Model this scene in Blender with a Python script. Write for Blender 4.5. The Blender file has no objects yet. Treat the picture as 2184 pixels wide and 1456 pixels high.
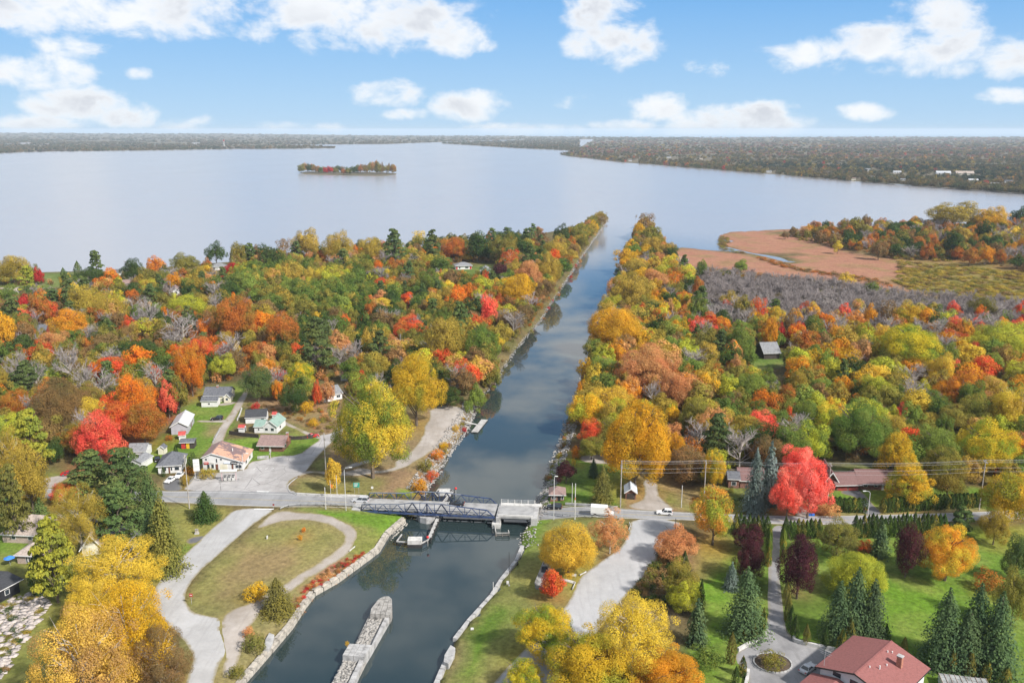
import bpy, math, random
import numpy as np
from mathutils import Vector, Matrix
from mathutils.geometry import delaunay_2d_cdt

R = math.radians
SC = bpy.context.scene
COL = SC.collection
# ------------------------------------------------------------------ camera
F_PX, W_PX, H_PX, HORIZON = 1850.0, 2184.0, 1456.0, 278.0
CAM_Z = 112.0
PITCH = math.atan((H_PX / 2 - HORIZON) / F_PX)
cd = bpy.data.cameras.new('camera')
cd.sensor_width = 36.0
cd.lens = 36.0 * F_PX / W_PX
cd.clip_start = 1.0
cd.clip_end = 120000.0
cam = bpy.data.objects.new('camera', cd)
cam.location = (0, 0, CAM_Z)
cam.rotation_euler = (math.pi / 2 - PITCH, 0, 0)
COL.objects.link(cam)
SC.camera = cam
# ------------------------------------------------------------------ light
SUN_EL, SUN_AZ = R(40), R(128)          # azimuth clockwise from +Y: sun right of and behind the camera
sdir = Vector((math.sin(SUN_AZ) * math.cos(SUN_EL), math.cos(SUN_AZ) * math.cos(SUN_EL), math.sin(SUN_EL)))
sl = bpy.data.lights.new('sun', 'SUN')
sl.energy = 5.0
sl.angle = R(3.0)
sl.color = (1.0, 0.95, 0.88)
sun = bpy.data.objects.new('sun', sl)
sun.rotation_euler = sdir.to_track_quat('Z', 'Y').to_euler()
sun.location = (200, -200, 600)
COL.objects.link(sun)
SC.view_settings.view_transform = 'Standard'
SC.view_settings.look = 'None'
SC.view_settings.exposure = 0.52
SC.view_settings.gamma = 1.0
SC.cycles.max_bounces = 8
SC.cycles.transparent_max_bounces = 8
SC.cycles.diffuse_bounces = 3
SC.cycles.volume_bounces = 0
SC.cycles.caustics_reflective = False
SC.cycles.caustics_refractive = False

SKY_STRENGTH = 0.072
world = bpy.data.worlds.new('World')
SC.world = world
world.use_nodes = True
WT = world.node_tree
WT.nodes.clear()

class NB:
    """tiny node-graph builder"""
    def __init__(s, tree): s.t = tree
    def n(s, typ, **kw):
        nd = s.t.nodes.new(typ)
        for k, v in kw.items(): setattr(nd, k, v)
        return nd
    def put(s, sock, v):
        if v is None: return
        if isinstance(v, bpy.types.NodeSocket): s.t.links.new(v, sock)
        elif isinstance(v, (tuple, list)) and len(v) == 3 and sock.type == 'RGBA': sock.default_value = (*v, 1)
        else: sock.default_value = v
    def m(s, op, a=None, b=None, c=None, clamp=False):
        nd = s.n('ShaderNodeMath', operation=op, use_clamp=clamp)
        for i, v in enumerate((a, b, c)): s.put(nd.inputs[i], v)
        return nd.outputs[0]
    def vm(s, op, a=None, b=None):
        nd = s.n('ShaderNodeVectorMath', operation=op)
        for i, v in enumerate((a, b)): s.put(nd.inputs[i], v)
        return nd
    def mr(s, v, a, b, c=0.0, d=1.0, smooth=False):
        nd = s.n('ShaderNodeMapRange')
        if smooth: nd.interpolation_type = 'SMOOTHSTEP'
        for i, x in enumerate((v, a, b, c, d)): s.put(nd.inputs[i], x)
        return nd.outputs[0]
    def mix(s, f, a, b, mode='MIX'):
        nd = s.n('ShaderNodeMix', data_type='RGBA', blend_type=mode)
        s.put(nd.inputs[0], f); s.put(nd.inputs[6], a); s.put(nd.inputs[7], b)
        return nd.outputs[2]
    def noise(s, scale, detail=4.0, rough=0.55, vec=None, dist=0.0):
        nd = s.n('ShaderNodeTexNoise')
        nd.inputs['Scale'].default_value = scale; nd.inputs['Detail'].default_value = detail
        nd.inputs['Roughness'].default_value = rough; nd.inputs['Distortion'].default_value = dist
        if vec is not None: s.t.links.new(vec, nd.inputs['Vector'])
        return nd
    def ramp(s, f, stops):
        nd = s.n('ShaderNodeValToRGB')
        el = nd.color_ramp.elements
        while len(el) < len(stops): el.new(0.5)
        for e, (p, c) in zip(el, stops): e.position = p; e.color = (*c, 1)
        s.put(nd.inputs[0], f)
        return nd.outputs[0]

def build_world():
    b = NB(WT)
    out = b.n('ShaderNodeOutputWorld'); bg = b.n('ShaderNodeBackground')
    sky = b.n('ShaderNodeTexSky', sky_type='NISHITA')
    sky.sun_disc = False; sky.sun_elevation = SUN_EL; sky.sun_rotation = SUN_AZ
    sky.altitude = 100; sky.air_density = 1.0; sky.dust_density = 0.6; sky.ozone_density = 1.6
    co = b.n('ShaderNodeTexCoord').outputs['Generated']
    sep = b.n('ShaderNodeSeparateXYZ'); b.put(sep.inputs[0], co)
    az = b.m('ARCTAN2', sep.outputs[0], sep.outputs[1])
    el = b.m('ARCSINE', sep.outputs[2])
    elc = b.m('MAXIMUM', el, 0.0)
    # clouds live on a flat deck overhead: direction projected to a plane, softened towards the horizon
    inv = b.m('DIVIDE', 1.0, b.m('ADD', b.m('MAXIMUM', sep.outputs[2], 0.0), 0.055))
    pv = b.n('ShaderNodeCombineXYZ')
    b.put(pv.inputs[0], b.m('MULTIPLY', sep.outputs[0], inv)); b.put(pv.inputs[1], b.m('MULTIPLY', sep.outputs[1], inv))
    # billow texture in angle space for the low clouds in view
    av = b.n('ShaderNodeCombineXYZ')
    b.put(av.inputs[0], az); b.put(av.inputs[1], b.m('MULTIPLY', el, 1.55))
    nz = b.noise(19.0, 7.0, 0.60, av.outputs[0], 0.2).outputs['Fac']
    nz2 = b.noise(6.0, 3.0, 0.5, av.outputs[0]).outputs['Fac']
    # cloud banks of the low sky: azimuth, elevation, half widths (radians), strength
    def ang(px, py):
        dx, dy = (px - W_PX / 2) / F_PX, (H_PX / 2 - py) / F_PX
        v = Vector((dx, math.cos(PITCH) + dy * math.sin(PITCH), -math.sin(PITCH) + dy * math.cos(PITCH))).normalized()
        return math.atan2(v.x, v.y), math.asin(v.z)
    banks = [(60, 12, 220, 56, 1.0), (300, 18, 230, 60, 1.0), (430, 10, 110, 50, .8), (545, 65, 45, 34, .8), (150, 95, 75, 34, .7),
             (80, 155, 100, 38, 1.0), (170, 222, 110, 36, 1.0), (260, 245, 80, 28, .9), (60, 262, 130, 18, .9), (390, 265, 60, 20, .7), (293, 157, 30, 14, .7),
             (700, 15, 150, 50, 1.0), (830, 45, 190, 62, 1.0), (960, 75, 90, 45, .9), (700, 85, 80, 28, .7), (1035, 98, 32, 18, .7),
             (830, 205, 80, 30, .9), (850, 240, 70, 14, .7), (1000, 222, 85, 36, 1.0),
             (1290, 20, 95, 45, 1.0), (1330, 85, 85, 55, 1.0), (1240, 95, 60, 28, .8), (1400, 232, 70, 34, .95), (1560, 262, 170, 36, 1.0), (1620, 250, 90, 34, 1.0), (1120, 275, 120, 16, .9), (1340, 268, 80, 16, .9),
             (1720, 115, 100, 36, .72), (1900, 85, 100, 52, .95), (2010, 95, 110, 52, .95), (1990, 25, 90, 40, .7), (1880, 152, 120, 18, .6),
             (2160, 110, 60, 45, .95), (1850, 240, 60, 20, .9), (2150, 208, 60, 18, .85), (1520, 140, 60, 22, .5), (1230, 210, 60, 22, .5), (700, 272, 80, 14, .6), (580, 272, 50, 14, .6)]
    ae = b.n('ShaderNodeCombineXYZ'); b.put(ae.inputs[0], az); b.put(ae.inputs[1], el)
    acc = -0.35
    for (px, py, wx, wy, st) in banks:
        a0, e0 = ang(px, py)
        wa, we = F_PX / wx * 1.12, F_PX / wy * 1.12
        q = b.n('ShaderNodeVectorMath', operation='MULTIPLY_ADD')
        b.put(q.inputs[0], ae.outputs[0]); q.inputs[1].default_value = (wa, we, 0); q.inputs[2].default_value = (-a0 * wa, -e0 * we, 0)
        d2 = b.vm('DOT_PRODUCT', q.outputs[0], q.outputs[0]).outputs['Value']
        acc = b.m('MAXIMUM', acc, b.m('MULTIPLY_ADD', d2, -0.5 * st, st))
    d_low = b.m('ADD', acc, b.m('MULTIPLY', b.m('SUBTRACT', nz, 0.5), 2.3))
    c_low = b.mr(d_low, 0.28, 1.0, 0, 1, True)
    # overhead deck (outside the frame): broken cumulus, cover added for greyer reflections and softer light
    pn = b.noise(0.9, 6.0, 0.58, pv.outputs[0]).outputs['Fac']
    c_hi = b.mr(pn, 0.43, 0.58, 0, 1, True)
    up = b.mr(el, 0.13, 0.22, 0, 1, True)
    side = b.mr(b.m('ABSOLUTE', az), 0.62, 0.80, 0, 1, True)
    out_f = b.m('MAXIMUM', up, side)
    cl = b.m('ADD', b.m('MULTIPLY', c_low, b.m('SUBTRACT', 1.0, out_f)), b.m('MULTIPLY', c_hi, out_f))
    above = b.mr(el, -0.009, 0.0, 0, 1, True)
    cl = b.m('MULTIPLY', b.m('MULTIPLY', cl, above), 0.92)
    # soft grey bellies where a cloud is thick
    core = b.m('MULTIPLY', b.m('MULTIPLY', b.mr(d_low, .70, 1.25, 0, 1, True), b.mr(nz2, 0.36, 0.60, 0, 1, True)), .72)
    ccol = b.mix(core, (9.9, 10.0, 10.1), (5.6, 5.8, 6.4))
    # sky: hazy pale blue towards the horizon
    low = b.mr(elc, 0.0, 0.15, 0, 1, False)
    pale = b.mix(low, (4.7, 7.0, 9.3), (1.6, 4.5, 8.9))
    tint = b.mix(b.mr(elc, 0.05, 0.55, .92, .15, True), sky.outputs[0], pale)
    col = b.mix(cl, tint, ccol)
    b.put(bg.inputs[0], col); bg.inputs[1].default_value = SKY_STRENGTH
    b.t.links.new(bg.outputs[0], out.inputs[0])
build_world()

# ------------------------------------------------------------------ projection helpers: photograph measurement -> place on the ground
CP, SP = math.cos(PITCH), math.sin(PITCH)
def U(px, py, z=0.0):
    dx, dy = (px - W_PX / 2) / F_PX, (H_PX / 2 - py) / F_PX
    dz = -SP + dy * CP
    t = (z - CAM_Z) / dz
    return (dx * t, (CP + dy * SP) * t)
def mpp(y, z=2.6):
    """metres per photograph pixel, across the view, at ground distance y"""
    return (y * CP + (CAM_Z - z) * SP) / F_PX
def proj(x, y, z):
    zc = y * CP + (CAM_Z - z) * SP
    return (W_PX / 2 + F_PX * x / zc, H_PX / 2 - F_PX * (y * SP - (CAM_Z - z) * CP) / zc)

# ------------------------------------------------------------------ object helpers
def link(o, parent=None):
    COL.objects.link(o)
    if parent is not None: o.parent = parent
    return o
def tag(o, label=None, cat=None, group=None, kind=None):
    if label: o['label'] = label
    if cat: o['category'] = cat
    if group: o['group'] = group
    if kind: o['kind'] = kind
    return o
def empty(name, loc=(0, 0, 0), rz=0.0, label=None, cat=None, group=None):
    o = bpy.data.objects.new(name, None)
    o.empty_display_size = 0.2
    o.location = loc; o.rotation_euler = (0, 0, rz)
    link(o); tag(o, label, cat, group)
    return o
def np_mesh(name, V, Q, mat=None, smooth=False, attrs=None):
    """numpy verts + faces (M,3 or M,4) -> mesh; attrs: {name: (kind, domain, array)}"""
    me = bpy.data.meshes.new(name)
    V = np.asarray(V, np.float32); Q = np.asarray(Q, np.int32)
    k = Q.shape[1]
    me.vertices.add(len(V)); me.vertices.foreach_set('co', V.ravel())
    me.loops.add(Q.size); me.loops.foreach_set('vertex_index', Q.ravel())
    me.polygons.add(len(Q))
    me.polygons.foreach_set('loop_start', np.arange(0, Q.size, k, dtype=np.int32))
    me.polygons.foreach_set('loop_total', np.full(len(Q), k, np.int32))
    if smooth: me.polygons.foreach_set('use_smooth', np.ones(len(Q), bool))
    for an, (kd, dm, arr) in (attrs or {}).items():
        a = me.attributes.new(an, kd, dm)
        a.data.foreach_set('value' if kd == 'FLOAT' else 'color', np.asarray(arr, np.float32).ravel())
    me.update()
    if mat: me.materials.append(mat)
    return me
class MB:
    """collects simple solids, then becomes ONE mesh object"""
    def __init__(s): s.v, s.f = [], []
    def add(s, vs, fs):
        n = len(s.v); s.v += [tuple(p) for p in vs]; s.f += [tuple(i + n for i in f) for f in fs]; return s
    def box(s, x0, x1, y0, y1, z0, z1):
        return s.add([(x0,y0,z0),(x1,y0,z0),(x1,y1,z0),(x0,y1,z0),(x0,y0,z1),(x1,y0,z1),(x1,y1,z1),(x0,y1,z1)],
                     [(3,2,1,0),(4,5,6,7),(0,1,5,4),(1,2,6,5),(2,3,7,6),(3,0,4,7)])
    def bar(s, a, b, w, h=None, up=(0, 0, 1)):
        h = h or w; a, b = Vector(a), Vector(b); d = (b - a)
        if d.length < 1e-6: return s
        d.normalize(); u = Vector(up)
        if abs(d.dot(u)) > .97: u = Vector((1, 0, 0))
        x = d.cross(u).normalized() * (w / 2); y = x.cross(d).normalized() * (h / 2)
        return s.add([a-x-y, a+x-y, a+x+y, a-x+y, b-x-y, b+x-y, b+x+y, b-x+y],
                     [(3,2,1,0),(4,5,6,7),(0,1,5,4),(1,2,6,5),(2,3,7,6),(3,0,4,7)])
    def tube(s, pts, r, n=6, r1=None):
        pts = [Vector(p) for p in pts]; base = len(s.v); m = len(pts)
        for i, p in enumerate(pts):
            d = (pts[min(i+1, m-1)] - pts[max(i-1, 0)]).normalized()
            u = Vector((0, 0, 1)) if abs(d.z) < .95 else Vector((1, 0, 0))
            x = d.cross(u).normalized(); y = x.cross(d)
            rr = r if r1 is None else r + (r1 - r) * i / max(1, m - 1)
            for k in range(n):
                a = 2 * math.pi * k / n
                s.v.append(tuple(p + x * (rr * math.cos(a)) + y * (rr * math.sin(a))))
        for i in range(m - 1):
            for k in range(n):
                a, b2 = base + i*n + k, base + i*n + (k+1) % n
                s.f.append((a, b2, b2 + n, a + n))
        s.f.append(tuple(base + k for k in range(n))[::-1]); s.f.append(tuple(base + (m-1)*n + k for k in range(n)))
        return s
    def prism(s, poly, z0, z1):
        n = len(poly)
        ar = sum(poly[i][0]*poly[(i+1)%n][1] - poly[(i+1)%n][0]*poly[i][1] for i in range(n))
        if ar < 0: poly = poly[::-1]
        return s.add([(x, y, z0) for x, y in poly] + [(x, y, z1) for x, y in poly],
                     [tuple(range(n))[::-1], tuple(range(n, 2*n))] + [(i, (i+1)%n, n+(i+1)%n, n+i) for i in range(n)])
    def ell(s, c, rx, ry, rz, n=8, m=5, lo=-1.0):
        base = len(s.v)
        for j in range(m + 1):
            t = math.asin(lo) + (math.pi/2 - math.asin(lo)) * j / m
            for k in range(n):
                a = 2*math.pi*k/n
                s.v.append((c[0]+rx*math.cos(t)*math.cos(a), c[1]+ry*math.cos(t)*math.sin(a), c[2]+rz*math.sin(t)))
        for j in range(m):
            for k in range(n):
                a, b2 = base+j*n+k, base+j*n+(k+1)%n
                s.f.append((a, b2, b2+n, a+n))
        return s
    def mesh(s, name, mat=None, smooth=False):
        me = bpy.data.meshes.new(name); me.from_pydata(s.v, [], s.f); me.update()
        if smooth: me.polygons.foreach_set('use_smooth', [True]*len(me.polygons))
        if mat: me.materials.append(mat)
        return me
    def build(s, name, mat, parent=None, smooth=False, loc=None, bevel=0.0):
        o = bpy.data.objects.new(name, s.mesh(name, mat, smooth))
        if loc is not None: o.location = loc
        if bevel:
            md = o.modifiers.new('bevel', 'BEVEL'); md.width = bevel; md.segments = 2; md.limit_method = 'ANGLE'
        return link(o, parent)
def add_obj(name, me, parent=None, loc=None, rz=0.0, sc=None):
    o = bpy.data.objects.new(name, me)
    if loc is not None: o.location = loc
    o.rotation_euler = (0, 0, rz)
    if sc is not None: o.scale = sc
    return link(o, parent)

# ------------------------------------------------------------------ materials
MATS = {}
def mat_new(name):
    m = bpy.data.materials.new(name); m.use_nodes = True
    t = m.node_tree; t.nodes.clear()
    b = NB(t); out = b.n('ShaderNodeOutputMaterial'); p = b.n('ShaderNodeBsdfPrincipled')
    t.links.new(p.outputs[0], out.inputs[0]); MATS[name] = m
    return m, b, p, out
def plain(name, col, rough=0.7, var=0.18, scale=0.6, metal=0.0, bump=0.0, spec=0.3, c2=None):
    """painted / weathered surface: base colour with blotchy wear"""
    m, b, p, out = mat_new(name)
    geo = b.n('ShaderNodeNewGeometry').outputs['Position']
    nz = b.noise(scale, 5.0, 0.6, geo)
    d = c2 if c2 else tuple(c * (1 - var * 2) for c in col)
    l = tuple(min(1, c * (1 + var)) for c in col)
    c = b.ramp(nz.outputs['Fac'], [(0.3, d), (0.5, col), (0.7, l)])
    b.put(p.inputs['Base Color'], c)
    p.inputs['Roughness'].default_value = rough; p.inputs['Metallic'].default_value = metal
    p.inputs['Specular IOR Level'].default_value = spec
    if bump:
        nb = b.noise(scale * 8, 4, .6, geo); bp = b.n('ShaderNodeBump'); bp.inputs['Strength'].default_value = bump
        bp.inputs['Distance'].default_value = 0.05
        b.put(bp.inputs['Height'], nb.outputs['Fac']); b.put(p.inputs['Normal'], bp.outputs[0])
    return m
# ------------------------------------------------------------------ land and water layout (outlines measured on the ground plane)
G = 2.6
rng = np.random.default_rng(7)
random.seed(7)
CANAL_L_UP = [(1300,466),(1252,533),(1215,590),(1152,687),(1101,748),(1068,801),(1038,841),(1018,871),(1001,915),(955,980),(929,1021),(905,1056)]
CANAL_L_LOW = [(905,1056),(882,1085),(866,1112),(830,1145),(810,1178),(725,1241),(673,1271),(654,1296),(626,1340),(582,1392),(527,1455),(350,1700)]
LAKE_L = [(-900,592),(0,583),(130,580),(230,578),(330,571),(450,562),(560,554),(700,546),(800,538),(895,528),(1000,519),(1080,512),(1150,500),(1230,480),(1270,462),(1297,455),(1300,466)]
CANAL_R_UP = [(1362,469),(1340,522),(1318,575),(1290,650),(1262,730),(1235,800),(1212,875),(1196,925),(1178,980),(1145,1060),(1133,1098)]
CANAL_R_LOW = [(1133,1098),(1106,1148),(1111,1172),(1097,1200),(1065,1240),(1044,1274),(994,1329),(959,1375),(945,1414),(929,1455),(820,1700)]
LAKE_R = [(3200,468),(2600,470),(2184,474),(2000,478),(1800,483),(1680,489),(1552,495),(1531,502),(1543,511),(1562,514),(1536,519),(1542,524),(1575,531),(1604,540),(1652,548),(1684,559.6),(1640,549.6),(1601,541.6),(1585,539.5),(1520,535),(1447,527),(1432,530),(1418,518),(1405,500),(1395,478),(1382,463),(1362,469)]
W = lambda lst, z=0.0: np.array([U(px, py, z) for px, py in lst])
def resample(P, step):
    P = np.asarray(P, float); out = [P[0]]
    for a, b in zip(P[:-1], P[1:]):
        n = max(1, int(np.hypot(*(b - a)) / step))
        out += [a + (b - a) * i / n for i in range(1, n + 1)]
    return np.array(out)
def wob(P, amp, scale=9.0, seed=0):
    """ragged natural edge"""
    P = np.asarray(P, float); t = np.arange(len(P))
    d = np.gradient(P, axis=0); l = np.hypot(d[:,0], d[:,1]) + 1e-9; nrm = np.stack([-d[:,1]/l, d[:,0]/l], 1)
    r = np.random.default_rng(seed)
    k = np.convolve(r.normal(size=len(P) + 8), np.ones(3)/3, 'same')[:len(P)]
    k[0] = k[-1] = 0
    return P + nrm * (k * amp)[:, None]
sh = {}
sh['lu'] = wob(resample(W(CANAL_L_UP), 6), .5, seed=1)
sh['ll'] = resample(W(CANAL_L_LOW), 6)
sh['la'] = wob(resample(W(LAKE_L), 14), 2.0, seed=2)
sh['ru'] = wob(resample(W(CANAL_R_UP), 6), .6, seed=3)
sh['rl'] = resample(W(CANAL_R_LOW), 6)
sh['ra'] = wob(resample(W(LAKE_R), 14), 2.5, seed=4)
FAR_EDGE_L = W([(350,1700),(-900,1700)])
LAND_L = np.vstack([sh['la'][:-1], sh['lu'][:-1], sh['ll'][:-1], W([(350,1700),(-900,1700)])])
LAND_R = np.vstack([sh['ra'][:-1], sh['ru'][:-1], sh['rl'][:-1], W([(820,1700),(3200,1700)])])
MARSH_PX = [(1447,527),(1520,535),(1590,543),(1640,551),(1672,558),(1700,566),(1700,540),(1604,540),(1542,524),(1531,502),(1552,495),(1680,489),(1800,483),(1770,495),(1660,500),(1800,515),(1790,530),(1850,545),(1950,545),(2050,560),(2184,575),(2300,590),(2300,650),(2184,645),(2060,640),(1900,620),(1760,600),(1640,590),(1560,575),(1480,570),(1430,550)]

def seg_dist(P, L):
    """distance of points P (n,2) to polyline L"""
    L = np.asarray(L); A = L[:-1]; AB = L[1:] - A; q = np.maximum((AB*AB).sum(1), 1e-9)
    out = np.empty(len(P))
    for i in range(0, len(P), 4000):
        D = P[i:i+4000, None, :] - A[None]
        t = np.clip((D * AB).sum(2) / q, 0, 1)
        E = D - t[..., None] * AB
        out[i:i+4000] = np.sqrt((E*E).sum(2).min(1))
    return out
def in_poly(P, poly):
    x, y = P[:, 0], P[:, 1]; inside = np.zeros(len(P), bool)
    xa, ya = poly[-1]
    for xb, yb in poly:
        c = ((yb > y) != (ya > y))
        with np.errstate(divide='ignore', invalid='ignore'):
            xi = (xa - xb) * (y - yb) / (ya - yb + 1e-12) + xb
        inside ^= c & (x < xi); xa, ya = xb, yb
    return inside
MARSH = W(MARSH_PX, 0.5)
# road embankment up to the bridge deck
BR_L = np.array(U(771, 1080, 3.2)); BR_R = np.array(U(1138, 1088, 3.2))
RDIR_L = np.array(U(771, 1078, G)) - np.array(U(500, 1065, G)); RDIR_L /= np.linalg.norm(RDIR_L)
RDIR_R = np.array(U(1400, 1101, G)) - np.array(U(1138, 1086, G)); RDIR_R /= np.linalg.norm(RDIR_R)
def th(P):
    P = np.atleast_2d(np.asarray(P, float))
    h = np.full(len(P), G)
    ss = lambda t: t * t * (3 - 2 * t)
    for (org, dr) in ((BR_L, -RDIR_L), (BR_R, RDIR_R)):
        d = P - org; s = d @ dr; c = np.abs(d @ np.array([-dr[1], dr[0]]))
        k = np.where(s > -1.5, np.exp(-np.maximum(s, 0)**2 / 30**2), 0) * ss(np.clip((15 - c) / 9, 0, 1))
        h = h + 0.75 * k
    def cap(key, f):
        nonlocal h
        d = seg_dist(P, sh[key]); h = np.minimum(h, f(d))
    cap('lu', lambda d: np.where(d < 5.5, -0.6 + 3.0 * np.clip(d / 5.5, 0, 1) ** .9, 2.4 + (d - 5.5) * .12))
    cap('ru', lambda d: np.where(d < 5.0, -0.6 + 2.8 * np.clip(d / 5.0, 0, 1) ** .9, 2.2 + (d - 5.0) * .12))
    cap('ll', lambda d: np.where(d < 1.3, -0.6 + d * .5, 1.25 + np.clip(d - 1.3, 0, 99) * .13))
    cap('rl', lambda d: np.where(d < 1.0, -0.6 + d * .4, 0.75 + np.clip(d - 1.0, 0, 99) * .13))
    cap('la', lambda d: -0.5 + 1.1 * np.clip(d / 4, 0, 1) + 2.0 * ss(np.clip((d - 4) / 30, 0, 1)) + .02 * d)
    cap('ra', lambda d: -0.4 + .9 * np.clip(d / 3, 0, 1) + 2.0 * ss(np.clip((d - 6) / 40, 0, 1)) + .01 * d)
    mk = in_poly(P, MARSH); h[mk] = np.minimum(h[mk], 0.55)
    return h
def gz(x, y): return float(th([(x, y)])[0])
def gp(px, py):
    """place on the ground seen at photograph pixel (px,py)"""
    z = G
    for _ in range(3):
        x, y = U(px, py, z); z = gz(x, y)
    return Vector((x, y, z))

# hard surfaces, measured outlines
HW_L = [(-300,1034),(58,1040),(346,1046),(500,1047),(620,1051),(770,1060),(786,1061),(768,1085),(690,1082),(600,1083),(500,1079),(343,1070),(58,1061),(-300,1057)]
HW_R = [(1136,1072),(1250,1080),(1330,1086),(1460,1092),(1600,1097),(1700,1100),(1800,1099),(1950,1095),(2100,1090),(2420,1078),(2420,1098),(2100,1109),(1950,1114),(1800,1118),(1700,1119),(1600,1115),(1460,1109),(1330,1106),(1250,1103),(1132,1098)]
SIDE_ROAD = [(503,1083),(470,1112),(412,1163),(370,1205),(338,1237),(322,1268),(330,1300),(357,1330),(390,1366),(408,1386),(410,1413),(398,1450),(380,1500),(330,1700),(430,1700),(440,1500),(450,1456),(464,1421),(481,1386),(475,1360),(467,1344),(470,1325),(467,1314),(428,1311),(404,1298),(396,1276),(398,1254),(415,1230),(440,1204),(516,1138),(560,1104),(590,1086)]
FORECOURT = [(390,1046),(400,1034),(418,1016),(433,1009),(524,1004),(534,984),(556,981),(592,971),(636,970),(660,952),(683,937),(677,927),(706,925),(716,915),(738,900),(752,893),(756,899),(742,910),(722,930),(700,950),(675,975),(655,1002),(634,1015),(620,1024),(612,1034),(616,1044),(632,1053),(620,1052),(500,1047.5)]
GRAVEL_PARK = [(655,1003),(700,1007),(743,1004),(771,996),(812,1004),(842,996),(840,985),(868,970),(900,934),(914,890),(920,868),(952,864),(990,868),(986,895),(950,937),(912,970),(868,997),(800,1012),(757,1015),(702,1013),(660,1009),(634,1017)]
TREE_LOOP = [(728,1002),(740,992),(771,982),(800,976),(806,981),(775,989),(745,1000)]
LOOP_OUT = [(592,1090),(660,1096),(702,1104),(743,1118),(763,1140),(756,1165),(720,1191),(681,1212),(624,1249),(582,1278),(552,1306),(522,1345),(502,1395),(484,1440),(468,1424),(482,1386),(472,1346),(470,1318),(500,1300),(530,1288),(560,1271),(615,1233),(665,1204),(727,1166),(740,1145),(724,1127),(675,1112),(620,1108),(575,1116),(545,1130),(560,1106)]
LANE = [(530,826),(536,818),(528,836),(522,856),(512,874),(500,895),(486,915),(478,935),(470,950),(460,957),(446,957),(455,936),(463,918),(478,896),(495,872),(505,856),(516,840)]
LANE2 = [(604,896),(618,902),(640,914),(664,923),(684,931),(682,937),(660,929),(636,919),(612,907),(598,899)]
DRIVE_A = [(420,896),(452,896),(488,894),(483,901),(450,900),(420,900)]
DRIVE_B = [(466,860),(505,855),(502,861),(468,866)]
HOUSE_DRIVE = [(344,1031),(352,1018),(372,1016),(386,1022),(384,1032),(390,1046),(346,1046)]
DARK_LANE = [(398,1034),(410,1018),(424,996),(433,985),(434,1009),(420,1016)]
TRUCK_LOT = [(1344,1107),(1342,1133),(1325,1169),(1279,1197),(1237,1232),(1221,1268),(1204,1296),(1150,1352),(1100,1402),(1045,1460),(980,1560),(1120,1560),(1180,1460),(1240,1390),(1300,1310),(1342,1262),(1375,1231),(1391,1210),(1405,1180),(1430,1139),(1462,1110)]
GRAVEL_R = [(1336,1085),(1350,1074),(1375,1065),(1372,1045),(1369,1024),(1388,1018),(1402,1024),(1404,1054),(1432,1081),(1440,1091)]
GRAVEL_R2 = [(1237,972),(1262,966),(1300,972),(1316,984),(1302,990),(1262,987),(1240,984)]
ESTATE = [(1646,1120),(1643,1160),(1639,1214),(1638,1280),(1638,1321),(1629,1354),(1600,1372),(1572,1388),(1568,1411),(1592,1430),(1596,1456),(1590,1540),(1760,1560),(1830,1440),(1798,1390),(1745,1380),(1716,1373),(1690,1360),(1672,1330),(1668,1280),(1662,1214),(1668,1160),(1675,1120)]
LOG_DRIVE = [(1836,1097),(1838,1075),(1828,1060),(1790,1051),(1797,1044),(1832,1043),(1846,1055),(1862,1075),(1886,1097)]
RED_DRIVE = [(1694,1100),(1702,1085),(1698,1074),(1704,1073),(1716,1083),(1736,1100)]
YARD_L = [(215,1125),(240,1112),(288,1118),(306,1136),(300,1144),(262,1150),(225,1140)]
STUB = [(396,1150),(420,1142),(440,1143),(430,1150),(412,1160),(398,1158)]
GRAVEL_FAR_L = [(60,1036),(80,1022),(130,1012),(160,1012),(130,1030),(110,1042)]
REGIONS = [  # name, outline, wobble
    ('gravel_car_park', GRAVEL_PARK, .5), ('gravel_path', TREE_LOOP, .3), ('gravel_loop', LOOP_OUT, .5), ('gravel_lane', LANE, .3), ('gravel_drive', LANE2, .3), ('gravel_drive', DRIVE_A, .2), ('gravel_drive', DRIVE_B, .2),
    ('gravel_drive', GRAVEL_R, .4), ('gravel_drive', GRAVEL_R2, .3), ('gravel_drive', GRAVEL_FAR_L, .4),
    ('asphalt_drive', HOUSE_DRIVE, .2), ('asphalt_lane', DARK_LANE, .2), ('asphalt_yard', YARD_L, .3), ('asphalt_stub', STUB, .2),
    ('car_park', TRUCK_LOT, .3), ('estate_drive', ESTATE, .15), ('asphalt_drive', LOG_DRIVE, .2), ('gravel_drive', RED_DRIVE, .3),
    ('forecourt', FORECOURT, .2), ('side_road', SIDE_ROAD, .25), ('highway', HW_L, .08), ('highway', HW_R, .08)]

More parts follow.
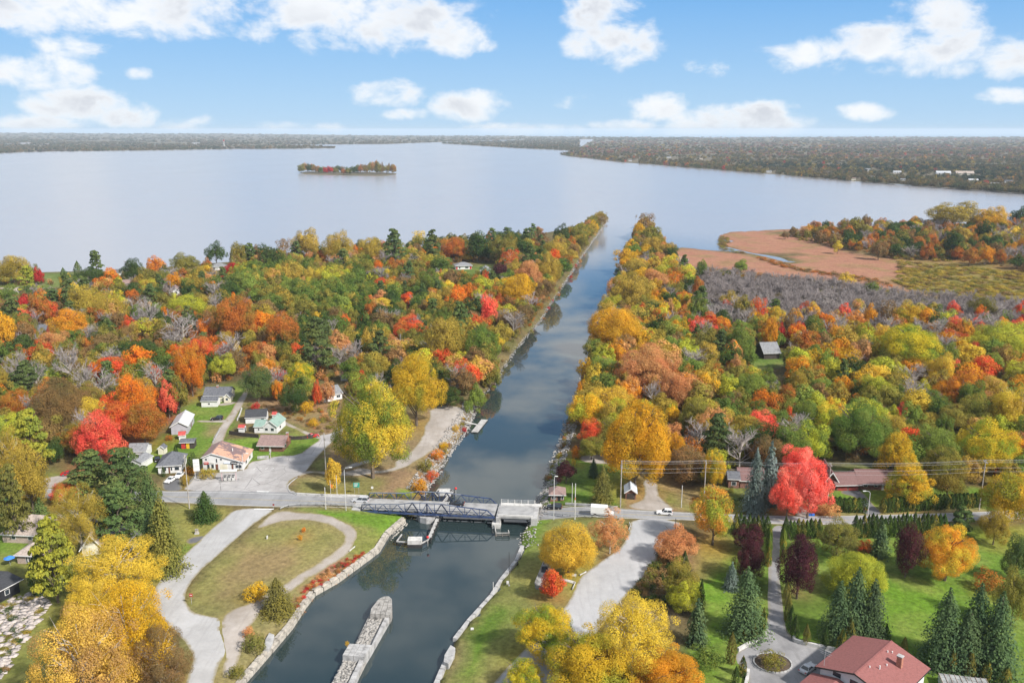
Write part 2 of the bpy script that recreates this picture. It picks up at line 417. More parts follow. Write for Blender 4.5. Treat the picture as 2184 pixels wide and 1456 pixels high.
def cdt_ground():
    verts, faces, tags = [], [], []
    def addpoly(P, t):
        P = np.asarray(P); x, y = P[:,0], P[:,1]
        if (x*np.roll(y,-1) - np.roll(x,-1)*y).sum() < 0: P = P[::-1]
        i0 = len(verts); verts.extend([Vector(p) for p in P]); faces.append(list(range(i0, i0 + len(P)))); tags.append(t)
    addpoly(LAND_L, 'L'); addpoly(LAND_R, 'R')
    # fishtailing offsets would cross: extra bank rows are plain points instead
    for key, offs in (('lu', (1.5, 3.2, 5.5, 9)), ('ru', (1.5, 3.2, 5.0, 9)), ('ll', (.65, 1.28, 1.36, 3, 7)), ('rl', (.5, .98, 1.06, 3, 7)), ('la', (4, 12, 24)), ('ra', (3, 8, 20))):
        L = sh[key]; d = np.gradient(L, axis=0); l = np.hypot(d[:,0], d[:,1]) + 1e-9; nrm = np.stack([-d[:,1]/l, d[:,0]/l], 1)
        for o in offs:
            for s in (-1, 1):
                Q = L + nrm * o * s
                ok = (in_poly(Q, LAND_L) | in_poly(Q, LAND_R)) & (np.abs(seg_dist(Q, L) - o) < .15 * o + .02)
                verts.extend([Vector(q) for q in Q[ok]])
    polys = []
    extra = []
    for i, (nm, px, wb) in enumerate(REGIONS):
        P = W(px, G)
        if nm not in ('highway',):
            for _ in range(2 if nm != 'forecourt' else 1):   # rounded corners
                Q = np.roll(P, -1, 0); P = np.stack([P * .75 + Q * .25, P * .25 + Q * .75], 1).reshape(-1, 2)
        P = np.vstack([P, P[:1]])
        P = wob(resample(P, 2.5), wb, seed=20 + i)[:-1]
        polys.append(P); addpoly(P, i)
        d = np.gradient(P, axis=0); l = np.hypot(d[:,0], d[:,1]) + 1e-9; nrm = np.stack([-d[:,1]/l, d[:,0]/l], 1)
        for s in (-1, 1):
            Q = P + nrm * 1.1 * s; Q = Q[in_poly(Q, P)]; Q = Q[seg_dist(Q, np.vstack([P, P[:1]])) > .75]; extra.extend([Vector(q) for q in Q])
    for lo, hi, xs, st in ((110, 330, 1.0, 4.0), (330, 560, 1.0, 7.0), (560, 1250, 1.0, 16.0)):
        ys = np.arange(lo, hi, st)
        for y in ys:
            half = min(1400, y * .75 + 60)
            x = np.arange(-half, half, st) + rng.uniform(-.3, .3) * st
            Q = np.stack([x, np.full_like(x, y) + rng.uniform(-.3, .3, len(x)) * st], 1)
            Q = Q[in_poly(Q, LAND_L) | in_poly(Q, LAND_R)]
            verts.extend([Vector(q) for q in Q])
    verts.extend(extra)
    ov, oe, of, xv, xe, xf = delaunay_2d_cdt(verts, [], faces, 0, 1e-3, True)
    V2 = np.array([(v.x, v.y) for v in ov])
    global EDGE_D
    EDGE_D = [seg_dist(V2, np.vstack([P, P[:1]])) for P in polys]
    Z = th(V2)
    groups = {}
    for f, src in zip(of, xf):
        if not src: continue
        tg = [tags[s] for s in src]
        reg = [t for t in tg if not isinstance(t, str)]
        land = [t for t in tg if isinstance(t, str)]
        if not land: continue
        key = ('reg', max(reg)) if reg else ('land', land[0])
        groups.setdefault(key, []).append(f)
    return V2, Z, groups
GV2, GZ, GGRP = cdt_ground()

def ground_colors(V2, Z):
    """cover of the land: lawns, rough grass, meadow, woodland floor, reed marsh (linear base colours)"""
    n = len(V2)
    zc = V2[:,1] * CP + (CAM_Z - Z) * SP
    px = W_PX/2 + F_PX * V2[:,0] / zc; py = H_PX/2 - F_PX * (V2[:,1]*SP - (CAM_Z - Z)*CP) / zc
    wood = np.array((.105, .085, .038)); col = np.tile(wood, (n, 1))
    LAWN, DULL, ROUGH, MEAD, REED, SHRUB, LEAF = (.110,.188,.024), (.165,.175,.045), (.205,.175,.075), (.225,.150,.085), (.315,.150,.098), (.20,.155,.045), (.42,.10,.05)
    BRT = (.115, .215, .02)
    P = np.stack([px, py], 1)
    def poly(pts, c, soft=6.0, amt=1.0):
        nonlocal col
        pts = np.array(pts, float); ins = in_poly(P, pts); d = seg_dist(P, np.vstack([pts, pts[:1]]))
        s = np.where(ins, np.clip(.5 + d/soft, 0, 1), np.clip(.5 - d/soft, 0, 1))[:, None] * amt
        col = col * (1 - s) + np.array(c) * s
    poly([(-400,1000),(150,1005),(345,1040),(345,1075),(500,1085),(330,1250),(330,1460),(-400,1700)], DULL, 10)
    poly([(0,1130),(60,1150),(110,1165),(40,1185),(-60,1180)], LAWN, 8)
    poly([(330,1200),(345,1180),(400,1155),(412,1165),(345,1240)], LAWN, 6)
    poly([(395,1075),(500,1082),(412,1163),(380,1150)], (.21,.20,.05), 6)
    poly([(250,1000),(290,960),(360,925),(400,850),(480,818),(530,825),(520,860),(470,950),(430,975),(340,1010)], LAWN, 8)
    poly([(400,850),(440,830),(500,818),(525,828),(505,850),(430,855)], (.14,.185,.035), 6)
    poly([(440,905),(480,903),(468,925),(430,935)], ROUGH, 8)
    poly([(420,990),(480,945),(560,925),(700,930),(640,975),(540,985),(430,1010)], LAWN, 6)
    poly([(470,940),(550,935),(550,955),(500,960)], BRT, 6)
    poly([(520,850),(720,850),(730,930),(690,930),(600,890),(520,900)], MEAD, 8)
    poly([(610,900),(690,935),(640,930),(590,915)], DULL, 6)
    poly([(660,1000),(720,930),(720,1005)], DULL, 6)
    poly([(700,920),(920,870),(1000,870),(910,1050),(780,1065),(640,1060),(615,1030),(640,1012),(700,1015)], MEAD, 8)
    poly([(620,1022),(700,1014),(820,1018),(800,1060),(640,1060)], (.19,.175,.06), 8)
    poly([(820,1060),(905,1052),(890,1040),(840,1045)], BRT, 6)
    poly([(590,1085),(780,1078),(870,1110),(830,1145),(720,1240),(520,1456),(380,1700),(390,1320),(420,1230)], ROUGH, 8)
    poly([(640,1085),(870,1095),(870,1125),(825,1145),(770,1120)], BRT, 10)
    poly([(760,1120),(830,1140),(790,1190),(740,1180)], DULL, 8)
    poly([(560,1125),(650,1115),(720,1130),(725,1150),(640,1210),(560,1260),(440,1310),(400,1290),(420,1230)], (.205,.19,.065), 10)
    poly([(520,1170),(640,1160),(620,1220),(480,1285),(430,1290)], (.235,.165,.085), 14, .8)
    poly([(700,1200),(740,1190),(660,1270),(600,1300)], (.26,.12,.08), 8)
    # right bank
    poly([(1133,1098),(1340,1108),(1345,1130),(1280,1195),(1210,1290),(1050,1456),(930,1700),(900,1456),(950,1400),(1060,1240)], (.185,.19,.055), 8)
    poly([(1125,1100),(1175,1105),(1120,1190),(1100,1190)], BRT, 8)
    poly([(1050,1290),(1090,1300),(1030,1400),(990,1456),(1000,1380)], LAWN, 14)
    poly([(950,1400),(1010,1350),(1010,1400),(960,1450)], ROUGH, 12)
    poly([(1145,1070),(1180,985),(1230,960),(1330,990),(1330,1085)], (.10,.175,.025), 8)
    poly([(1170,1060),(1180,1000),(1200,1010),(1190,1070)], LAWN, 6)
    poly([(1330,1090),(1330,1060),(1380,1010),(1500,1040),(1540,1090)], MEAD, 8)
    poly([(1405,1040),(1450,1060),(1455,1085),(1430,1080)], DULL, 6)
    poly([(1480,1075),(1760,1070),(1765,1100),(1480,1093)], (.20,.20,.04), 6)
    poly([(1540,1040),(1600,1040),(1600,1080),(1540,1085)], (.12,.15,.035), 6)
    poly([(1655,1080),(1765,1070),(1765,1097),(1655,1098)], LEAF, 6)
    poly([(1760,1040),(2100,1040),(2180,1095),(1770,1100)], LAWN, 6)
    poly([(1770,1086),(2100,1080),(2120,1095),(1770,1100)], (.25,.20,.09), 4)
    poly([(1540,1120),(2400,1120),(2600,1700),(1400,1700),(1490,1330)], LAWN, 8)
    poly([(1860,1230),(2050,1230),(2000,1330),(1850,1360)], BRT, 30)
    poly([(1480,1160),(1560,1130),(1560,1180),(1510,1230),(1485,1230)], (.21,.20,.05), 14)
    poly([(1480,1240),(1560,1230),(1560,1330),(1500,1340)], BRT, 16)
    poly([(1700,1230),(1770,1220),(1760,1260),(1690,1280)], (.21,.20,.05), 14)
    poly([(1390,1160),(1480,1150),(1480,1330),(1330,1300)], (.13,.10,.06), 8)
    poly([(1590,750),(1760,735),(1760,765),(1600,790)], (.10,.16,.03), 6)
    poly([(1700,1000),(1900,985),(1900,1012),(1750,1012)], (.09,.12,.03), 6)
    # marsh
    poly(MARSH_PX, REED, 3)
    poly([(1900,548),(2050,560),(2300,590),(2300,655),(2184,645),(2060,638),(1960,625),(1900,600),(1960,575)], SHRUB, 14)
    poly([(1640,495),(1780,515),(1850,540),(1920,548),(2300,580),(2300,470),(1800,485)], (.10,.085,.04), 4)
    # lakeside lawns on the left
    poly([(-300,600),(0,585),(250,579),(250,600),(0,625),(-300,640)], (.11,.16,.04), 4)
    poly([(940,570),(1040,565),(1060,600),(960,600)], (.10,.15,.03), 4)
    return np.clip(col, 0, 1)
GCOL = ground_colors(GV2, GZ)

def m_ground():
    m, b, p, out = mat_new('ground_cover')
    at = b.n('ShaderNodeAttribute', attribute_name='cover').outputs['Color']
    geo = b.n('ShaderNodeNewGeometry').outputs['Position']
    n1 = b.noise(.10, 6, .62, geo).outputs['Fac']; n2 = b.noise(.9, 5, .65, geo).outputs['Fac']; n3 = b.noise(.035, 3, .5, geo).outputs['Fac']
    dry = b.mix(b.mr(n1, .42, .66), at, (.24, .17, .075)); c = b.mix(.28, at, dry)
    c = b.mix(b.m('MULTIPLY', b.mr(n3, .5, .68), .35), c, (.11, .15, .03))
    k = b.m('MULTIPLY', b.mr(n2, .3, .72, .62, 1.3), b.mr(n1, .3, .7, .85, 1.15))
    kc = b.n('ShaderNodeCombineColor')
    for i in range(3): b.put(kc.inputs[i], k)
    c = b.mix(1.0, c, kc.outputs[0], 'MULTIPLY')
    b.put(p.inputs['Base Color'], c); p.inputs['Roughness'].default_value = .95; p.inputs['Specular IOR Level'].default_value = .1
    bp = b.n('ShaderNodeBump'); bp.inputs['Strength'].default_value = .8; bp.inputs['Distance'].default_value = .25
    b.put(bp.inputs['Height'], n2); b.put(p.inputs['Normal'], bp.outputs[0])
    return m
def m_hard(name, col, c2, grain=1.4, verge=.85, cracks=0.0):
    m, b, p, out = mat_new(name)
    geo = b.n('ShaderNodeNewGeometry').outputs['Position']
    n1 = b.noise(.16, 5, .6, geo).outputs['Fac']; n2 = b.noise(grain, 5, .7, geo).outputs['Fac']
    c = b.mix(b.mr(n1, .36, .64), col, c2)
    k = b.mr(n2, .3, .7, .94, 1.05)
    kc = b.n('ShaderNodeCombineColor')
    for i in range(3): b.put(kc.inputs[i], k)
    c = b.mix(1.0, c, kc.outputs[0], 'MULTIPLY')
    if cracks:
        vo = b.n('ShaderNodeTexVoronoi', feature='DISTANCE_TO_EDGE'); vo.inputs['Scale'].default_value = .13
        wn = b.noise(.5, 4, .6, geo)
        ad = b.vm('ADD', geo, b.vm('SCALE', wn.outputs['Color']).outputs[0]); ad.inputs[1].default_value = (0, 0, 0)
        b.put(vo.inputs['Vector'], geo)
        lk = b.m('MULTIPLY', b.mr(b.m('ADD', vo.outputs[0], b.m('MULTIPLY', wn.outputs['Fac'], .03)), .016, .030, 1, 0), cracks)
        c = b.mix(lk, c, tuple(x * .35 for x in col))
    n4 = b.noise(.05, 4, .6, geo).outputs['Fac']; n5 = b.noise(.55, 5, .7, geo).outputs['Fac']
    c = b.mix(b.m('MULTIPLY', b.mr(n4, .46, .62), .35), c, tuple(x * .72 for x in c2))
    ed = b.n('ShaderNodeAttribute', attribute_name='edge').outputs['Fac']
    st = b.n('ShaderNodeMapping'); st.inputs['Scale'].default_value = (.9, .10, 1); st.inputs['Rotation'].default_value = (0, 0, .55); b.put(st.inputs['Vector'], geo)
    n6 = b.noise(.8, 4, .6, st.outputs[0]).outputs['Fac']
    c = b.mix(b.m('MULTIPLY', b.mr(n6, .50, .68), .30), c, tuple(x * .66 for x in c2))
    vg = b.mr(b.m('ADD', ed, b.m('MULTIPLY', b.m('SUBTRACT', n5, .5), 1.6)), -.05, .85, 1, 0, True)
    c = b.mix(b.m('MULTIPLY', vg, verge), c, (.21, .175, .085))
    b.put(p.inputs['Base Color'], c); p.inputs['Roughness'].default_value = .9; p.inputs['Specular IOR Level'].default_value = .2
    bp = b.n('ShaderNodeBump'); bp.inputs['Strength'].default_value = .35; bp.inputs['Distance'].default_value = .03
    b.put(bp.inputs['Height'], n2); b.put(p.inputs['Normal'], bp.outputs[0])
    return m
M_GROUND = m_ground()
HARD = {
    'highway': m_hard('road_asphalt', (.29,.29,.295), (.235,.235,.24), verge=.7), 'side_road': m_hard('chip_seal', (.41,.405,.405), (.34,.335,.33)),
    'forecourt': m_hard('worn_paving', (.41,.395,.39), (.31,.295,.285), cracks=.8), 'car_park': m_hard('pale_asphalt', (.40,.40,.405), (.345,.345,.35)),
    'estate_drive': m_hard('estate_asphalt', (.30,.295,.30), (.20,.196,.20), verge=.4), 'gravel': m_hard('gravel', (.38,.345,.315), (.29,.255,.22), 2.5),
    'asphalt': m_hard('dark_asphalt', (.16,.16,.165), (.12,.12,.125))}
ROAD_POLYS0 = [W(px, G) for nm, px, wb in REGIONS]
for key, fl in GGRP.items():
    used = sorted({i for f in fl for i in f}); remap = {v: k for k, v in enumerate(used)}
    me = bpy.data.meshes.new('ground')
    me.from_pydata([(GV2[i][0], GV2[i][1], GZ[i]) for i in used], [], [[remap[i] for i in f] for f in fl])
    if key[0] == 'land':
        nm = 'ground'; mt = M_GROUND
        a = me.attributes.new('cover', 'FLOAT_COLOR', 'POINT')
        a.data.foreach_set('color', np.c_[GCOL[used], np.ones(len(used))].astype(np.float32).ravel())
        me.polygons.foreach_set('use_smooth', [True] * len(me.polygons))
    else:
        nm = REGIONS[key[1]][0]
        mt = HARD.get(nm) or HARD['gravel' if 'gravel' in nm else 'asphalt']
        dd = EDGE_D[key[1]][used]
        for k2 in range(len(REGIONS)):                       # no verge where two paved surfaces join
            if k2 != key[1] and ('road' in REGIONS[k2][0] or REGIONS[k2][0] in ('highway', 'forecourt', 'car_park', 'gravel_loop', 'gravel_car_park')): dd = np.where((EDGE_D[k2][used] < .6) | in_poly(GV2[used], ROAD_POLYS0[k2]), np.maximum(dd, 1.1), dd)
        a = me.attributes.new('edge', 'FLOAT', 'POINT'); a.data.foreach_set('value', dd.astype(np.float32))
    me.update(); me.materials.append(mt)
    # faces must look up
    if me.polygons and me.polygons[0].normal.z < 0: me.flip_normals()
    tag(link(bpy.data.objects.new(nm, me)), kind='structure')
ROAD_POLYS = [W(px, G) for nm, px, wb in REGIONS]

# ------------------------------------------------------------------ water: one sheet to the horizon
def m_water():
    m, b, p, out = mat_new('lake_water')
    geo = b.n('ShaderNodeNewGeometry').outputs['Position']
    mp = b.n('ShaderNodeMapping'); mp.inputs['Scale'].default_value = (1, .45, 1); b.put(mp.inputs['Vector'], geo)
    sep = b.n('ShaderNodeSeparateXYZ'); b.put(sep.inputs[0], geo)
    # open lake is wind-ruffled; the canal between its banks lies calm
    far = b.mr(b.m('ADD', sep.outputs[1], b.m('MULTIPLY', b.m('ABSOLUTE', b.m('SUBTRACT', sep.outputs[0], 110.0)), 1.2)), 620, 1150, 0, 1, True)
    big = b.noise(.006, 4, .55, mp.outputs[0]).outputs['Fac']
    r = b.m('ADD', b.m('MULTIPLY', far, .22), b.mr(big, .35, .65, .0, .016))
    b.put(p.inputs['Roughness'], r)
    c = b.mix(far, (.022, .036, .038), (.28, .278, .295))  # open lake's base painted pale grey in place of bright sky reflection
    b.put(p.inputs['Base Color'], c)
    p.inputs['IOR'].default_value = 1.7; p.inputs['Specular IOR Level'].default_value = .5
    w1 = b.noise(.9, 4, .6, mp.outputs[0]).outputs['Fac']; w2 = b.noise(.12, 3, .5, mp.outputs[0]).outputs['Fac']
    bp = b.n('ShaderNodeBump'); b.put(bp.inputs['Strength'], b.mr(far, 0, 1, .005, .35)); bp.inputs['Distance'].default_value = .25
    b.put(bp.inputs['Height'], b.m('ADD', w1, b.m('MULTIPLY', w2, 1.5))); b.put(p.inputs['Normal'], bp.outputs[0])
    return m
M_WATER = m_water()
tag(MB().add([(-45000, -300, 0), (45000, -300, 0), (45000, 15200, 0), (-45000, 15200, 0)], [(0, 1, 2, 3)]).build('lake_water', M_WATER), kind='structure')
# ------------------------------------------------------------------ tree meshes: real leaf-sized faces on clumps, limbs, trunks
def m_leaf():
    m = bpy.data.materials.new('foliage'); m.use_nodes = True; t = m.node_tree; t.nodes.clear(); b = NB(t)
    out = b.n('ShaderNodeOutputMaterial')
    oi = b.n('ShaderNodeObjectInfo')
    t2 = b.n('ShaderNodeAttribute', attribute_name='tint2', attribute_type='OBJECT').outputs['Color']
    tone = b.n('ShaderNodeAttribute', attribute_name='tone').outputs['Fac']
    oc = b.n('ShaderNodeTexCoord').outputs['Object']
    rv = b.n('ShaderNodeCombineXYZ')
    for i in range(3): b.put(rv.inputs[i], b.m('MULTIPLY', oi.outputs['Random'], 31.0))
    v = b.vm('ADD', oc, rv.outputs[0]).outputs[0]
    nz = b.noise(2.6, 3, .55, v).outputs['Fac']
    f = b.mr(b.m('ADD', nz, b.m('MULTIPLY', b.m('SUBTRACT', tone, .5), .16)), .44, .60, 0, 1, True)
    c = b.mix(f, oi.outputs['Color'], t2)
    k = b.m('MULTIPLY_ADD', tone, .50, .76)
    kc = b.n('ShaderNodeCombineColor')
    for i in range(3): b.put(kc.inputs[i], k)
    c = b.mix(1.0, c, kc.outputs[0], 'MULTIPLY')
    d = b.n('ShaderNodeBsdfDiffuse'); tr = b.n('ShaderNodeBsdfTranslucent'); mx = b.n('ShaderNodeMixShader')
    b.put(d.inputs[0], c); b.put(tr.inputs[0], c); mx.inputs[0].default_value = .31
    t.links.new(d.outputs[0], mx.inputs[1]); t.links.new(tr.outputs[0], mx.inputs[2]); t.links.new(mx.outputs[0], out.inputs[0])
    return m
def m_leaf_col(name='foliage_mass'):
    """foliage of trees scattered as one mass: each carries its own colours"""
    m = bpy.data.materials.new(name); m.use_nodes = True; t = m.node_tree; t.nodes.clear(); b = NB(t)
    out = b.n('ShaderNodeOutputMaterial')
    c1 = b.n('ShaderNodeAttribute', attribute_name='col', attribute_type='INSTANCER').outputs['Color']; c2 = b.n('ShaderNodeAttribute', attribute_name='col2', attribute_type='INSTANCER').outputs['Color']
    tone = b.n('ShaderNodeAttribute', attribute_name='tone').outputs['Fac']
    geo = b.n('ShaderNodeNewGeometry').outputs['Position']
    nz = b.noise(.22, 2, .5, geo).outputs['Fac']
    c = b.mix(b.mr(b.m('ADD', nz, b.m('MULTIPLY', b.m('SUBTRACT', tone, .5), .16)), .44, .60, 0, 1, True), c1, c2)
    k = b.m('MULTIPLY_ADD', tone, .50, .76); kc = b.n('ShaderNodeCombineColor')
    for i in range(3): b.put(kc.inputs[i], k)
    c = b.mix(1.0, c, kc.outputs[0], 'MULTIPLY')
    d = b.n('ShaderNodeBsdfDiffuse'); tr = b.n('ShaderNodeBsdfTranslucent'); mx = b.n('ShaderNodeMixShader')
    b.put(d.inputs[0], c); b.put(tr.inputs[0], c); mx.inputs[0].default_value = .30
    t.links.new(d.outputs[0], mx.inputs[1]); t.links.new(tr.outputs[0], mx.inputs[2]); t.links.new(mx.outputs[0], out.inputs[0])
    return m
M_LEAF = m_leaf(); M_MASS = m_leaf_col()
M_BARK = plain('bark', (.13, .10, .075), .95, .3, 2.0)
M_BARKP = plain('pale_bark', (.42, .38, .33), .9, .3, 2.0)
M_TWIG = plain('grey_twigs', (.31, .275, .26), .95, .12, .5)

def unit(a): return a / (np.linalg.norm(a, axis=-1, keepdims=True) + 1e-9)
def cards(P, N, size, r, asp=1.35):
    """irregular leaf-clump quads at P facing N; size scalar or array -> verts, quads"""
    n = len(P)
    t = unit(np.cross(N, r.normal(size=(n, 3)))); u = np.cross(N, t)
    s = (np.asarray(size) * r.uniform(.65, 1.35, n))[:, None]
    j = lambda: r.uniform(.6, 1.25, (n, 1))
    A = P - t*s*.5*j()*asp; B = P - u*s*.42*j() + N*s*.10; C = P + t*s*.5*j()*asp; D = P + u*s*.42*j() + N*s*.10
    V = np.stack([A, B, C, D], 1).reshape(-1, 3); Q = np.arange(4*n).reshape(n, 4)
    return V, Q
def limbs_mesh(name, tf, mat, r, n=9, top=.86, spread=.36, rad=.024, lean=.05):
    mb = MB(); lx, ly = r.uniform(-lean, lean, 2)
    def at(z): return Vector((lx*z, ly*z, z))
    mb.tube([(0,0,-.02), at(.1), at(tf), at((tf+top)/2), at(top)], rad*1.25, 6, rad*.25)
    for i in range(n):
        z0 = r.uniform(tf*.7, top*.7); a = r.uniform(0, 6.283); l = spread * r.uniform(.6, 1.05)
        p0 = at(z0); z1 = min(.93, z0 + r.uniform(.14, .34))
        p2 = Vector((math.cos(a)*l, math.sin(a)*l, z1)); p1 = p0.lerp(p2, .5) + Vector((0, 0, .02))
        mb.tube([p0, p1, p2], rad*.5, 4, rad*.12)
        for k in range(2):
            b2 = a + r.uniform(-.9, .9); e = p1.lerp(p2, r.uniform(.2, .8))
            mb.tube([e, e + Vector((math.cos(b2)*.12, math.sin(b2)*.12, r.uniform(.03, .12)))], rad*.22, 3, rad*.07)
    return mb.mesh(name, mat)
def broad(seed, nl, leaf, nleaf, tf=.16, shape=0, lobe=(.24, .40), droop=0.0, gaps=.0):
    """shape 0 round dome, 1 tall oval, 2 spreading, 3 egg (pointed top)"""
    r = np.random.default_rng(seed)
    i = np.arange(nl) + .5
    zz = 1 - i / nl * 1.72; th_ = i * 2.39996 + r.uniform(0, 6.28)
    zz = np.clip(zz + r.normal(0, .08, nl), -.8, 1)
    rr = np.sqrt(np.clip(1 - zz**2, 0, 1))
    D = np.stack([rr*np.cos(th_), rr*np.sin(th_), zz], 1)
    rad = r.uniform(.46, .82, nl)
    C = D * rad[:, None]
    prof = {0: lambda z: 1.0, 1: lambda z: .92, 2: lambda z: 1.08, 3: lambda z: 1.12 - .55*np.clip(z, -.5, 1)}[shape]
    C[:, :2] *= np.broadcast_to(np.asarray(prof(C[:, 2])), (nl,))[:, None]
    C += r.normal(0, .085, (nl, 3)); C[:, 0] *= r.uniform(.84, 1.1)
    Rl = r.uniform(*lobe, nl)
    keep = r.uniform(size=nl) > gaps; C, D, Rl = C[keep], D[keep], Rl[keep]; nl = len(C)
    n0 = int(nleaf * 1.9)
    k = r.choice(nl, n0, p=Rl**2 / (Rl**2).sum())
    d = unit(r.normal(size=(n0, 3)))
    ok = (d * D[k]).sum(1) > -.35; k, d = k[ok], d[ok]
    P = C[k] + d * (Rl[k] * r.uniform(.62, 1.12, len(k)))[:, None]
    ins = np.zeros(len(P), bool)
    for j in range(nl):
        q = ((P - C[j])**2).sum(1) < (Rl[j]*.72)**2
        ins |= q & (k != j)
    P, d, k = P[~ins][:nleaf], d[~ins][:nleaf], k[~ins][:nleaf]
    if droop: P[:, 2] -= droop * np.maximum(0, np.hypot(P[:,0], P[:,1]) - .45)
    N = unit(1.0*d + .25*unit(P) + np.array([0, 0, .3]) + .52*r.normal(size=P.shape))
    # deeper foliage behind the outer leaves closes the crown
    ni = max(20, int(len(P) * .10)); j = r.integers(0, len(P), ni)
    Pi = P[j]*r.uniform(.45, .72, (ni, 1)); Ni = unit(unit(Pi) + .8*r.normal(size=Pi.shape))
    P = np.vstack([P, Pi]); N = np.vstack([N, Ni]); sz = np.r_[np.full(len(k), leaf*2), np.full(ni, leaf*4.2)]; k = np.r_[k, k[j]]
    V, Q = cards(P, N, sz, r)
    lo, hi = V[:, 2].min(), V[:, 2].max(); wid = np.percentile(np.abs(V[:, :2]), 98)
    lobe_t = r.uniform(.25, .75, nl)[k]
    tone = np.clip(lobe_t * .75 + r.uniform(0, 1, len(k)) * .30, 0, 1)
    wx_ = np.percentile(np.abs(V[:, 0]), 98); wid = max(wid, wx_); V[:, 0] *= .5/wid; V[:, 1] *= .5/wid; V[:, 2] = tf + (V[:, 2]-lo)/(hi-lo)*(1-tf)
    return V, Q, tone
def spruce(seed, layers, leaf, tf=.03, fat=.5, ragged=.3):
    r = np.random.default_rng(seed); P, N, S, T = [], [], [], []
    for L in range(layers):
        z = tf + (L + r.uniform(-.3, .3)) / layers * (1 - tf); z = min(max(z, tf), .985)
        R0 = fat * 1.12 * (1 - (z - tf)/(1 - tf))**.62 + .016
        nb = int(7 + 26 * R0)
        a0 = r.uniform(0, 6.28)
        for q in range(nb):
            a = a0 + 6.283*q/nb + r.uniform(-.2, .2); rr = R0*(1 - ragged*r.uniform(0, 1))
            ns = max(2, int(rr/leaf*.9)); ts = np.linspace(.25, 1, ns)
            tb = r.uniform(.2, .8)
            for t in ts:
                w = r.normal(0, .10*rr, 2)*t
                P.append((math.cos(a)*rr*t + w[0], math.sin(a)*rr*t + w[1], z + .045*(1-t)*fat*2 - .055*t*t*fat*2 + r.normal(0, .006)))
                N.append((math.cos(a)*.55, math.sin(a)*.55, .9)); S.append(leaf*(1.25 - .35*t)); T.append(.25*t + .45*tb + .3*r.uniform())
    P = np.array(P); N = unit(np.array(N) + .38*r.normal(size=P.shape))
    V, Q = cards(P, N, np.array(S)*1.5, r, 1.2)
    V[:, 2] = np.clip(V[:, 2], tf*.3, 1.02)
    return V, Q, np.clip(np.array(T), 0, 1)
def pine(seed, npad, leaf, nleaf, tf=.14):
    r = np.random.default_rng(seed)
    z = np.linspace(tf + .05, .96, npad) + r.normal(0, .015, npad)
    a = np.arange(npad)*2.4 + r.uniform(0, .8, npad)
    R0 = (.46*(1 - ((z - tf)/(1 - tf))**1.5) + .07) * r.uniform(.35, 1.0, npad)
    C = np.stack([np.cos(a)*R0, np.sin(a)*R0, z], 1)
    rx = r.uniform(.12, .22, npad) * (1.15 - .5*z); rz = rx*.28
    k = r.integers(0, npad, nleaf); d = unit(r.normal(size=(nleaf, 3))); d[:, 2] = np.abs(d[:, 2])*1.0 - .25
    P = C[k] + d * np.stack([rx[k], rx[k], rz[k]], 1)
    N = unit(np.array([0, 0, .8]) + .7*d + .5*r.normal(size=P.shape))
    V, Q = cards(P, N, leaf*2, r, 1.3)
    return V, Q, np.clip(.5*r.uniform(.2, .8, npad)[k] + .5*r.uniform(size=nleaf), 0, 1)
def cedar(seed, nleaf, leaf, base=.03, fat=.5, flat=0.0):
    r = np.random.default_rng(seed)
    z = base + (1 - base)*r.uniform(size=nleaf)**.9; a = r.uniform(0, 6.283, nleaf)
    pr = np.where(z < .3, .72 + .28*z/.3, (1 - (np.clip(z - .3, 0, 1)/.7)**(1.7 + flat*4)))
    ph = r.uniform(0, 6.28, 4)
    bump = 1 + .13*np.sin(a*3 + ph[0] + z*5) + .10*np.sin(a*7 + ph[1] - z*9) + .06*np.sin(a*11 + ph[2] + z*23)
    rr = fat*np.clip(pr, .03, 1)*bump*r.uniform(.82, 1.03, nleaf)
    P = np.stack([np.cos(a)*rr, np.sin(a)*rr, z], 1)
    N = unit(np.stack([np.cos(a), np.sin(a), np.full(nleaf, .35)], 1) + .4*r.normal(size=P.shape))
    V, Q = cards(P, N, leaf*2, r, 1.1)
    return V, Q, np.clip(.5 + 1.6*(bump - 1) + r.normal(0, .18, nleaf), 0, 1)
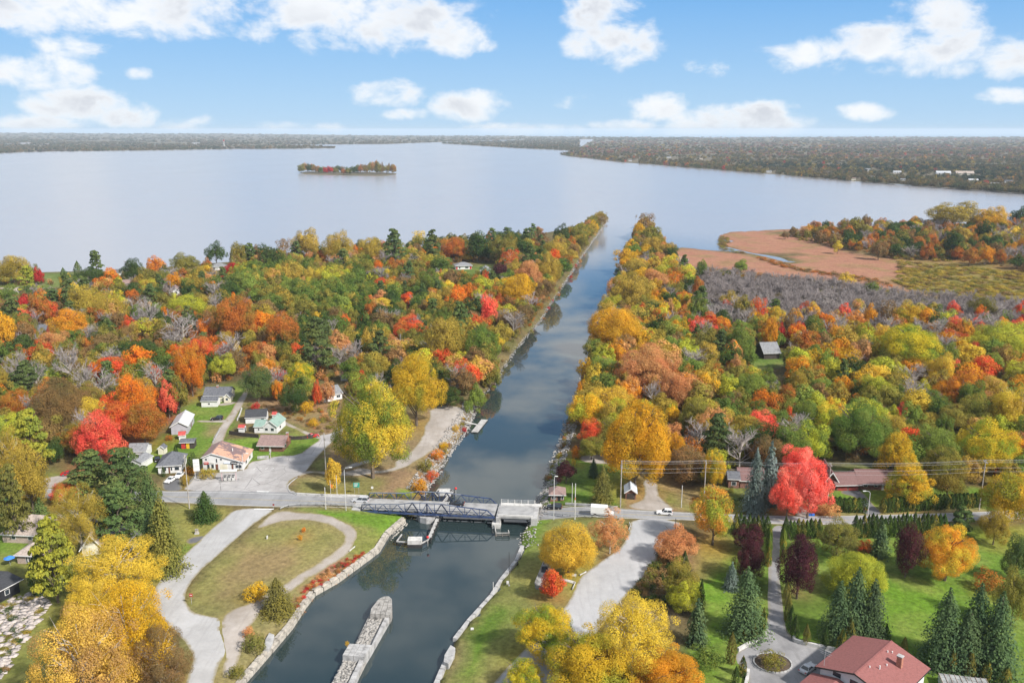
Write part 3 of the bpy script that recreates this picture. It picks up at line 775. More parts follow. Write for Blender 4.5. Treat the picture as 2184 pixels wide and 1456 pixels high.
def bare(seed, n1=16, n2=7, n3=4, tf=.22, tw=.006):
    """leafless crown: limbs, branches and a haze of twigs"""
    r = np.random.default_rng(seed); A, B, RA = [], [], []
    def seg(a, b, ra): A.append(a); B.append(b); RA.append(ra)
    for i in range(n1):
        z0 = r.uniform(tf, .62); a = r.uniform(0, 6.283); p0 = np.array([0, 0, z0]); e = r.uniform(.35, 1.15)
        l = r.uniform(.30, .5); p1 = p0 + np.array([math.cos(a)*math.cos(e)*l, math.sin(a)*math.cos(e)*l, math.sin(e)*l*.9])
        seg(p0, p1, tw*1.7)
        for j in range(n2):
            q0 = p0 + (p1 - p0)*r.uniform(.25, 1); d = unit(unit(p1 - p0) + .8*r.normal(size=3) + np.array([0, 0, .35])); q1 = q0 + d*r.uniform(.10, .22); seg(q0, q1, tw)
            for k in range(n3):
                s0 = q0 + (q1 - q0)*r.uniform(.3, 1); d2 = unit(d + .8*r.normal(size=3) + np.array([0, 0, .3])); seg(s0, s0 + d2*r.uniform(.06, .13), tw*.62)
    A, B, RA = np.array(A), np.array(B), np.array(RA)[:, None]
    d = unit(B - A); x = unit(np.cross(d, r.normal(size=A.shape))); y = np.cross(d, x)
    ring = [x, -.5*x + .866*y, -.5*x - .866*y]
    V = np.stack([A + q*RA for q in ring] + [B + q*RA*.45 for q in ring], 1).reshape(-1, 3)
    o = (np.arange(len(A))*6)[:, None]
    Q = np.concatenate([o + np.array([[0, 1, 4, 3]]), o + np.array([[1, 2, 5, 4]]), o + np.array([[2, 0, 3, 5]])])
    V[:, :2] *= .5/np.percentile(np.abs(V[:, :2]), 99); V[:, 2] = np.minimum(V[:, 2], 1.02)
    return V, Q, np.full(len(Q), .5)

LIB = {}
def lib(kind, gen, limbmat=None, limb=None, leafmat=None):
    V, Q, T = gen
    me = np_mesh(kind + '_crown', V, Q, leafmat or M_LEAF, False, {'tone': ('FLOAT', 'FACE', T)})
    LIB.setdefault(kind, []).append((me, limb, (V, Q, T)))
def make_lib():
    r = np.random.default_rng(99)
    for i, s in enumerate((0, 2, 3, 1, 0)): lib('broad_hero', broad(100+i, 84, .0108, 52000, .11, s, (.12, .29), .15, .06), limb=limbs_mesh('trunk', .13, M_BARK, r, 16))
    for i, s in enumerate((0, 0, 3, 1, 2, 0)): lib('broad_near', broad(120+i, 50, .0168, 16000, .12, s, (.14, .32), .1, .06), limb=limbs_mesh('trunk', .14, M_BARK, r, 12))
    for i, s in enumerate((0, 1, 3, 0, 2, 3, 1, 0, 3)): lib('broad_mid', broad(140+i, 26, .035, 3500, .13, s, (.20, .38), .05, .06), limb=limbs_mesh('trunk', .16, M_BARK, r, 8))
    for i, s in enumerate((0, 1, 2)): lib('thin_near', broad(170+i, 70, .0135, 12000, .16, s, (.12, .24), .1, .16), limb=limbs_mesh('trunk', .2, M_BARKP, r, 26, spread=.31, rad=.015))
    for i, s in enumerate((0, 2)): lib('thin_hero', broad(175+i, 110, .0082, 40000, .15, s, (.09, .21), .1, .12), limb=limbs_mesh('trunk', .16, M_BARKP, r, 30, spread=.31, rad=.013))
    for i, s in enumerate((0, 1)): lib('thin_mid', broad(180+i, 44, .026, 1900, .18, s, (.14, .26), .1, .18), limb=limbs_mesh('trunk', .2, M_BARKP, r, 18, spread=.31, rad=.018))
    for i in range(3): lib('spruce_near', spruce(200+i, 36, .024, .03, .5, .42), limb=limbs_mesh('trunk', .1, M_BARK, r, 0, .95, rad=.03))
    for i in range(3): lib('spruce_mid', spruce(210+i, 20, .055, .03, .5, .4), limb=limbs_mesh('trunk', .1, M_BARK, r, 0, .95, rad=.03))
    for i in range(3): lib('pine_near', pine(220+i, 42, .022, 5200, .14), limb=limbs_mesh('trunk', .2, M_BARK, r, 14, .95, .28))
    for i in range(3): lib('pine_mid', pine(230+i, 26, .040, 1700, .14), limb=limbs_mesh('trunk', .2, M_BARK, r, 8, .95, .28))
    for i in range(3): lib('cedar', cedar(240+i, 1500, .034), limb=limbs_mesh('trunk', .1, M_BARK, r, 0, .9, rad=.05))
    for i in range(3): lib('hedge', cedar(250+i, 1000, .042, flat=.6), limb=limbs_mesh('trunk', .1, M_BARK, r, 0, .9, rad=.05))
    for i in range(4): lib('bare', bare(260+i), limb=limbs_mesh('trunk', .2, M_BARKP, r, 10, .8), leafmat=M_TWIG)
    for i in range(3): lib('shrub', broad(270+i, 26, .040, 1500, .0, 2, (.22, .38)), limb=limbs_mesh('trunk', .12, M_BARK, r, 8, .6))
make_lib()

# linear base colours of the autumn crowns: (name, main, second)
PAL = {
    'yellow': ((.70,.49,.055), (.55,.40,.055)), 'gold': ((.66,.38,.025), (.52,.32,.03)), 'amber': ((.64,.28,.025), (.52,.29,.03)), 'lime': ((.47,.46,.045), (.33,.35,.045)),
    'olive': ((.28,.235,.046), (.18,.18,.036)), 'mustard': ((.46,.33,.055), (.31,.235,.042)), 'green': ((.12,.18,.036), (.18,.22,.042)), 'leafgreen': ((.23,.295,.055), (.165,.225,.042)), 'darkgreen': ((.050,.088,.024), (.075,.105,.028)),
    'orange': ((.68,.20,.022), (.58,.25,.03)), 'rust': ((.46,.15,.03), (.33,.17,.035)), 'red': ((.66,.095,.035), (.54,.18,.04)), 'scarlet': ((.80,.105,.070), (.70,.17,.09)), 'coral': ((.86,.125,.09), (.84,.23,.165)), 'crimson': ((.46,.030,.035), (.52,.05,.04)),
    'greenyellow': ((.20,.265,.04), (.64,.48,.045)), 'orangeyellow': ((.74,.33,.035), (.66,.47,.05)), 'goldbrown': ((.62,.43,.075), (.44,.28,.09)), 'peach': ((.58,.30,.115), (.50,.22,.085)), 'purple': ((.070,.023,.029), (.10,.032,.036)), 'brown': ((.27,.165,.065), (.20,.14,.06)), 'pinegreen': ((.095,.140,.048), (.135,.17,.05)), 'bluespruce': ((.175,.22,.20), (.13,.17,.14)),
    'sprucegreen': ((.085,.135,.062), (.115,.165,.065)), 'yellowpine': ((.36,.34,.045), (.21,.245,.04)), 'olivepine': ((.17,.165,.045), (.23,.20,.045)), 'yellowgreen': ((.66,.49,.035), (.22,.30,.035)), 'orangegreen': ((.68,.29,.045), (.32,.36,.045)), 'goldgreen': ((.60,.38,.03), (.32,.31,.04)), 'grey': ((.34,.30,.29), (.34,.30,.29)),
}
# ------------------------------------------------------------------ canal walls, piers, riprap
M_STONE = plain('limestone', (.37, .34, .295), .9, .28, .9, bump=.5)
M_STONE2 = plain('dark_limestone', (.30, .285, .265), .9, .3, .9, bump=.5)
M_CONC = plain('concrete', (.36, .355, .35), .88, .22, .7, bump=.3)
M_CONCW = plain('white_concrete', (.50, .49, .47), .85, .16, .8)
M_CONCD = plain('stained_concrete', (.27, .265, .26), .9, .35, .5)
M_ROCK = plain('riprap_rock', (.31, .295, .28), .92, .32, .5)
M_TIMBER = plain('weathered_timber', (.20, .185, .165), .9, .3, 1.2)
M_TIMBERW = plain('white_timber', (.38, .37, .355), .8, .25, .9)
M_BLACK = plain('black_timber', (.035, .034, .034), .85, .3, 1.0)
M_RED = plain('signal_red', (.55, .03, .03), .5, .1, 1.0)
def stone_variants(n, seed, amp=.06):
    r = np.random.default_rng(seed); out = []
    for _ in range(n):
        mb = MB(); mb.box(-.5, .5, -.5, .5, -.5, .5)
        v = np.array(mb.v) + r.uniform(-amp, amp, (8, 3)); v[4:, :2] *= .93
        mb.v = [tuple(p) for p in v]; out.append(mb.mesh('stone', None))
    return out
def with_mat(ms, m):
    for me in ms: me.materials.append(m)
    return ms
ST_LIME = with_mat(stone_variants(6, 1, .025), M_STONE); ST_CONC = with_mat(stone_variants(4, 2, .02), M_CONC); ST_DARK = with_mat(stone_variants(5, 3), M_STONE2)
def wall_run(name, label, L, step, width, z0, z1, off, variants, second=None, cat='wall'):
    e = empty(name, (float(L[0][0]), float(L[0][1]), 0), 0, label, cat)
    P = resample(L, step); rr = np.random.default_rng(len(P))
    for i in range(len(P) - 1):
        a, b2 = P[i], P[i+1]; d = b2 - a; l = float(np.hypot(*d)); ang = math.atan2(d[1], d[0]); nrm = np.array([-d[1], d[0]]) / l
        s = -1.0 if (in_poly(np.array([(a + b2)/2 + nrm*3]), LAND_L) | in_poly(np.array([(a + b2)/2 + nrm*3]), LAND_R))[0] else 1.0
        rows = [(off, width, z0, z1)] + ([second] if second else [])
        for (o_, w_, za, zb) in rows:
            c = (a + b2)/2 - nrm*s*o_
            zt = zb + rr.uniform(-.05, .05)
            add_obj('stone', variants[rr.integers(0, len(variants))], e, (float(c[0]) - e.location.x, float(c[1]) - e.location.y, (za + zt)/2), ang, (l*.97, w_*rr.uniform(.94, 1.04), zt - za))
    return e
LW = W([(866,1112),(830,1145),(810,1178),(725,1241),(673,1271),(654,1296),(626,1340),(582,1392),(527,1455),(440,1570)])
wall_run('canal_wall', 'pale limestone block wall along the left canal bank below the bridge', LW, 2.7, .95, -1.2, 1.42, 1.0, ST_LIME, (.28, .5, -1.2, 1.0))
RW = W([(1111,1168),(1097,1200),(1065,1240),(1044,1274),(994,1329),(965,1368)])
wall_run('canal_wall', 'grey concrete coping along the right canal bank below the bridge', RW, 3.0, .95, -1.2, .92, .5, ST_CONC)
RW2 = W([(947,1412),(929,1455),(880,1570)])
wall_run('canal_wall', 'short grey concrete coping at the bottom right canal edge', RW2, 3.0, 1.1, -1.2, .95, .5, ST_CONC)
def px_block(name, label, cat, pts, z0, z1, mat, z=None):
    P = [U(a, b2, z1) for a, b2 in pts]; c = np.mean(P, 0)
    e = MB().prism([(x - c[0], y - c[1]) for x, y in P], 0, z1 - z0)
    o = e.build(name, mat, None, loc=(float(c[0]), float(c[1]), z0), bevel=.08); tag(o, label, cat); return o
px_block('mooring_block', 'chamfered concrete block at the end of the right coping', 'block', [(961,1374),(971,1380),(969,1396),(957,1414),(946,1410),(948,1395)], -1, 1.8, M_CONC)
px_block('mooring_block', 'squared concrete block on the bank beside the left canal wall', 'block', [(574,1348),(585,1352),(582,1366),(572,1382),(562,1382),(566,1362)], .4, 2.0, M_CONC)
# --- centre pier
def quad_cells(e, Q, nu, nv, z0, z1, variants, name='stone', gap=.04):
    Q = np.array(Q); rr = np.random.default_rng(nu*7 + nv)
    f = lambda u, v: (Q[0]*(1-u)*(1-v) + Q[1]*u*(1-v) + Q[2]*u*v + Q[3]*(1-u)*v)
    for i in range(nu):
        for j in range(nv):
            u0, u1, v0, v1 = i/nu, (i+1)/nu, j/nv, (j+1)/nv
            C = [f(u0, v0), f(u1, v0), f(u1, v1), f(u0, v1)]; c = np.mean(C, 0)
            C = [c + (p - c)*(1 - gap*2) for p in C]
            zt = z1 + rr.uniform(-.04, .04)
            o = MB().prism([(p[0]-c[0], p[1]-c[1]) for p in C], 0, zt - z0).build(name, variants, e, loc=(float(c[0]) - e.location.x, float(c[1]) - e.location.y, z0 - e.location.z))
pz = lambda lst, z: [np.array(U(a, b2, z)) for a, b2 in lst]
c0 = U(775, 1380, 0)
PIER = empty('canal_pier', (c0[0], c0[1], 0), 0, 'long grey stone crib pier standing in the middle of the canal', 'pier')
def pier_poly(name, pts, z0, z1, mat):
    P = pz(pts, z1); return MB().prism([(p[0]-c0[0], p[1]-c0[1]) for p in P], z0, z1).build(name, mat, PIER)
pier_poly('core', [(790,1306),(836,1306),(793,1384),(756,1456),(690,1570),(640,1570),(707,1456),(758,1372)], -1.5, .95, M_STONE2)
Z1, Z2 = 2.5, 1.7
quad_cells(PIER, pz([(789,1308),(832,1310),(837,1296),(792,1295)], Z1), 4, 1, -1.4, Z1, M_STONE2)
quad_cells(PIER, pz([(792,1294),(837,1295),(836,1275),(806,1276)], Z1), 4, 3, -1.4, Z1 - .25, M_STONE2)
quad_cells(PIER, pz([(806,1275),(836,1274),(829,1268),(817,1269)], Z1), 2, 1, -1.4, Z1 - .3, M_STONE2)
quad_cells(PIER, pz([(730,1396),(777,1400),(793,1374),(745,1371)], Z1), 4, 4, -1.4, Z1, M_CONC)
quad_cells(PIER, pz([(779,1402),(791,1384),(834,1310),(823,1310)], Z2), 1, 11, -1.4, Z2, M_CONC)
quad_cells(PIER, pz([(741,1458),(754,1458),(777,1404),(767,1404)], Z2), 1, 6, -1.4, Z2, M_CONC)
quad_cells(PIER, pz([(660,1570),(690,1570),(753,1459),(740,1459)], Z2), 1, 6, -1.4, Z2, M_CONC)
def rocks(name, label, pts, size, zfun, mat, parent=None, seed=1, flat=.6):
    """loose stones as one mass"""
    r = np.random.default_rng(seed); n = len(pts)
    base = np.array([(1,0,0),(-1,0,0),(0,1,0),(0,-1,0),(0,0,1),(0,0,-1),(.6,.6,.6),(-.6,.6,.6),(.6,-.6,.6),(-.6,-.6,.6)])
    tri = np.array([(4,6,7),(4,7,9),(4,9,8),(4,8,6),(0,2,6),(2,1,7),(1,3,9),(3,0,8),(6,2,7),(7,1,9),(9,3,8),(8,0,6)])
    V = base[None] * r.uniform(.65, 1.2, (n, 10, 1)) * (r.uniform(*size, n)/2)[:, None, None]
    a = r.uniform(0, 6.283, n); ca, sa = np.cos(a)[:, None], np.sin(a)[:, None]
    X = V[:,:,0]*ca - V[:,:,1]*sa; Y = V[:,:,0]*sa + V[:,:,1]*ca
    z = zfun(pts)
    P = np.stack([X + pts[:,0:1], Y + pts[:,1:2], V[:,:,2]*flat + z[:, None]], 2).reshape(-1, 3)
    Fc = (tri[None] + (np.arange(n)*10)[:, None, None]).reshape(-1, 3)
    if parent is not None: P = P - np.array(parent.location)
    o = link(bpy.data.objects.new(name, np_mesh(name, P, Fc, mat)), parent); tag(o, label, None, None, 'stuff'); return o
def sample_poly(pxs, z, n, seed):
    P = W(pxs, z); r = np.random.default_rng(seed); lo, hi = P.min(0), P.max(0); Q = r.uniform(lo, hi, (n*4, 2)); return Q[in_poly(Q, P)][:n]
rk = np.vstack([sample_poly([(792,1311),(820,1311),(778,1384),(760,1372)], 1.0, 300, 1), sample_poly([(735,1402),(765,1404),(738,1458),(690,1570),(650,1570),(708,1456)], 1.0, 420, 2)])
rocks('rubble_fill', None, rk, (.35, .95), lambda p: np.full(len(p), 1.05), M_STONE2, PIER, 3, .5)
def along(key, n, d0, d1, seed, lo=None, hi=None):
    r = np.random.default_rng(seed); L = resample(sh[key], 1.0)
    if lo is not None: L = L[(L[:,1] >= lo) & (L[:,1] <= hi)]
    d = np.gradient(L, axis=0); l = np.hypot(d[:,0], d[:,1]) + 1e-9; nrm = np.stack([-d[:,1]/l, d[:,0]/l], 1)
    k = r.integers(0, len(L), n); s = r.uniform(d0, d1, n)
    A = L[k] + nrm[k]*s[:, None]; B = L[k] - nrm[k]*s[:, None]
    inA = in_poly(A, LAND_L) | in_poly(A, LAND_R)
    return np.where(inA[:, None], A, B) + r.normal(0, .3, (n, 2))
yy = lambda py: U(1000, py, 0)[1]
rp = np.vstack([along('lu', 2200, -.3, 5.8, 5, yy(1056), yy(868)), along('lu', 2200, -.3, 1.6, 6, yy(868), yy(466)), along('ru', 1700, -.4, 5.2, 7, yy(1098), yy(900)), along('ru', 700, -.3, 1.3, 8, yy(900), yy(470)), along('rl', 160, -1.6, 4.5, 9, yy(1175), yy(1098))])
rocks('riprap', 'loose grey riprap stones lining both canal banks', rp, (.3, .8), lambda p: np.maximum(th(p), -.1) + .12, M_ROCK, None, 4)
# gravel apron of the left abutment
ap = sample_poly([(885,1082),(870,1085),(850,1118),(822,1140),(830,1144),(862,1120)], 1.5, 300, 12)
rocks('riprap', 'pale gravel stones below the left end of the bridge', ap, (.3, .7), lambda p: th(p) + .05, M_STONE, None, 14)

# ------------------------------------------------------------------ swing bridge
M_BLUE = plain('blue_steel', (.034, .058, .135), .55, .3, .8, spec=.4)
M_BLUED = plain('dark_blue_steel', (.022, .030, .060), .6, .3, .8)
M_BLUEG = plain('worn_blue_steel', (.16,.18,.23), .5, .3, .8)
M_GALV = plain('galvanised', (.42, .43, .44), .5, .2, .8, metal=.3)
M_DECK = plain('bridge_deck', (.31, .308, .305), .85, .2, .35)
bp1, bp2 = Vector((*U(769, 1090, 2.55), 0)), Vector((*U(1056, 1103.5, 2.55), 0))
BAX = (bp2 - bp1); BLEN = BAX.length; BANG = math.atan2(BAX.y, BAX.x)
BW = 8.2; ZB = 2.55; ZD = 3.32
BR = empty('swing_bridge', (bp1.x, bp1.y, 0), BANG, 'blue steel truss swing bridge carrying the road over the canal', 'bridge')
s2x = lambda px: (px - 769) / (1056 - 769) * BLEN
dk = MB().box(.2, BLEN - .2, .35, BW - .35, ZD - .30, ZD).build('deck', M_DECK, BR)
for i in range(10): MB().box(i*BLEN/10 + .3, i*BLEN/10 + .62, .3, BW - .3, ZB - .25, ZD - .33).build('floor_beam', M_BLUED, BR)
for yk in (2.2, 6.0): MB().box(.3, BLEN - .3, yk - .15, yk + .15, ZB - .12, ZD - .32).build('stringer', M_BLUED, BR)
top_prof = [(769, 2.2), (786, 2.45), (849, 2.75), (881, 3.5), (943, 3.5), (975, 3.0), (1039, 2.25), (1056, 2.2)]
ztop = lambda x: ZB + float(np.interp(x, [p[0] for p in top_prof], [p[1] for p in top_prof]))
bot = [769, 802, 833, 865, 897, 928, 960, 992, 1023, 1055]; tops = [786, 818, 849, 881, 912, 943, 975, 1007, 1039]
for side, y0 in ((0, 0.0), (1, BW)):
    T = MB().bar((0, y0, ZB), (BLEN, y0, ZB), .34, .46).build('truss', M_BLUE, BR)
    tv = lambda px: (s2x(px), y0, ztop(px))
    bv = lambda px: (s2x(px), y0, ZB)
    seq = [773] + tops
    for a, b2 in zip(seq[:-1], seq[1:]): MB().bar(tv(a), tv(b2), .26, .26).build('top_chord', M_BLUEG if a < 945 else M_BLUE, T)
    MB().bar(bv(769.5), tv(773), .26, .26).build('end_post', M_BLUED, T); MB().bar(tv(1039), bv(1055), .26, .26).build('end_post', M_BLUE, T)
    for b_ in bot[1:-1]: MB().bar(bv(b_), tv(b_), .13, .16).build('vertical', M_BLUE, T)
    MB().bar(bv(912), tv(912), .32, .36).build('pivot_post', M_BLUED, T)
    for i, t_ in enumerate(tops):
        heavy = t_ in (881, 943)
        for q in (bot[i], bot[i+1]):
            if t_ == 912: q = 912 + (q - 912)*.9
            MB().bar(bv(q), tv(t_), .26 if heavy else .15, .30 if heavy else .18).build('diagonal', M_BLUED if heavy else M_BLUE, T)
    for b_ in bot[1:-1]: MB().box(s2x(b_) - .42, s2x(b_) + .42, y0 - .20, y0 + .20, ZB - .30, ZB + .40).build('gusset_plate', M_BLUE, T)
    yr = y0 + (.55 if side == 0 else -.55)
    for zr in (.55, 1.05): MB().tube([(0.3, yr, ZD + zr), (BLEN - .3, yr, ZD + zr)], .045, 5).build('handrail', M_BLUED, T)
# pivot pier
pv = MB()
pc = Vector((s2x(912), BW/2, 0))
poly = [(pc.x + 4.0*math.cos(a), pc.y + 5.2*math.sin(a)) for a in [math.pi*2*k/12 for k in range(12)]]
pv.prism(poly, -1.6, 1.75); pv.build('pivot_pier', M_CONC, BR)
MB().prism([(pc.x + 2.6*math.cos(a), pc.y + 2.6*math.sin(a)) for a in [math.pi*2*k/16 for k in range(16)]], 1.76, ZB - .26).build('turntable', M_BLUED, BR)
# fixed concrete span
fq = Vector((*U(1061, 1101, 3.2), 0)); fr_ = Vector((*U(1137, 1104, 3.2), 0)); FL = (fr_ - fq).length; FA = math.atan2(fr_.y - fq.y, fr_.x - fq.x)
FS = empty('road_span', (fq.x, fq.y, 0), FA, 'pale concrete fixed span between the swing bridge and the right bank', 'bridge')
MB().box(0, FL, 0, 9.2, 2.75, 3.30).build('deck', M_DECK, FS)
MB().box(.1, FL - .1, -.02, .34, 3.301, 3.80).build('parapet', M_CONCW, FS)
MB().box(.1, FL + 2, 7.5, 9.16, 3.301, 3.52).build('sidewalk', M_CONCW, FS)
for k in range(6): MB().box(.1 + k*(FL - .3)/5, .3 + k*(FL - .3)/5, 8.95, 9.13, 3.521, 4.6).build('rail_post', M_CONCW, FS)
for zr in (3.9, 4.2, 4.55): MB().bar((.1, 9.04, zr), (FL + .1, 9.04, zr), .08, .09).build('rail', M_GALV, FS)
for k in range(5): MB().box(.4 + k*(FL - 1)/4, .8 + k*(FL - 1)/4, .4, 8.8, 1.95, 2.49).build('girder', M_CONCD, FS) if False else None
for yk in (.7, 2.9, 5.1, 7.3): MB().box(.1, FL - .1, yk, yk + .5, 2.1, 2.74).build('girder', M_CONCD, FS)
RP = MB().box(-1.5, .9, -1.3, 10.2, -1.6, 1.45).build('rest_pier', M_CONCW, FS)
MB().box(-.35, .85, -.7, 9.7, 1.451, 3.2).build('rest_pier_shaft', M_CONC, RP)
MB().box(FL - .6, FL + 1.2, -.6, 9.8, -1, 3.28).build('abutment', M_CONC, FS)
MB().box(.8, FL - 1.2, 9.6, 10.4, -1, 1.9).build('back_wall', M_CONCD, FS)
la = MB().box(-2.6, .0, -.5, BW + .5, .6, 3.28).build('left_abutment', M_CONC, BR)
# fender cribs upstream and downstream of the pivot
def fender(label, base_px, far_px, boom, box_px, boxw, red_px, zt=1.35):
    b0 = Vector((*U(*base_px, zt), zt)); f0 = Vector((*U(*far_px, zt), zt))
    e = empty('fender_pier', (b0.x, b0.y, 0), 0, label, 'pier')
    L_ = lambda v: (v[0] - b0.x, v[1] - b0.y, v[2])
    d = (f0 - b0); n = max(3, int(d.length/2.4)); side = Vector((-d.y, d.x, 0)).normalized()
    MB().bar(L_(b0), L_(f0), .9, .3).build('walkway', M_TIMBERW, e)
    for i in range(n + 1):
        p = b0 + d*(i/n)
        for s in (-.5, .5):
            q = p + side*s; MB().tube([L_((q.x, q.y, -1.5)), L_((q.x, q.y, zt + .35))], .16, 6).build('pile', M_BLACK, e)
    for s in (-.55, .55):
        MB().bar(L_(b0 + side*s + Vector((0, 0, -.55))), L_(f0 + side*s + Vector((0, 0, -.55))), .18, .28).build('waler', M_BLACK, e)
    pts = [Vector((*U(*p, zt), zt)) for p in boom]
    for a, b2 in zip(pts[:-1], pts[1:]):
        MB().bar(L_(a), L_(b2), .30, .26).build('boom', M_TIMBERW, e)
        m_ = max(1, int((b2 - a).length/1.6))
        for i in range(m_ + 1):
            p = a.lerp(b2, i/m_); MB().tube([L_((p.x, p.y, -1.5)), L_((p.x, p.y, zt - .1))], .13, 6).build('pile', M_BLACK, e)
        MB().bar(L_(a + Vector((0, 0, -.7))), L_(b2 + Vector((0, 0, -.7))), .14, .2).build('waler', M_BLACK, e)
    bc = Vector((*U(*box_px, 1.0), 0)); q = L_(bc)
    MB().box(q[0] - boxw/2, q[0] + boxw/2, q[1] - 1.2, q[1] + 1.2, -1.4, 1.0).build('crib', M_BLACK, e)
    MB().box(q[0] - boxw/2 + .02, q[0] + boxw/2 - .02, q[1] - 1.18, q[1] + 1.18, 1.002, 2.35).build('concrete_block', M_CONCW, e, bevel=.06)
    rp_ = Vector((*U(*red_px, zt + 1.2), zt + 1.2)); q = L_(rp_)
    MB().tube([(q[0], q[1], -1), (q[0], q[1], zt + 1.1)], .10, 6).build('beacon_post', M_TIMBERW, e)
    MB().ell((q[0], q[1], zt + 1.35), .42, .42, .38, 10, 6).build('beacon', M_RED, e, True)
    return e
fender('timber fender pier with pale block and red beacon, downstream below the bridge', (933,1106), (915,1148), [(914,1150),(899,1158),(846,1154),(857,1139)], (885,1157), 3.9, (912,1146))
fender('timber fender pier with pale block and red beacon, upstream behind the bridge', (940,1078), (966,1046), [(966,1046),(958,1042),(936,1042),(928,1052),(934,1058)], (948,1054), 3.4, (972,1042))
g0 = Vector((*U(1054, 1114, 1.0), 0))
DL = empty('dolphin', (g0.x, g0.y, 0), 0, 'small timber dolphin with rails in front of the right bridge pier', 'pier')
for pxa, pxb in (((1054,1114),(1058,1136)), ((1057,1136),(1086,1136)), ((1086,1136),(1084,1130))):
    a, b2 = Vector((*U(*pxa, 1.1), 1.1)), Vector((*U(*pxb, 1.1), 1.1)); a -= g0; b2 -= g0
    MB().bar(a, b2, .22, .2).build('rail', M_TIMBERW, DL); m_ = max(1, int((b2 - a).length/1.5))
    for i in range(m_ + 1):
        p = a.lerp(b2, i/m_); MB().tube([(p.x, p.y, -1.4), (p.x, p.y, 1.0)], .13, 6).build('pile', M_TIMBER, DL)
    MB().bar(a - Vector((0, 0, .6)), b2 - Vector((0, 0, .6)), .16, .2).build('waler', M_TIMBER, DL)
# floating dock and gangway
d0 = Vector((*U(1023, 907, .5), 0)); d1 = Vector((*U(1011, 920, .5), 0)); d2 = Vector((*U(1033, 893, .5), 0))
ax = (d2 - d1); DK = empty('floating_dock', (d0.x, d0.y, 0), math.atan2(ax.y, ax.x), 'pale floating dock with gangway on the left canal bank', 'dock')
LL_ = ax.length
for i in range(14): MB().box(-LL_/2 + i*LL_/14, -LL_/2 + (i+.94)*LL_/14, -1.3, 1.3, .38, .46).build('plank', M_TIMBERW, DK)
for s in (-.9, .9): MB().box(-LL_/2, LL_/2, s - .35, s + .35, -.25, .37).build('float', M_BLACK, DK)
gw0 = Vector((*U(992, 899, 2.2), 2.2)); gw1 = Vector((*U(1017, 905, .6), .6))
gm = Matrix.Rotation(-DK.rotation_euler.z, 3, 'Z')
MB().bar(gm @ (gw0 - d0), gm @ (gw1 - d0), .9, .12).build('gangway', M_CONCW, DK)
yb = gp(983, 893)
# ------------------------------------------------------------------ buildings
BUILD_LIST = []
MW = {}
def wm(name, *a, **k):
    if name not in MW: MW[name] = plain(name, *a, **k)
    return MW[name]
W_WHITE = wm('white_siding', (.60,.60,.595), .6, .08, .8); W_CREAM = wm('cream_siding', (.60,.57,.46), .6, .08, .8); W_LILAC = wm('lilac_siding', (.37,.36,.40), .6, .08, .8); W_BRICK = wm('brown_brick', (.16,.075,.05), .8, .3, 3.0)
W_TANB = wm('tan_brick', (.38,.30,.255), .85, .2, 4.0); W_LOG = wm('log_wall', (.20,.10,.075), .8, .25, 2.0); W_RED = wm('red_paint', (.42,.035,.03), .6, .1, 1.0); W_YEL = wm('yellow_paint', (.60,.36,.02), .6, .1, 1.0); W_BLK = wm('black_cladding', (.022,.023,.028), .6, .2, 1.0)
W_DARK = wm('dark_cladding', (.05,.04,.036), .7, .2, 1.0); W_MAROON = wm('maroon_door', (.27,.05,.04), .6, .2, 1.0)
R_SLATE = wm('slate_shingle', (.115,.12,.135), .85, .22, 1.6); R_GREY = wm('grey_shingle', (.20,.205,.215), .85, .2, 1.5); R_LGREY = wm('light_metal_roof', (.47,.48,.50), .5, .1, .6); R_GREEN = wm('green_roof', (.21,.30,.26), .7, .1, .8)
R_BROWN = wm('brown_shingle', (.24,.165,.15), .85, .15, 1.5); R_TAN = wm('tan_shingle', (.36,.30,.26), .9, .2, 2.2); R_LOGR = wm('brown_red_shingle', (.17,.098,.092), .85, .12, 2.5); R_REDB = wm('red_brown_shingle', (.235,.092,.084), .85, .12, 2.5); R_PATCH = None
R_REDR = wm('red_roof', (.40,.07,.06), .7, .15, 1.2); R_BLK = wm('black_shingle', (.05,.052,.058), .85, .2, 2.0); R_TIN = wm('tin_roof', (.50,.55,.60), .4, .12, .7); R_PINK = wm('pinkish_roof', (.42,.24,.17), .85, .12, 1.2)
GLASS = wm('window_glass', (.03,.04,.05), .12, .2, .5, spec=.6); FRAME = wm('window_frame', (.66,.66,.65), .5, .05, 1.0); M_DOOR = wm('door_brown', (.14,.06,.04), .6, .2, 1.0); M_DOORW = wm('door_white', (.58,.58,.57), .5, .08, 1.0)
M_CHIM = wm('chimney_brick', (.36,.16,.11), .85, .25, 4.0)
def patch_roof():
    m, b, p, out = mat_new('peeling_roof')
    geo = b.n('ShaderNodeNewGeometry').outputs['Position']
    nz = b.noise(.22, 6, .62, geo, .4).outputs['Fac']; n2 = b.noise(2.2, 4, .6, geo).outputs['Fac']
    c = b.mix(b.mr(nz, .50, .54), (.47,.27,.185), (.17,.115,.115))
    k = b.mr(n2, .3, .7, .88, 1.1); kc = b.n('ShaderNodeCombineColor')
    for i in range(3): b.put(kc.inputs[i], k)
    b.put(p.inputs['Base Color'], b.mix(1.0, c, kc.outputs[0], 'MULTIPLY')); p.inputs['Roughness'].default_value = .9
    return m
R_PATCH = patch_roof()
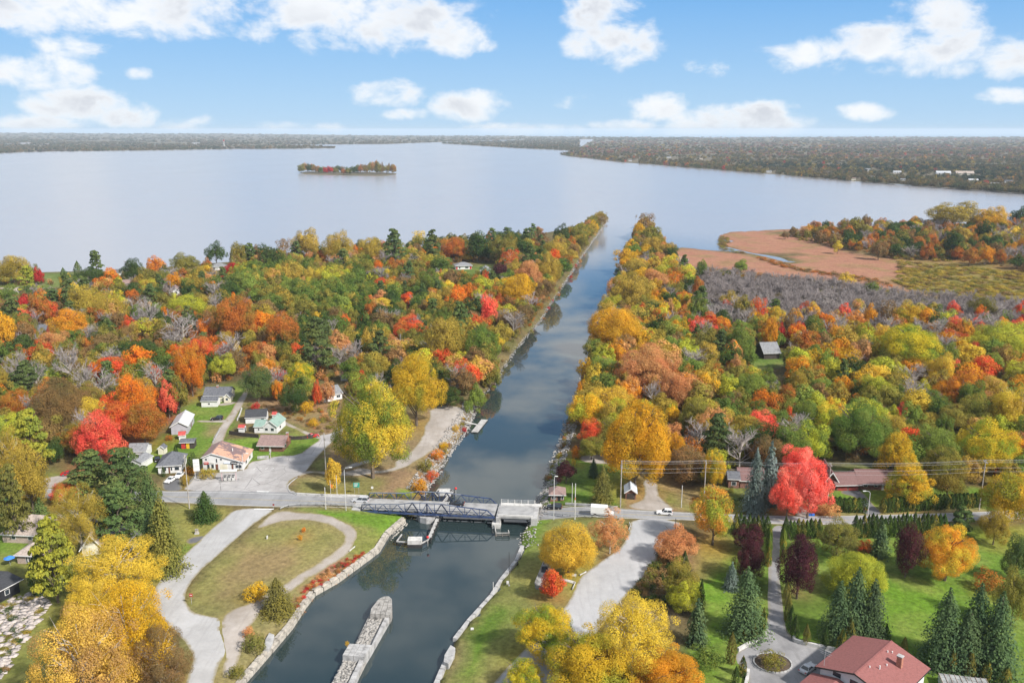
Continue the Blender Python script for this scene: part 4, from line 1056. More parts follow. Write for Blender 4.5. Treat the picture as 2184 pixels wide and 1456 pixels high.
def slab(pts, t=.16):
    """roof slope from its top outline (3d), thickness below"""
    mb = MB(); n = len(pts); lo = [(x, y, z - t) for x, y, z in pts]
    a, b2, c = Vector(pts[0]), Vector(pts[1]), Vector(pts[2])
    if (b2 - a).cross(c - a).z < 0: pts, lo = pts[::-1], lo[::-1]
    return mb.add(list(pts) + lo, [tuple(range(n)), tuple(range(2*n-1, n-1, -1))] + [(i, n+i, n+(i+1)%n, (i+1)%n) for i in range(n)])
def opening(e, face, u0, u1, z0, z1, Wd, D, kind='window', pane=None, frame=None):
    """face f/b/l/r; u along the wall in metres"""
    def bx(t0, t1, a, b2, c, d):
        if face == 'f': return MB().box(a, b2, -t1, -t0, c, d)
        if face == 'b': return MB().box(a, b2, D + t0, D + t1, c, d)
        if face == 'r': return MB().box(Wd + t0, Wd + t1, a, b2, c, d)
        return MB().box(-t1, -t0, a, b2, c, d)
    if kind == 'window':
        o = bx(.003, .05, u0 - .09, u1 + .09, z0 - .09, z1 + .09).build('window', frame or FRAME, e)
        n = max(1, round((u1 - u0)/1.0))
        for i in range(n):
            w = (u1 - u0)/n; bx(.052, .07, u0 + i*w + .03, u0 + (i+1)*w - .03, z0, z1).build('pane', pane or GLASS, o)
    else:
        o = bx(.003, .06, u0, u1, z0, z1).build('garage_door' if kind == 'garage' else 'door', pane or M_DOOR, e)
        a = u0 + (u1-u0)*.85; bx(.061, .10, a, a + .08, z0 + (z1-z0)*.45, z0 + (z1-z0)*.5).build('handle', FRAME, o)
def house(name, label, cat, fl, fr, D, eave, rise, wmat, rmat, ridge='x', over=.45, apex=.5, eave_r=None, wins=(), doors=(), chims=(), z=None, excl=True, vents=0):
    A, B = gp(*fl), gp(*fr)
    if z is not None: A.z = z
    A.z = min(A.z, B.z) - .05
    d = Vector((B.x - A.x, B.y - A.y, 0)); Wd = d.length; rz = math.atan2(d.y, d.x)
    e = empty(name, A, rz, label, cat)
    er = eave if eave_r is None else eave_r; t = .16
    if ridge == 'x':
        MB().add([(0,0,-.6),(0,D,-.6),(0,D,eave),(0,D/2,eave+rise),(0,0,eave),(Wd,0,-.6),(Wd,D,-.6),(Wd,D,eave),(Wd,D/2,eave+rise),(Wd,0,eave)],
                 [(0,1,2,3,4)[::-1],(5,6,7,8,9),(0,5,9,4),(1,2,7,6),(0,1,6,5)]).build('wall', wmat, e)
        s = rise/(D/2); h0 = eave - over*s + t + .02; hr = eave + rise + t + .02
        slab([(-over, -over, h0), (Wd+over, -over, h0), (Wd+over, D/2, hr), (-over, D/2, hr)], t).build('roof_slope', rmat, e)
        slab([(-over, D/2, hr), (Wd+over, D/2, hr), (Wd+over, D+over, h0), (-over, D+over, h0)], t).build('roof_slope', rmat, e)
        MB().bar((-over, D/2, hr), (Wd+over, D/2, hr), .3, .1).build('ridge_cap', rmat, e)
        MB().box(-over, Wd+over, -over-.12, -over-.01, h0-.22, h0-.06).build('gutter', FRAME, e)
    elif ridge == 'y':
        xa = Wd*apex; ht = eave + rise
        MB().add([(0,0,-.6),(Wd,0,-.6),(Wd,0,er),(xa,0,ht),(0,0,eave),(0,D,-.6),(Wd,D,-.6),(Wd,D,er),(xa,D,ht),(0,D,eave)],
                 [(0,1,2,3,4),(5,6,7,8,9)[::-1],(0,4,9,5),(1,6,7,2),(0,5,6,1)]).build('wall', wmat, e)
        sl, sr = (ht-eave)/xa, (ht-er)/(Wd-xa); q = t + .02
        rl, rr2 = (rmat if not isinstance(rmat, tuple) else rmat[0]), (rmat if not isinstance(rmat, tuple) else rmat[1])
        slab([(-over, -over, eave-over*sl+q), (xa, -over, ht+q), (xa, D+over, ht+q), (-over, D+over, eave-over*sl+q)], t).build('roof_slope', rl, e)
        slab([(xa, -over, ht+q), (Wd+over, -over, er-over*sr+q), (Wd+over, D+over, er-over*sr+q), (xa, D+over, ht+q)], t).build('roof_slope', rr2, e)
        MB().bar((xa, -over, ht+q), (xa, D+over, ht+q), .3, .1).build('ridge_cap', rl, e)
        for (xa0, za0, xb0, zb0) in ((-over, eave-over*sl, xa, ht), (xa, ht, Wd+over, er-over*sr)):
            MB().bar((xa0, -over-.06, za0+.1), (xb0, -over-.06, zb0+.1), .08, .26).build('barge_board', FRAME, e)
    else:
        MB().box(0, Wd, 0, D, -.6, eave).build('wall', wmat, e)
        m_ = min(Wd, D)/2; q = t + .02; o = over; ze = eave - .1 + q; zt = eave + rise + q
        if Wd >= D: r0, r1 = (m_, D/2), (Wd - m_, D/2)
        else: r0, r1 = (Wd/2, m_), (Wd/2, D - m_)
        c = [(-o,-o,ze),(Wd+o,-o,ze),(Wd+o,D+o,ze),(-o,D+o,ze)]; a3, b3 = (*r0, zt), (*r1, zt)
        if Wd >= D: fs = [[c[0],c[1],b3,a3],[c[1],c[2],b3],[c[2],c[3],a3,b3],[c[3],c[0],a3]]
        else: fs = [[c[0],c[1],a3],[c[1],c[2],b3,a3],[c[2],c[3],b3],[c[3],c[0],a3,b3]]
        for f in fs: slab(f, t).build('roof_slope', rmat, e)
        MB().box(-o, Wd+o, -o-.1, -o, ze-.25, ze-.05).build('gutter', FRAME, e)
    for w in wins: opening(e, w[0], w[1]*(Wd if w[0] in 'fb' else D), w[2]*(Wd if w[0] in 'fb' else D), w[3], w[4], Wd, D)
    for w in doors: opening(e, w[0], w[1]*(Wd if w[0] in 'fb' else D), w[2]*(Wd if w[0] in 'fb' else D), w[3], w[4], Wd, D, w[5] if len(w) > 5 else 'door', w[6] if len(w) > 6 else None)
    for (cx, cy, h) in chims:
        c = MB().box(cx*Wd - .4, cx*Wd + .4, cy*D - .4, cy*D + .4, eave*.9, eave + h).build('chimney', M_CHIM, e)
        MB().box(cx*Wd - .48, cx*Wd + .48, cy*D - .48, cy*D + .48, eave + h + .002, eave + h + .12).build('cap', M_CONC, c)
    rr = np.random.default_rng(int(abs(A.x)*10))
    c = A + Vector((math.cos(rz)*Wd/2 - math.sin(rz)*D/2, math.sin(rz)*Wd/2 + math.cos(rz)*D/2, 0))
    if excl: BUILD_LIST.append((c.x, c.y, math.hypot(Wd, D)/2 + 3.5))
    e['w_m'] = Wd
    return e, Wd
W3 = [('f', .12, .26, .9, 2.0), ('f', .58, .72, .9, 2.0)]
# village on the left bank
st, sw = house('store', 'white two storey store with peeling pinkish roof beside the forecourt', 'store', (433.8,1002), (520,1001), 11.5, 4.5, 1.35, W_WHITE, (R_BROWN, R_PATCH), 'y', .4, .235, eave_r=2.7,
    wins=[('f', .065, .115, 3.5, 4.1), ('f', .33, .365, 2.7, 4.0), ('f', .435, .48, 3.5, 4.05), ('f', .10, .165, .35, 2.0), ('f', .205, .27, .7, 2.0), ('f', .80, .955, .7, 1.75), ('r', .2, .35, 1.0, 2.0), ('r', .6, .75, 1.0, 2.0)],
    doors=[('f', .31, .375, .0, 2.1, 'door', M_DOOR), ('f', .705, .75, .0, 2.05, 'door', M_DOOR)])
MB().box(sw*.03, sw*.14, -.22, -.004, 2.15, 2.85).build('red_sign', W_RED, st)
for i in range(5): MB().box(sw*.04 + i*.24, sw*.04 + i*.24 + .15, -.24, -.222, 2.5, 2.68 + (i % 2)*.08).build('lettering', FRAME, st)
MB().box(sw*.15, sw*.275, -.16, -.004, 2.2, 2.82).build('sign_panel', M_CONCW, st)
MB().box(sw*.52, sw*.68, -.2, -.004, 2.25, 2.75).build('sign_board', wm('pale_blue_sign', (.55,.60,.68), .5, .05, 1.0), st)
MB().box(sw*.69, sw*.855, -.26, -.004, 2.12, 2.86).build('black_sign', W_BLK, st)
for i in range(7): MB().box(sw*.71 + i*.26, sw*.71 + i*.26 + .17, -.28, -.262, 2.4, 2.62 + ((i*3) % 2)*.08).build('lettering', FRAME, st)
MB().box(sw*.42, sw*.60, -.05, -.004, .2, 2.05).build('plaster_panel', W_CREAM, st)
MB().tube([(sw*.62, 6.0, 4.2), (sw*.62, 6.0, 5.3)], .16, 8).build('roof_vent', FRAME, st)
house('bungalow', 'white bungalow with dark grey hip roof beside the store', 'house', (338,1010), (387,1007), 9.5, 2.8, 2.6, W_WHITE, R_SLATE, 'hip', .5, wins=[('f', .22, .36, 1.0, 2.1), ('f', .55, .62, 1.0, 2.0), ('f', .72, .92, 1.0, 2.0), ('r', .2, .3, .8, 2.0), ('r', .45, .55, .8, 2.0), ('r', .7, .8, .8, 2.0)], doors=[('f', .45, .52, 0, 2.05)])
house('garage', 'white garage with grey gable roof behind the pine group', 'garage', (274,978), (311,977), 6.5, 2.7, 1.6, W_WHITE, R_GREY, 'x', .3, doors=[('r', .2, .8, 0, 2.2, 'garage', M_DOORW)])
house('garage', 'small low white garage tucked between pines and bungalow', 'garage', (302,1000), (326,985), 5, 2.3, 1.0, W_WHITE, R_GREY, 'x', .3, doors=[('f', .3, .8, 0, 2.0, 'garage', M_DOORW)])
house('shed', 'small cream garden shed with dark roof behind the bungalow', 'shed', (338,969), (351,969), 2.6, 2.2, .9, W_CREAM, R_SLATE, 'y', .2, doors=[('f', .3, .7, 0, 1.8, 'door', W_CREAM)])
house('shed', 'dark shed with red and yellow doors behind the bungalow', 'shed', (386,957), (414,956), 3.6, 2.5, .5, W_DARK, R_SLATE, 'x', .4, doors=[('f', .05, .36, .1, 2.1, 'garage', W_RED), ('f', .42, .66, .1, 2.1, 'garage', W_YEL)])
house('shed', 'small white shed with red striped roof below the grey gabled house', 'shed', (382,938), (395,937), 3.0, 1.8, .8, W_WHITE, R_REDR, 'x', .25, doors=[('r', .3, .7, 0, 1.6, 'door', M_DOORW)])
house('house', 'lilac grey gabled house with light roof on the lawn', 'house', (366,927), (401,925), 13.5, 3.2, 1.7, W_LILAC, R_LGREY, 'y', .4, wins=[('r', .3, .4, 1.2, 2.2), ('r', .7, .8, 1.2, 2.2)], doors=[('r', .5, .58, .2, 2.2)])
house('house', 'white house with slate roof at the top of the gravel lane', 'house', (436,857), (491,856), 8, 2.9, 2.3, W_CREAM, R_SLATE, 'x', .4, wins=[('f', .38, .55, 1.3, 2.4), ('f', .10, .18, 1.3, 2.2)], chims=[(.45, .5, 2.9)])
house('annex', 'low white annex in front of the slate roofed house', 'house', (430,868), (464,867), 5, 2.6, 1.0, W_WHITE, R_SLATE, 'x', .3, wins=[('f', .42, .54, 1.1, 1.7)])
house('porch', 'cream gabled porch at the right of the slate roofed house', 'house', (478,858), (491,858), 4, 2.4, 1.2, W_CREAM, R_SLATE, 'y', .3, wins=[('f', .3, .7, 1.0, 1.9)])
house('cottage', 'white cottage with black roof beside the green roofed house', 'house', (524,903), (568,901), 6.5, 2.5, 2.0, W_WHITE, R_BLK, 'x', .3, wins=[('f', .75, .9, .9, 1.8)])
house('house', 'white house with pale green gable roof below the black roofed cottage', 'house', (563,923), (591,924), 9, 2.8, 2.0, W_WHITE, R_GREEN, 'y', .35, wins=[('f', .1, .32, 1.1, 2.0), ('f', .55, .78, 1.0, 2.1), ('r', .3, .45, 1.0, 2.0)])
house('wing', 'white wing with pale green roof joined to the green roofed house', 'house', (543,923), (563,923), 6.5, 2.6, 1.4, W_WHITE, R_GREEN, 'x', .3, wins=[('f', .4, .55, 1.1, 1.8)], excl=False)
house('shed', 'tiny white shed with red roof left of the green roofed house', 'shed', (509,922), (521,922), 2.5, 1.9, .7, W_WHITE, R_REDR, 'x', .2, doors=[('r', .3, .7, 0, 1.6, 'door', W_BLK)])
house('shed', 'tiny white shed with red roof behind the green roofed house', 'shed', (581,893), (589,893), 2.2, 1.8, .7, W_WHITE, R_REDR, 'x', .2)
house('cottage', 'brown brick cottage with wide brown roof above the forecourt', 'house', (553,962), (604,963), 9, 2.5, 1.9, W_BRICK, R_BROWN, 'x', .7, wins=[('f', .08, .2, .9, 1.7), ('r', .2, .4, .9, 1.8)], doors=[('f', .42, .5, 0, 2.0, 'door', M_DOORW)], chims=[(1.03, .55, 2.8)])
house('house', 'white house with grey roof hidden behind the peach coloured tree', 'house', (690,858), (730,850), 9, 2.8, 2.2, W_WHITE, R_GREY, 'x', .4, wins=[('f', .7, .9, 1.0, 2.0)])
house('house', 'small house with pink brown pointed roof behind the hidden white house', 'house', (727,812), (741,812), 6, 2.6, 2.6, W_WHITE, R_PINK, 'hip', .4)
# lakeside houses
house('bungalow', 'grey roofed lakeside bungalow with white front', 'house', (449,577), (483,576), 9, 3.0, 2.0, W_WHITE, R_GREY, 'hip', .6, wins=[('f', .15, .3, 1, 2.2), ('f', .6, .8, 1, 2.2)])
house('house', 'white house with brown roof below the lakeside trees', 'house', (362,630), (383,629), 9, 3.4, 2.2, W_WHITE, R_BROWN, 'y', .5, wins=[('f', .2, .4, 1, 2.2), ('f', .6, .8, 1, 2.2)])
house('bungalow', 'long tan roofed bungalow at the far left edge', 'house', (-30,632), (40,630), 9, 2.9, 1.9, W_CREAM, R_TAN, 'x', .6, wins=[('f', .5, .58, 1, 2.2), ('f', .68, .76, 1, 2.2), ('f', .85, .93, 1, 2.2)])
house('house', 'slate roofed house with white gable under the amber tree', 'house', (60,716), (98,714), 10, 2.8, 2.2, W_MAROON, R_SLATE, 'x', .5, wins=[('f', .2, .3, 1, 2.1)])
house('house', 'small red roofed house behind the far left red trees', 'house', (78,640), (104,640), 8, 2.6, 2.0, W_WHITE, R_REDR, 'hip', .5)
house('house', 'brown roofed house under the orange lakeshore tree', 'house', (258,612), (288,611), 9, 2.6, 1.8, W_TANB, R_BROWN, 'x', .5)
house('house', 'low grey house between dark trees at the lake lawn', 'house', (238,588), (258,587), 8, 2.6, 1.6, W_WHITE, R_SLATE, 'x', .5)
house('bungalow', 'red and white bungalow with grey roof by the lake', 'house', (972,575), (1006,574), 10, 3.0, 2.2, W_WHITE, R_GREY, 'hip', .8, wins=[('f', .2, .3, .8, 2.2), ('f', .6, .8, .8, 2.2)], doors=[('f', .02, .12, .2, 2.6, 'garage', W_RED), ('f', .88, .99, .2, 2.6, 'garage', W_RED)])
house('garage', 'white gabled garage right of the red and white bungalow', 'garage', (1024,584), (1046,584), 9, 3.0, 2.4, W_WHITE, R_GREY, 'y', .4, doors=[('f', .2, .5, 0, 2.4, 'garage', M_DOORW)])
house('cottage', 'small brown roofed cottage beside the orange canal tree', 'house', (930,662), (946,662), 6, 2.4, 1.8, W_BRICK, R_BROWN, 'x', .4)
# lower left
house('house', 'tan brick house with pinkish hip roof at the left edge', 'house', (7,1156), (80,1159), 11, 2.6, 3.0, W_TANB, R_TAN, 'hip', .5, wins=[('f', .28, .38, 1.2, 2.0), ('f', .75, .86, 1.2, 2.0)], chims=[(1.35, .5, 1.6)])
house('garage', 'attached brick garage wing right of the tan brick house', 'garage', (80,1157), (108,1150), 8, 2.4, 2.2, W_TANB, R_TAN, 'hip', .4, excl=False)
house('house', 'small tan roofed house below the tan brick house', 'house', (38,1201), (78,1203), 6, 2.6, 1.7, W_TANB, R_TAN, 'hip', .5, wins=[('f', .48, .56, .5, 2.2), ('f', .62, .70, .5, 2.2), ('f', .76, .84, .5, 2.2)])
house('house', 'modern black house cut by the left edge', 'house', (-70,1322), (43,1262), 9, 3.4, .7, W_BLK, R_BLK, 'x', .8, wins=[('f', .45, .55, 1.0, 2.2), ('f', .72, .80, 1.2, 2.4)])
house('house', 'brown roofed gable house half hidden by the yellow tree', 'house', (176,1186), (216,1180), 11, 2.6, 3.2, W_CREAM, R_TAN, 'y', .6)
# right bank
house('hut', "small bridge keeper's hut with brown hip roof by the bridge", 'hut', (1174,1069), (1203,1067), 4.6, 2.5, 1.5, W_LOG, R_BROWN, 'hip', .6, wins=[('f', .1, .38, .9, 2.0), ('f', .8, .95, .9, 1.9)], doors=[('f', .55, .72, 0, 2.0, 'door', W_BLK)])
house('shed', 'little shed with pale metal gable roof beside the utility pole', 'shed', (1334,1064), (1356,1065), 5.2, 2.4, 1.1, W_LOG, R_TIN, 'y', .45, doors=[('f', .12, .88, .05, 2.0, 'garage', W_DARK)])
house('log_house', 'dark red log house with long brown roof behind the hedge', 'house', (1834,1044), (1908,1045), 9, 2.6, 2.4, W_LOG, R_LOGR, 'x', .8, wins=[('f', .1, .2, 1.2, 1.9), ('f', .4, .5, 1.2, 1.9)], doors=[('f', .62, .68, 0, 2.0, 'door', M_DOORW)], chims=[])
house('garage', 'log garage with two maroon doors joined to the log house', 'garage', (1784,1046), (1832,1045), 8, 2.4, 2.0, W_LOG, R_LOGR, 'x', .8, doors=[('f', .06, .46, 0, 2.1, 'garage', W_MAROON), ('f', .54, .94, 0, 2.1, 'garage', W_MAROON)], excl=False)
house('chalet', 'brown chalet gable half hidden behind the brilliant maple', 'house', (1760,1042), (1784,1043), 10, 3.2, 2.6, W_LOG, R_LOGR, 'y', .8)
house('house', 'dark red house with small balcony left of the blue spruces', 'house', (1553,1040), (1576,1041), 6, 3.2, 1.2, W_LOG, R_SLATE, 'x', .4, wins=[('f', .3, .7, 1.0, 2.2)])
house('house', 'house with red brown roof behind the blue spruces', 'house', (1578,1040), (1630,1041), 8, 2.8, 2.4, W_LOG, R_LOGR, 'x', .5)
house('barn', 'grey roofed barn in the clearing of the right wood', 'barn', (1629,766), (1662,765), 11, 3.4, 3.8, W_DARK, R_GREY, 'x', .6)

# the estate house at the lower right
def estate():
    rb, rf = Vector((*U(1901, 1367, 10.6), 0)), Vector((*U(1826, 1433, 10.6), 0))
    ax = rb - rf; L_ = ax.length; rz = math.atan2(ax.y, ax.x) - math.pi/2
    e = empty('estate_house', (rf.x, rf.y, gz(rf.x, rf.y)), rz, 'large white house with red brown gable roof beside the round drive', 'house')
    H, E_, hw = 8.0, 5.7, 8.0; o = .9
    MB().add([(-hw+o,0,-.5),(hw-o,0,-.5),(hw-o,0,E_),(0,0,H-.25),(-hw+o,0,E_),(-hw+o,L_,-.5),(hw-o,L_,-.5),(hw-o,L_,E_),(0,L_,H-.25),(-hw+o,L_,E_)], [(0,1,2,3,4),(5,6,7,8,9)[::-1],(0,4,9,5),(1,6,7,2),(0,5,6,1)]).build('wall', W_WHITE, e)
    a = slab([(-hw,-.6,E_-.1),(0,-.6,H),(0,L_+.3,H),(-hw,L_+.3,E_-.1)], .22).build('roof_slope', R_REDB, e)
    b2 = slab([(0,-.6,H),(hw,-.6,E_-.1),(hw,L_+.3,E_-.1),(0,L_+.3,H)], .22).build('roof_slope', R_REDB, e)
    MB().bar((0,-.6,H+.02),(0,L_+.3,H+.02), .35, .12).build('ridge_cap', R_REDB, e)
    for s in (-1, 1): MB().bar((0,-.66,H-.12),(s*hw,-.66,E_-.22), .1, .3).build('barge_board', W_DARK, e)
    for s in (-1, 1): MB().box(s*hw-.1 if s > 0 else -hw-.1, s*hw+.1 if s > 0 else -hw+.1, -.6, L_+.3, E_-.32, E_-.14).build('gutter', W_BLK, e)
    c = MB().box(3.6, 4.6, L_*.62, L_*.62+.9, 5.5, 9.0).build('chimney', M_CHIM, e); MB().box(3.52, 4.68, L_*.62-.08, L_*.62+.98, 9.002, 9.16).build('cap', M_CONC, c)
    for k, (x, y) in enumerate(((2.2, L_*.35), (2.6, L_*.5), (1.0, L_*.75), (1.6, L_*.8), (.9, L_*.25))):
        z = H - (H-E_)*x/hw; MB().tube([(x, y, z-.2), (x, y, z+.75 if k == 0 else z+.35)], .12, 6).build('roof_vent', FRAME, e)
    MB().tube([(-6.6, .3, 4.0), (-6.6, .3, 9.6)], .05, 5).build('antenna', M_GALV, e)
    for zz, w in ((9.4, 1.1), (9.0, 1.4), (8.6, 1.0)): MB().bar((-6.6-w, .3, zz), (-6.6+w, .3, zz), .05, .05).build('antenna_rod', M_GALV, e)
    # lower front wing
    MB().box(-hw+1.2, 1.0, -9, -.01, -.5, 3.9).build('wing_wall', W_WHITE, e)
    slab([(-hw-.6,-10,3.8),(-3.2,-10,5.2),(-3.2,-.3,5.2),(-hw-.6,-.3,3.8)], .2).build('roof_slope', R_REDB, e)
    slab([(-3.2,-10,5.2),(2.0,-10,3.8),(2.0,-.3,3.8),(-3.2,-.3,5.2)], .2).build('roof_slope', R_REDB, e)
    # dark lean-to on the right
    MB().box(hw-.9, hw+3.2, -5, L_*.45, -.5, 2.7).build('lean_to_wall', W_WHITE, e)
    slab([(hw-.8,-5.5,4.2),(hw+4,-5.5,2.9),(hw+4,L_*.48,2.9),(hw-.8,L_*.48,4.2)], .2).build('roof_slope', R_BLK, e)
    for y in (2.0, 5.0, 8.5): opening_w = MB().box(-hw+o-.07, -hw+o-.003, y, y+1.4, 2.6, 4.0).build('window', GLASS, e)
    for x in (-4.5, -1.0): MB().box(x, x+1.6, -.07, -.003, 5.2, 6.1).build('window', GLASS, e)
    BUILD_LIST.append((rf.x, rf.y, 18))
estate()
gh = gp(2000, 1450); ge = gp(2100, 1462)
GH = empty('glasshouse', gh, math.atan2(ge.y-gh.y, ge.x-gh.x), 'low glass roofed pool house behind the estate house', 'glasshouse')
gw = (ge-gh).length
M_PANE = plain('pale_glass', (.30,.31,.31), .25, .3, .5)
MB().box(0, gw, -7, 0, -.3, 1.6).build('wall', W_WHITE, GH)
for i in range(9):
    for j in range(5):
        x0, x1, y0, y1 = gw*i/9+.05, gw*(i+1)/9-.05, -7+7*j/5+.05, -7+7*(j+1)/5-.05
        MB().box(x0, x1, y0, y1, 1.62 + .02*((i*7+j*3) % 3), 1.70 + .02*((i*7+j*3) % 3)).build('pane', M_PANE, GH)
for i in range(10): MB().box(gw*i/9-.04, gw*i/9+.04, -7.05, .05, 1.62, 1.82).build('glazing_bar', W_TANB, GH)

# small far buildings across the water
def far_house(px, py, wpx, h, wmat, rmat, label, cat='house', D=None):
    x, y = U(px, py, 2.0); w = wpx*mpp(y, 2); D = D or w*.6; z = 1.8 + hill0(x, y)
    e = empty('far_house' if cat == 'house' else 'far_building', (x, y, z), -math.atan2(x, y)*.6, label, cat)
    MB().box(-w/2, w/2, -D/2, D/2, -1, h).build('wall', wmat, e)
    slab([(-w/2-.5, -D/2-.5, h), (w/2+.5, -D/2-.5, h), (w/2+.5, 0, h+D*.22), (-w/2-.5, 0, h+D*.22)], .2).build('roof_slope', rmat, e)
    slab([(-w/2-.5, 0, h+D*.22), (w/2+.5, 0, h+D*.22), (w/2+.5, D/2+.5, h), (-w/2-.5, D/2+.5, h)], .2).build('roof_slope', rmat, e)
    for k in range(3): MB().box(-w*.35 + k*w*.3, -w*.35 + k*w*.3 + w*.12, -D/2-.12, -D/2-.02, h*.4, h*.75).build('window', GLASS, e)
hill0 = lambda x, y: 0.0
FH = [(1426,337.5,14,W_WHITE,R_GREY,'white house on the far right shore near its point'), (1494,341,12,W_CREAM,R_TAN,'cream house on the far right shore, second from the point'), (1344,344,9,W_WHITE,R_SLATE,'tiny white house nearest the point of the far right shore'),
      (1850,364,16,W_WHITE,R_GREY,'white house inland on the far right shore'), (1913,370,22,W_WHITE,R_LGREY,'pale metal roofed house inland on the far right shore'), (2011,372,40,W_WHITE,R_LGREY,'long white building inland at far right'), (2056,373,50,W_CREAM,R_TAN,'long tan roofed building inland at far right'),
      (1860,380,12,W_WHITE,R_SLATE,'white cottage at the water below the inland house'), (1925,386,14,W_WHITE,R_GREY,'white cottage at the far right waterline'), (2075,388,26,W_WHITE,R_LGREY,'row of white cottages roof at far right'), (2120,396,24,W_CREAM,R_GREY,'cream cottage near the right edge across the water'), (2150,390,20,W_WHITE,R_SLATE,'white slate roofed cottage near the right edge across the water'),
      (1820,384,12,W_CREAM,R_BROWN,'cream cottage among trees at the far right waterline'), (1640,368,14,W_WHITE,R_GREY,'white cottage beside the red tree across the water')]
for px, py, w, a, b2, lab in FH: far_house(px, py, w*.7, 4.5, a, b2, lab)
for px, py, w, h, lab in [(418,308,26,16,'large pale hall on the far left shore'), (337,309,24,12,'long low hall on the far left shore'), (55,309,34,13,'white factory at the far left edge of the opposite shore'), (98,310,22,10,'second white factory block on the far left shore'), (118,305,18,9,'pale hangar behind the far left factories'), (150,305,14,9,'small pale hangar right of the larger one'), (18,310,20,10,'grey roofed hall at the left edge across the lake'), (262,311,16,8,'small white hall on the far left shore')]:
    far_house(px, py, w*.62, h*.55, wm('far_wall', (.40,.40,.40), .7, .1, .1), R_GREY, lab, 'building')
wx, wy = U(478, 312, 0); tw = empty('water_tower', (wx, wy, 2), 0, 'thin red and white tower on the far left shore', 'tower')
MB().tube([(0,0,0),(0,0,32)], 3.2, 8, 2.2).build('shaft', W_WHITE, tw); MB().tube([(0,0,32.05),(0,0,44)], 5.0, 10, 5.0).build('tank', W_RED, tw)
# ------------------------------------------------------------------ vehicles
M_TYRE = plain('tyre', (.02,.02,.02), .9, .1, 2.0); M_RIM = plain('rim', (.35,.35,.36), .4, .1, 2.0, metal=.6); M_LAMP = plain('lamp_glass', (.65,.65,.62), .2, .05, 1.0); M_TAIL = plain('tail_lamp', (.40,.02,.02), .3, .05, 1.0)
def paint(name, c): return wm(name, c, .25, .03, .5, spec=.6)
P_WHITE, P_BLACK, P_SILVER, P_RED, P_GREY = paint('white_paint_car', (.70,.70,.70)), paint('black_paint_car', (.012,.012,.014)), paint('silver_paint_car', (.48,.49,.51)), paint('red_paint_car', (.42,.02,.02)), paint('bluegrey_paint_car', (.30,.34,.42))
def car(kind, label, pos, ang, pm, cat='car'):
    e = empty({'van': 'cargo_van', 'minivan': 'minivan', 'suv': 'sport_utility_car', 'sedan': 'car'}[kind], pos, ang, label, cat)
    L_, Wd, H = {'van': (6.6, 2.1, 2.9), 'minivan': (5.1, 1.95, 1.78), 'suv': (4.7, 1.88, 1.70), 'sedan': (4.7, 1.82, 1.44)}[kind]
    h = L_/2; w = Wd/2
    def ext(poly, wb, wt=None, z0=None):
        wt = wb if wt is None else wt; zs = [p[1] for p in poly]; a, b2 = min(zs), max(zs); n = len(poly)
        k = lambda z: wb + (wt - wb)*((z - a)/(b2 - a + 1e-6))
        return MB().add([(x, -k(z), z) for x, z in poly] + [(x, k(z), z) for x, z in poly], [tuple(range(n)), tuple(range(n, 2*n))[::-1]] + [(i, n+i, n+(i+1)%n, (i+1)%n) for i in range(n)])
    if kind == 'van':
        ext([(-h+.02,.42),(h-.05,.42),(h,.75),(h-.12,1.05),(h-.95,1.22),(h-1.55,2.05),(-h+.02,2.05)], w*.96).build('body', pm, e, bevel=.07)
        MB().box(-h, h-1.75, -w*1.08, w*1.08, .85, H).build('cargo_box', pm, e, bevel=.05)
        ext([(h-1.48,1.30),(h-.98,1.26),(h-1.50,1.98),(h-1.70,1.98),(h-1.74,1.30)], w*.975).build('windows', GLASS, e)
    else:
        hood, cow = (.62, .30) if kind != 'minivan' else (.72, .42)
        belt = .93 if kind != 'sedan' else .88
        ext([(-h+.10,.26),(-h,.55),(-h+.04,belt-.02),(-h+.3,belt+.03),(h*cow,belt+.05),(h-.22,belt-.16),(h,.58),(h-.10,.26)], w).build('body', pm, e, bevel=.09)
        rear = {'suv': -h+.10, 'minivan': -h+.08, 'sedan': -h+.75}[kind]; rt = {'suv': -h+.42, 'minivan': -h+.30, 'sedan': -h+1.45}[kind]
        fb, ft = h*cow+.06, h*cow-.72
        ext([(rear,belt),(fb,belt+.02),(ft,H-.06),(rt,H-.06)], w*.95, w*.76).build('windows', GLASS, e)
        ext([(rt-.05,H-.08),(ft+.06,H-.08),(ft-.05,H),(rt+.06,H)], w*.77, w*.72).build('roof', pm, e, bevel=.03)
        for s in (-1, 1):
            for (x0, x1) in ((fb, ft), (rear+.02, rt), ((rear+fb)/2+.1, (rt+ft)/2+.1)): MB().bar((x0, s*w*.955, belt), (x1, s*w*.775, H-.06), .09, .06).build('pillar', pm, e)
    r_ = .36 if kind != 'van' else .42
    for x in (-h*.60, h*.63):
        for s in (-1, 1):
            y = s*(w-.10); t = MB().tube([(x, y-.12, r_), (x, y+.12, r_)], r_, 14).build('wheel', M_TYRE, e); MB().tube([(x, y+s*.121, r_), (x, y+s*.135, r_)], r_*.62, 10).build('rim', M_RIM, t)
    for s in (-1, 1):
        MB().box(h-.14, h-.01, s*w*.72-.2, s*w*.72+.2, .62, .76).build('headlight', M_LAMP, e)
        MB().box(-h-.015, -h+.1, s*w*.80-.14, s*w*.80+.14, .70, .92).build('tail_light', M_TAIL, e)
    return e
def road_ang(a, b2): A, B = gp(*a), gp(*b2); return math.atan2(B.y-A.y, B.x-A.x)
aL = road_ang((650,1066), (770,1072)); aR = road_ang((1200,1090), (1400,1098))
def on(px, py, dz=.02): v = gp(px, py); v.z += dz; return v
car('minivan', 'silver minivan leaving the bridge on the left approach', on(769,1070), aL + math.pi, P_SILVER)
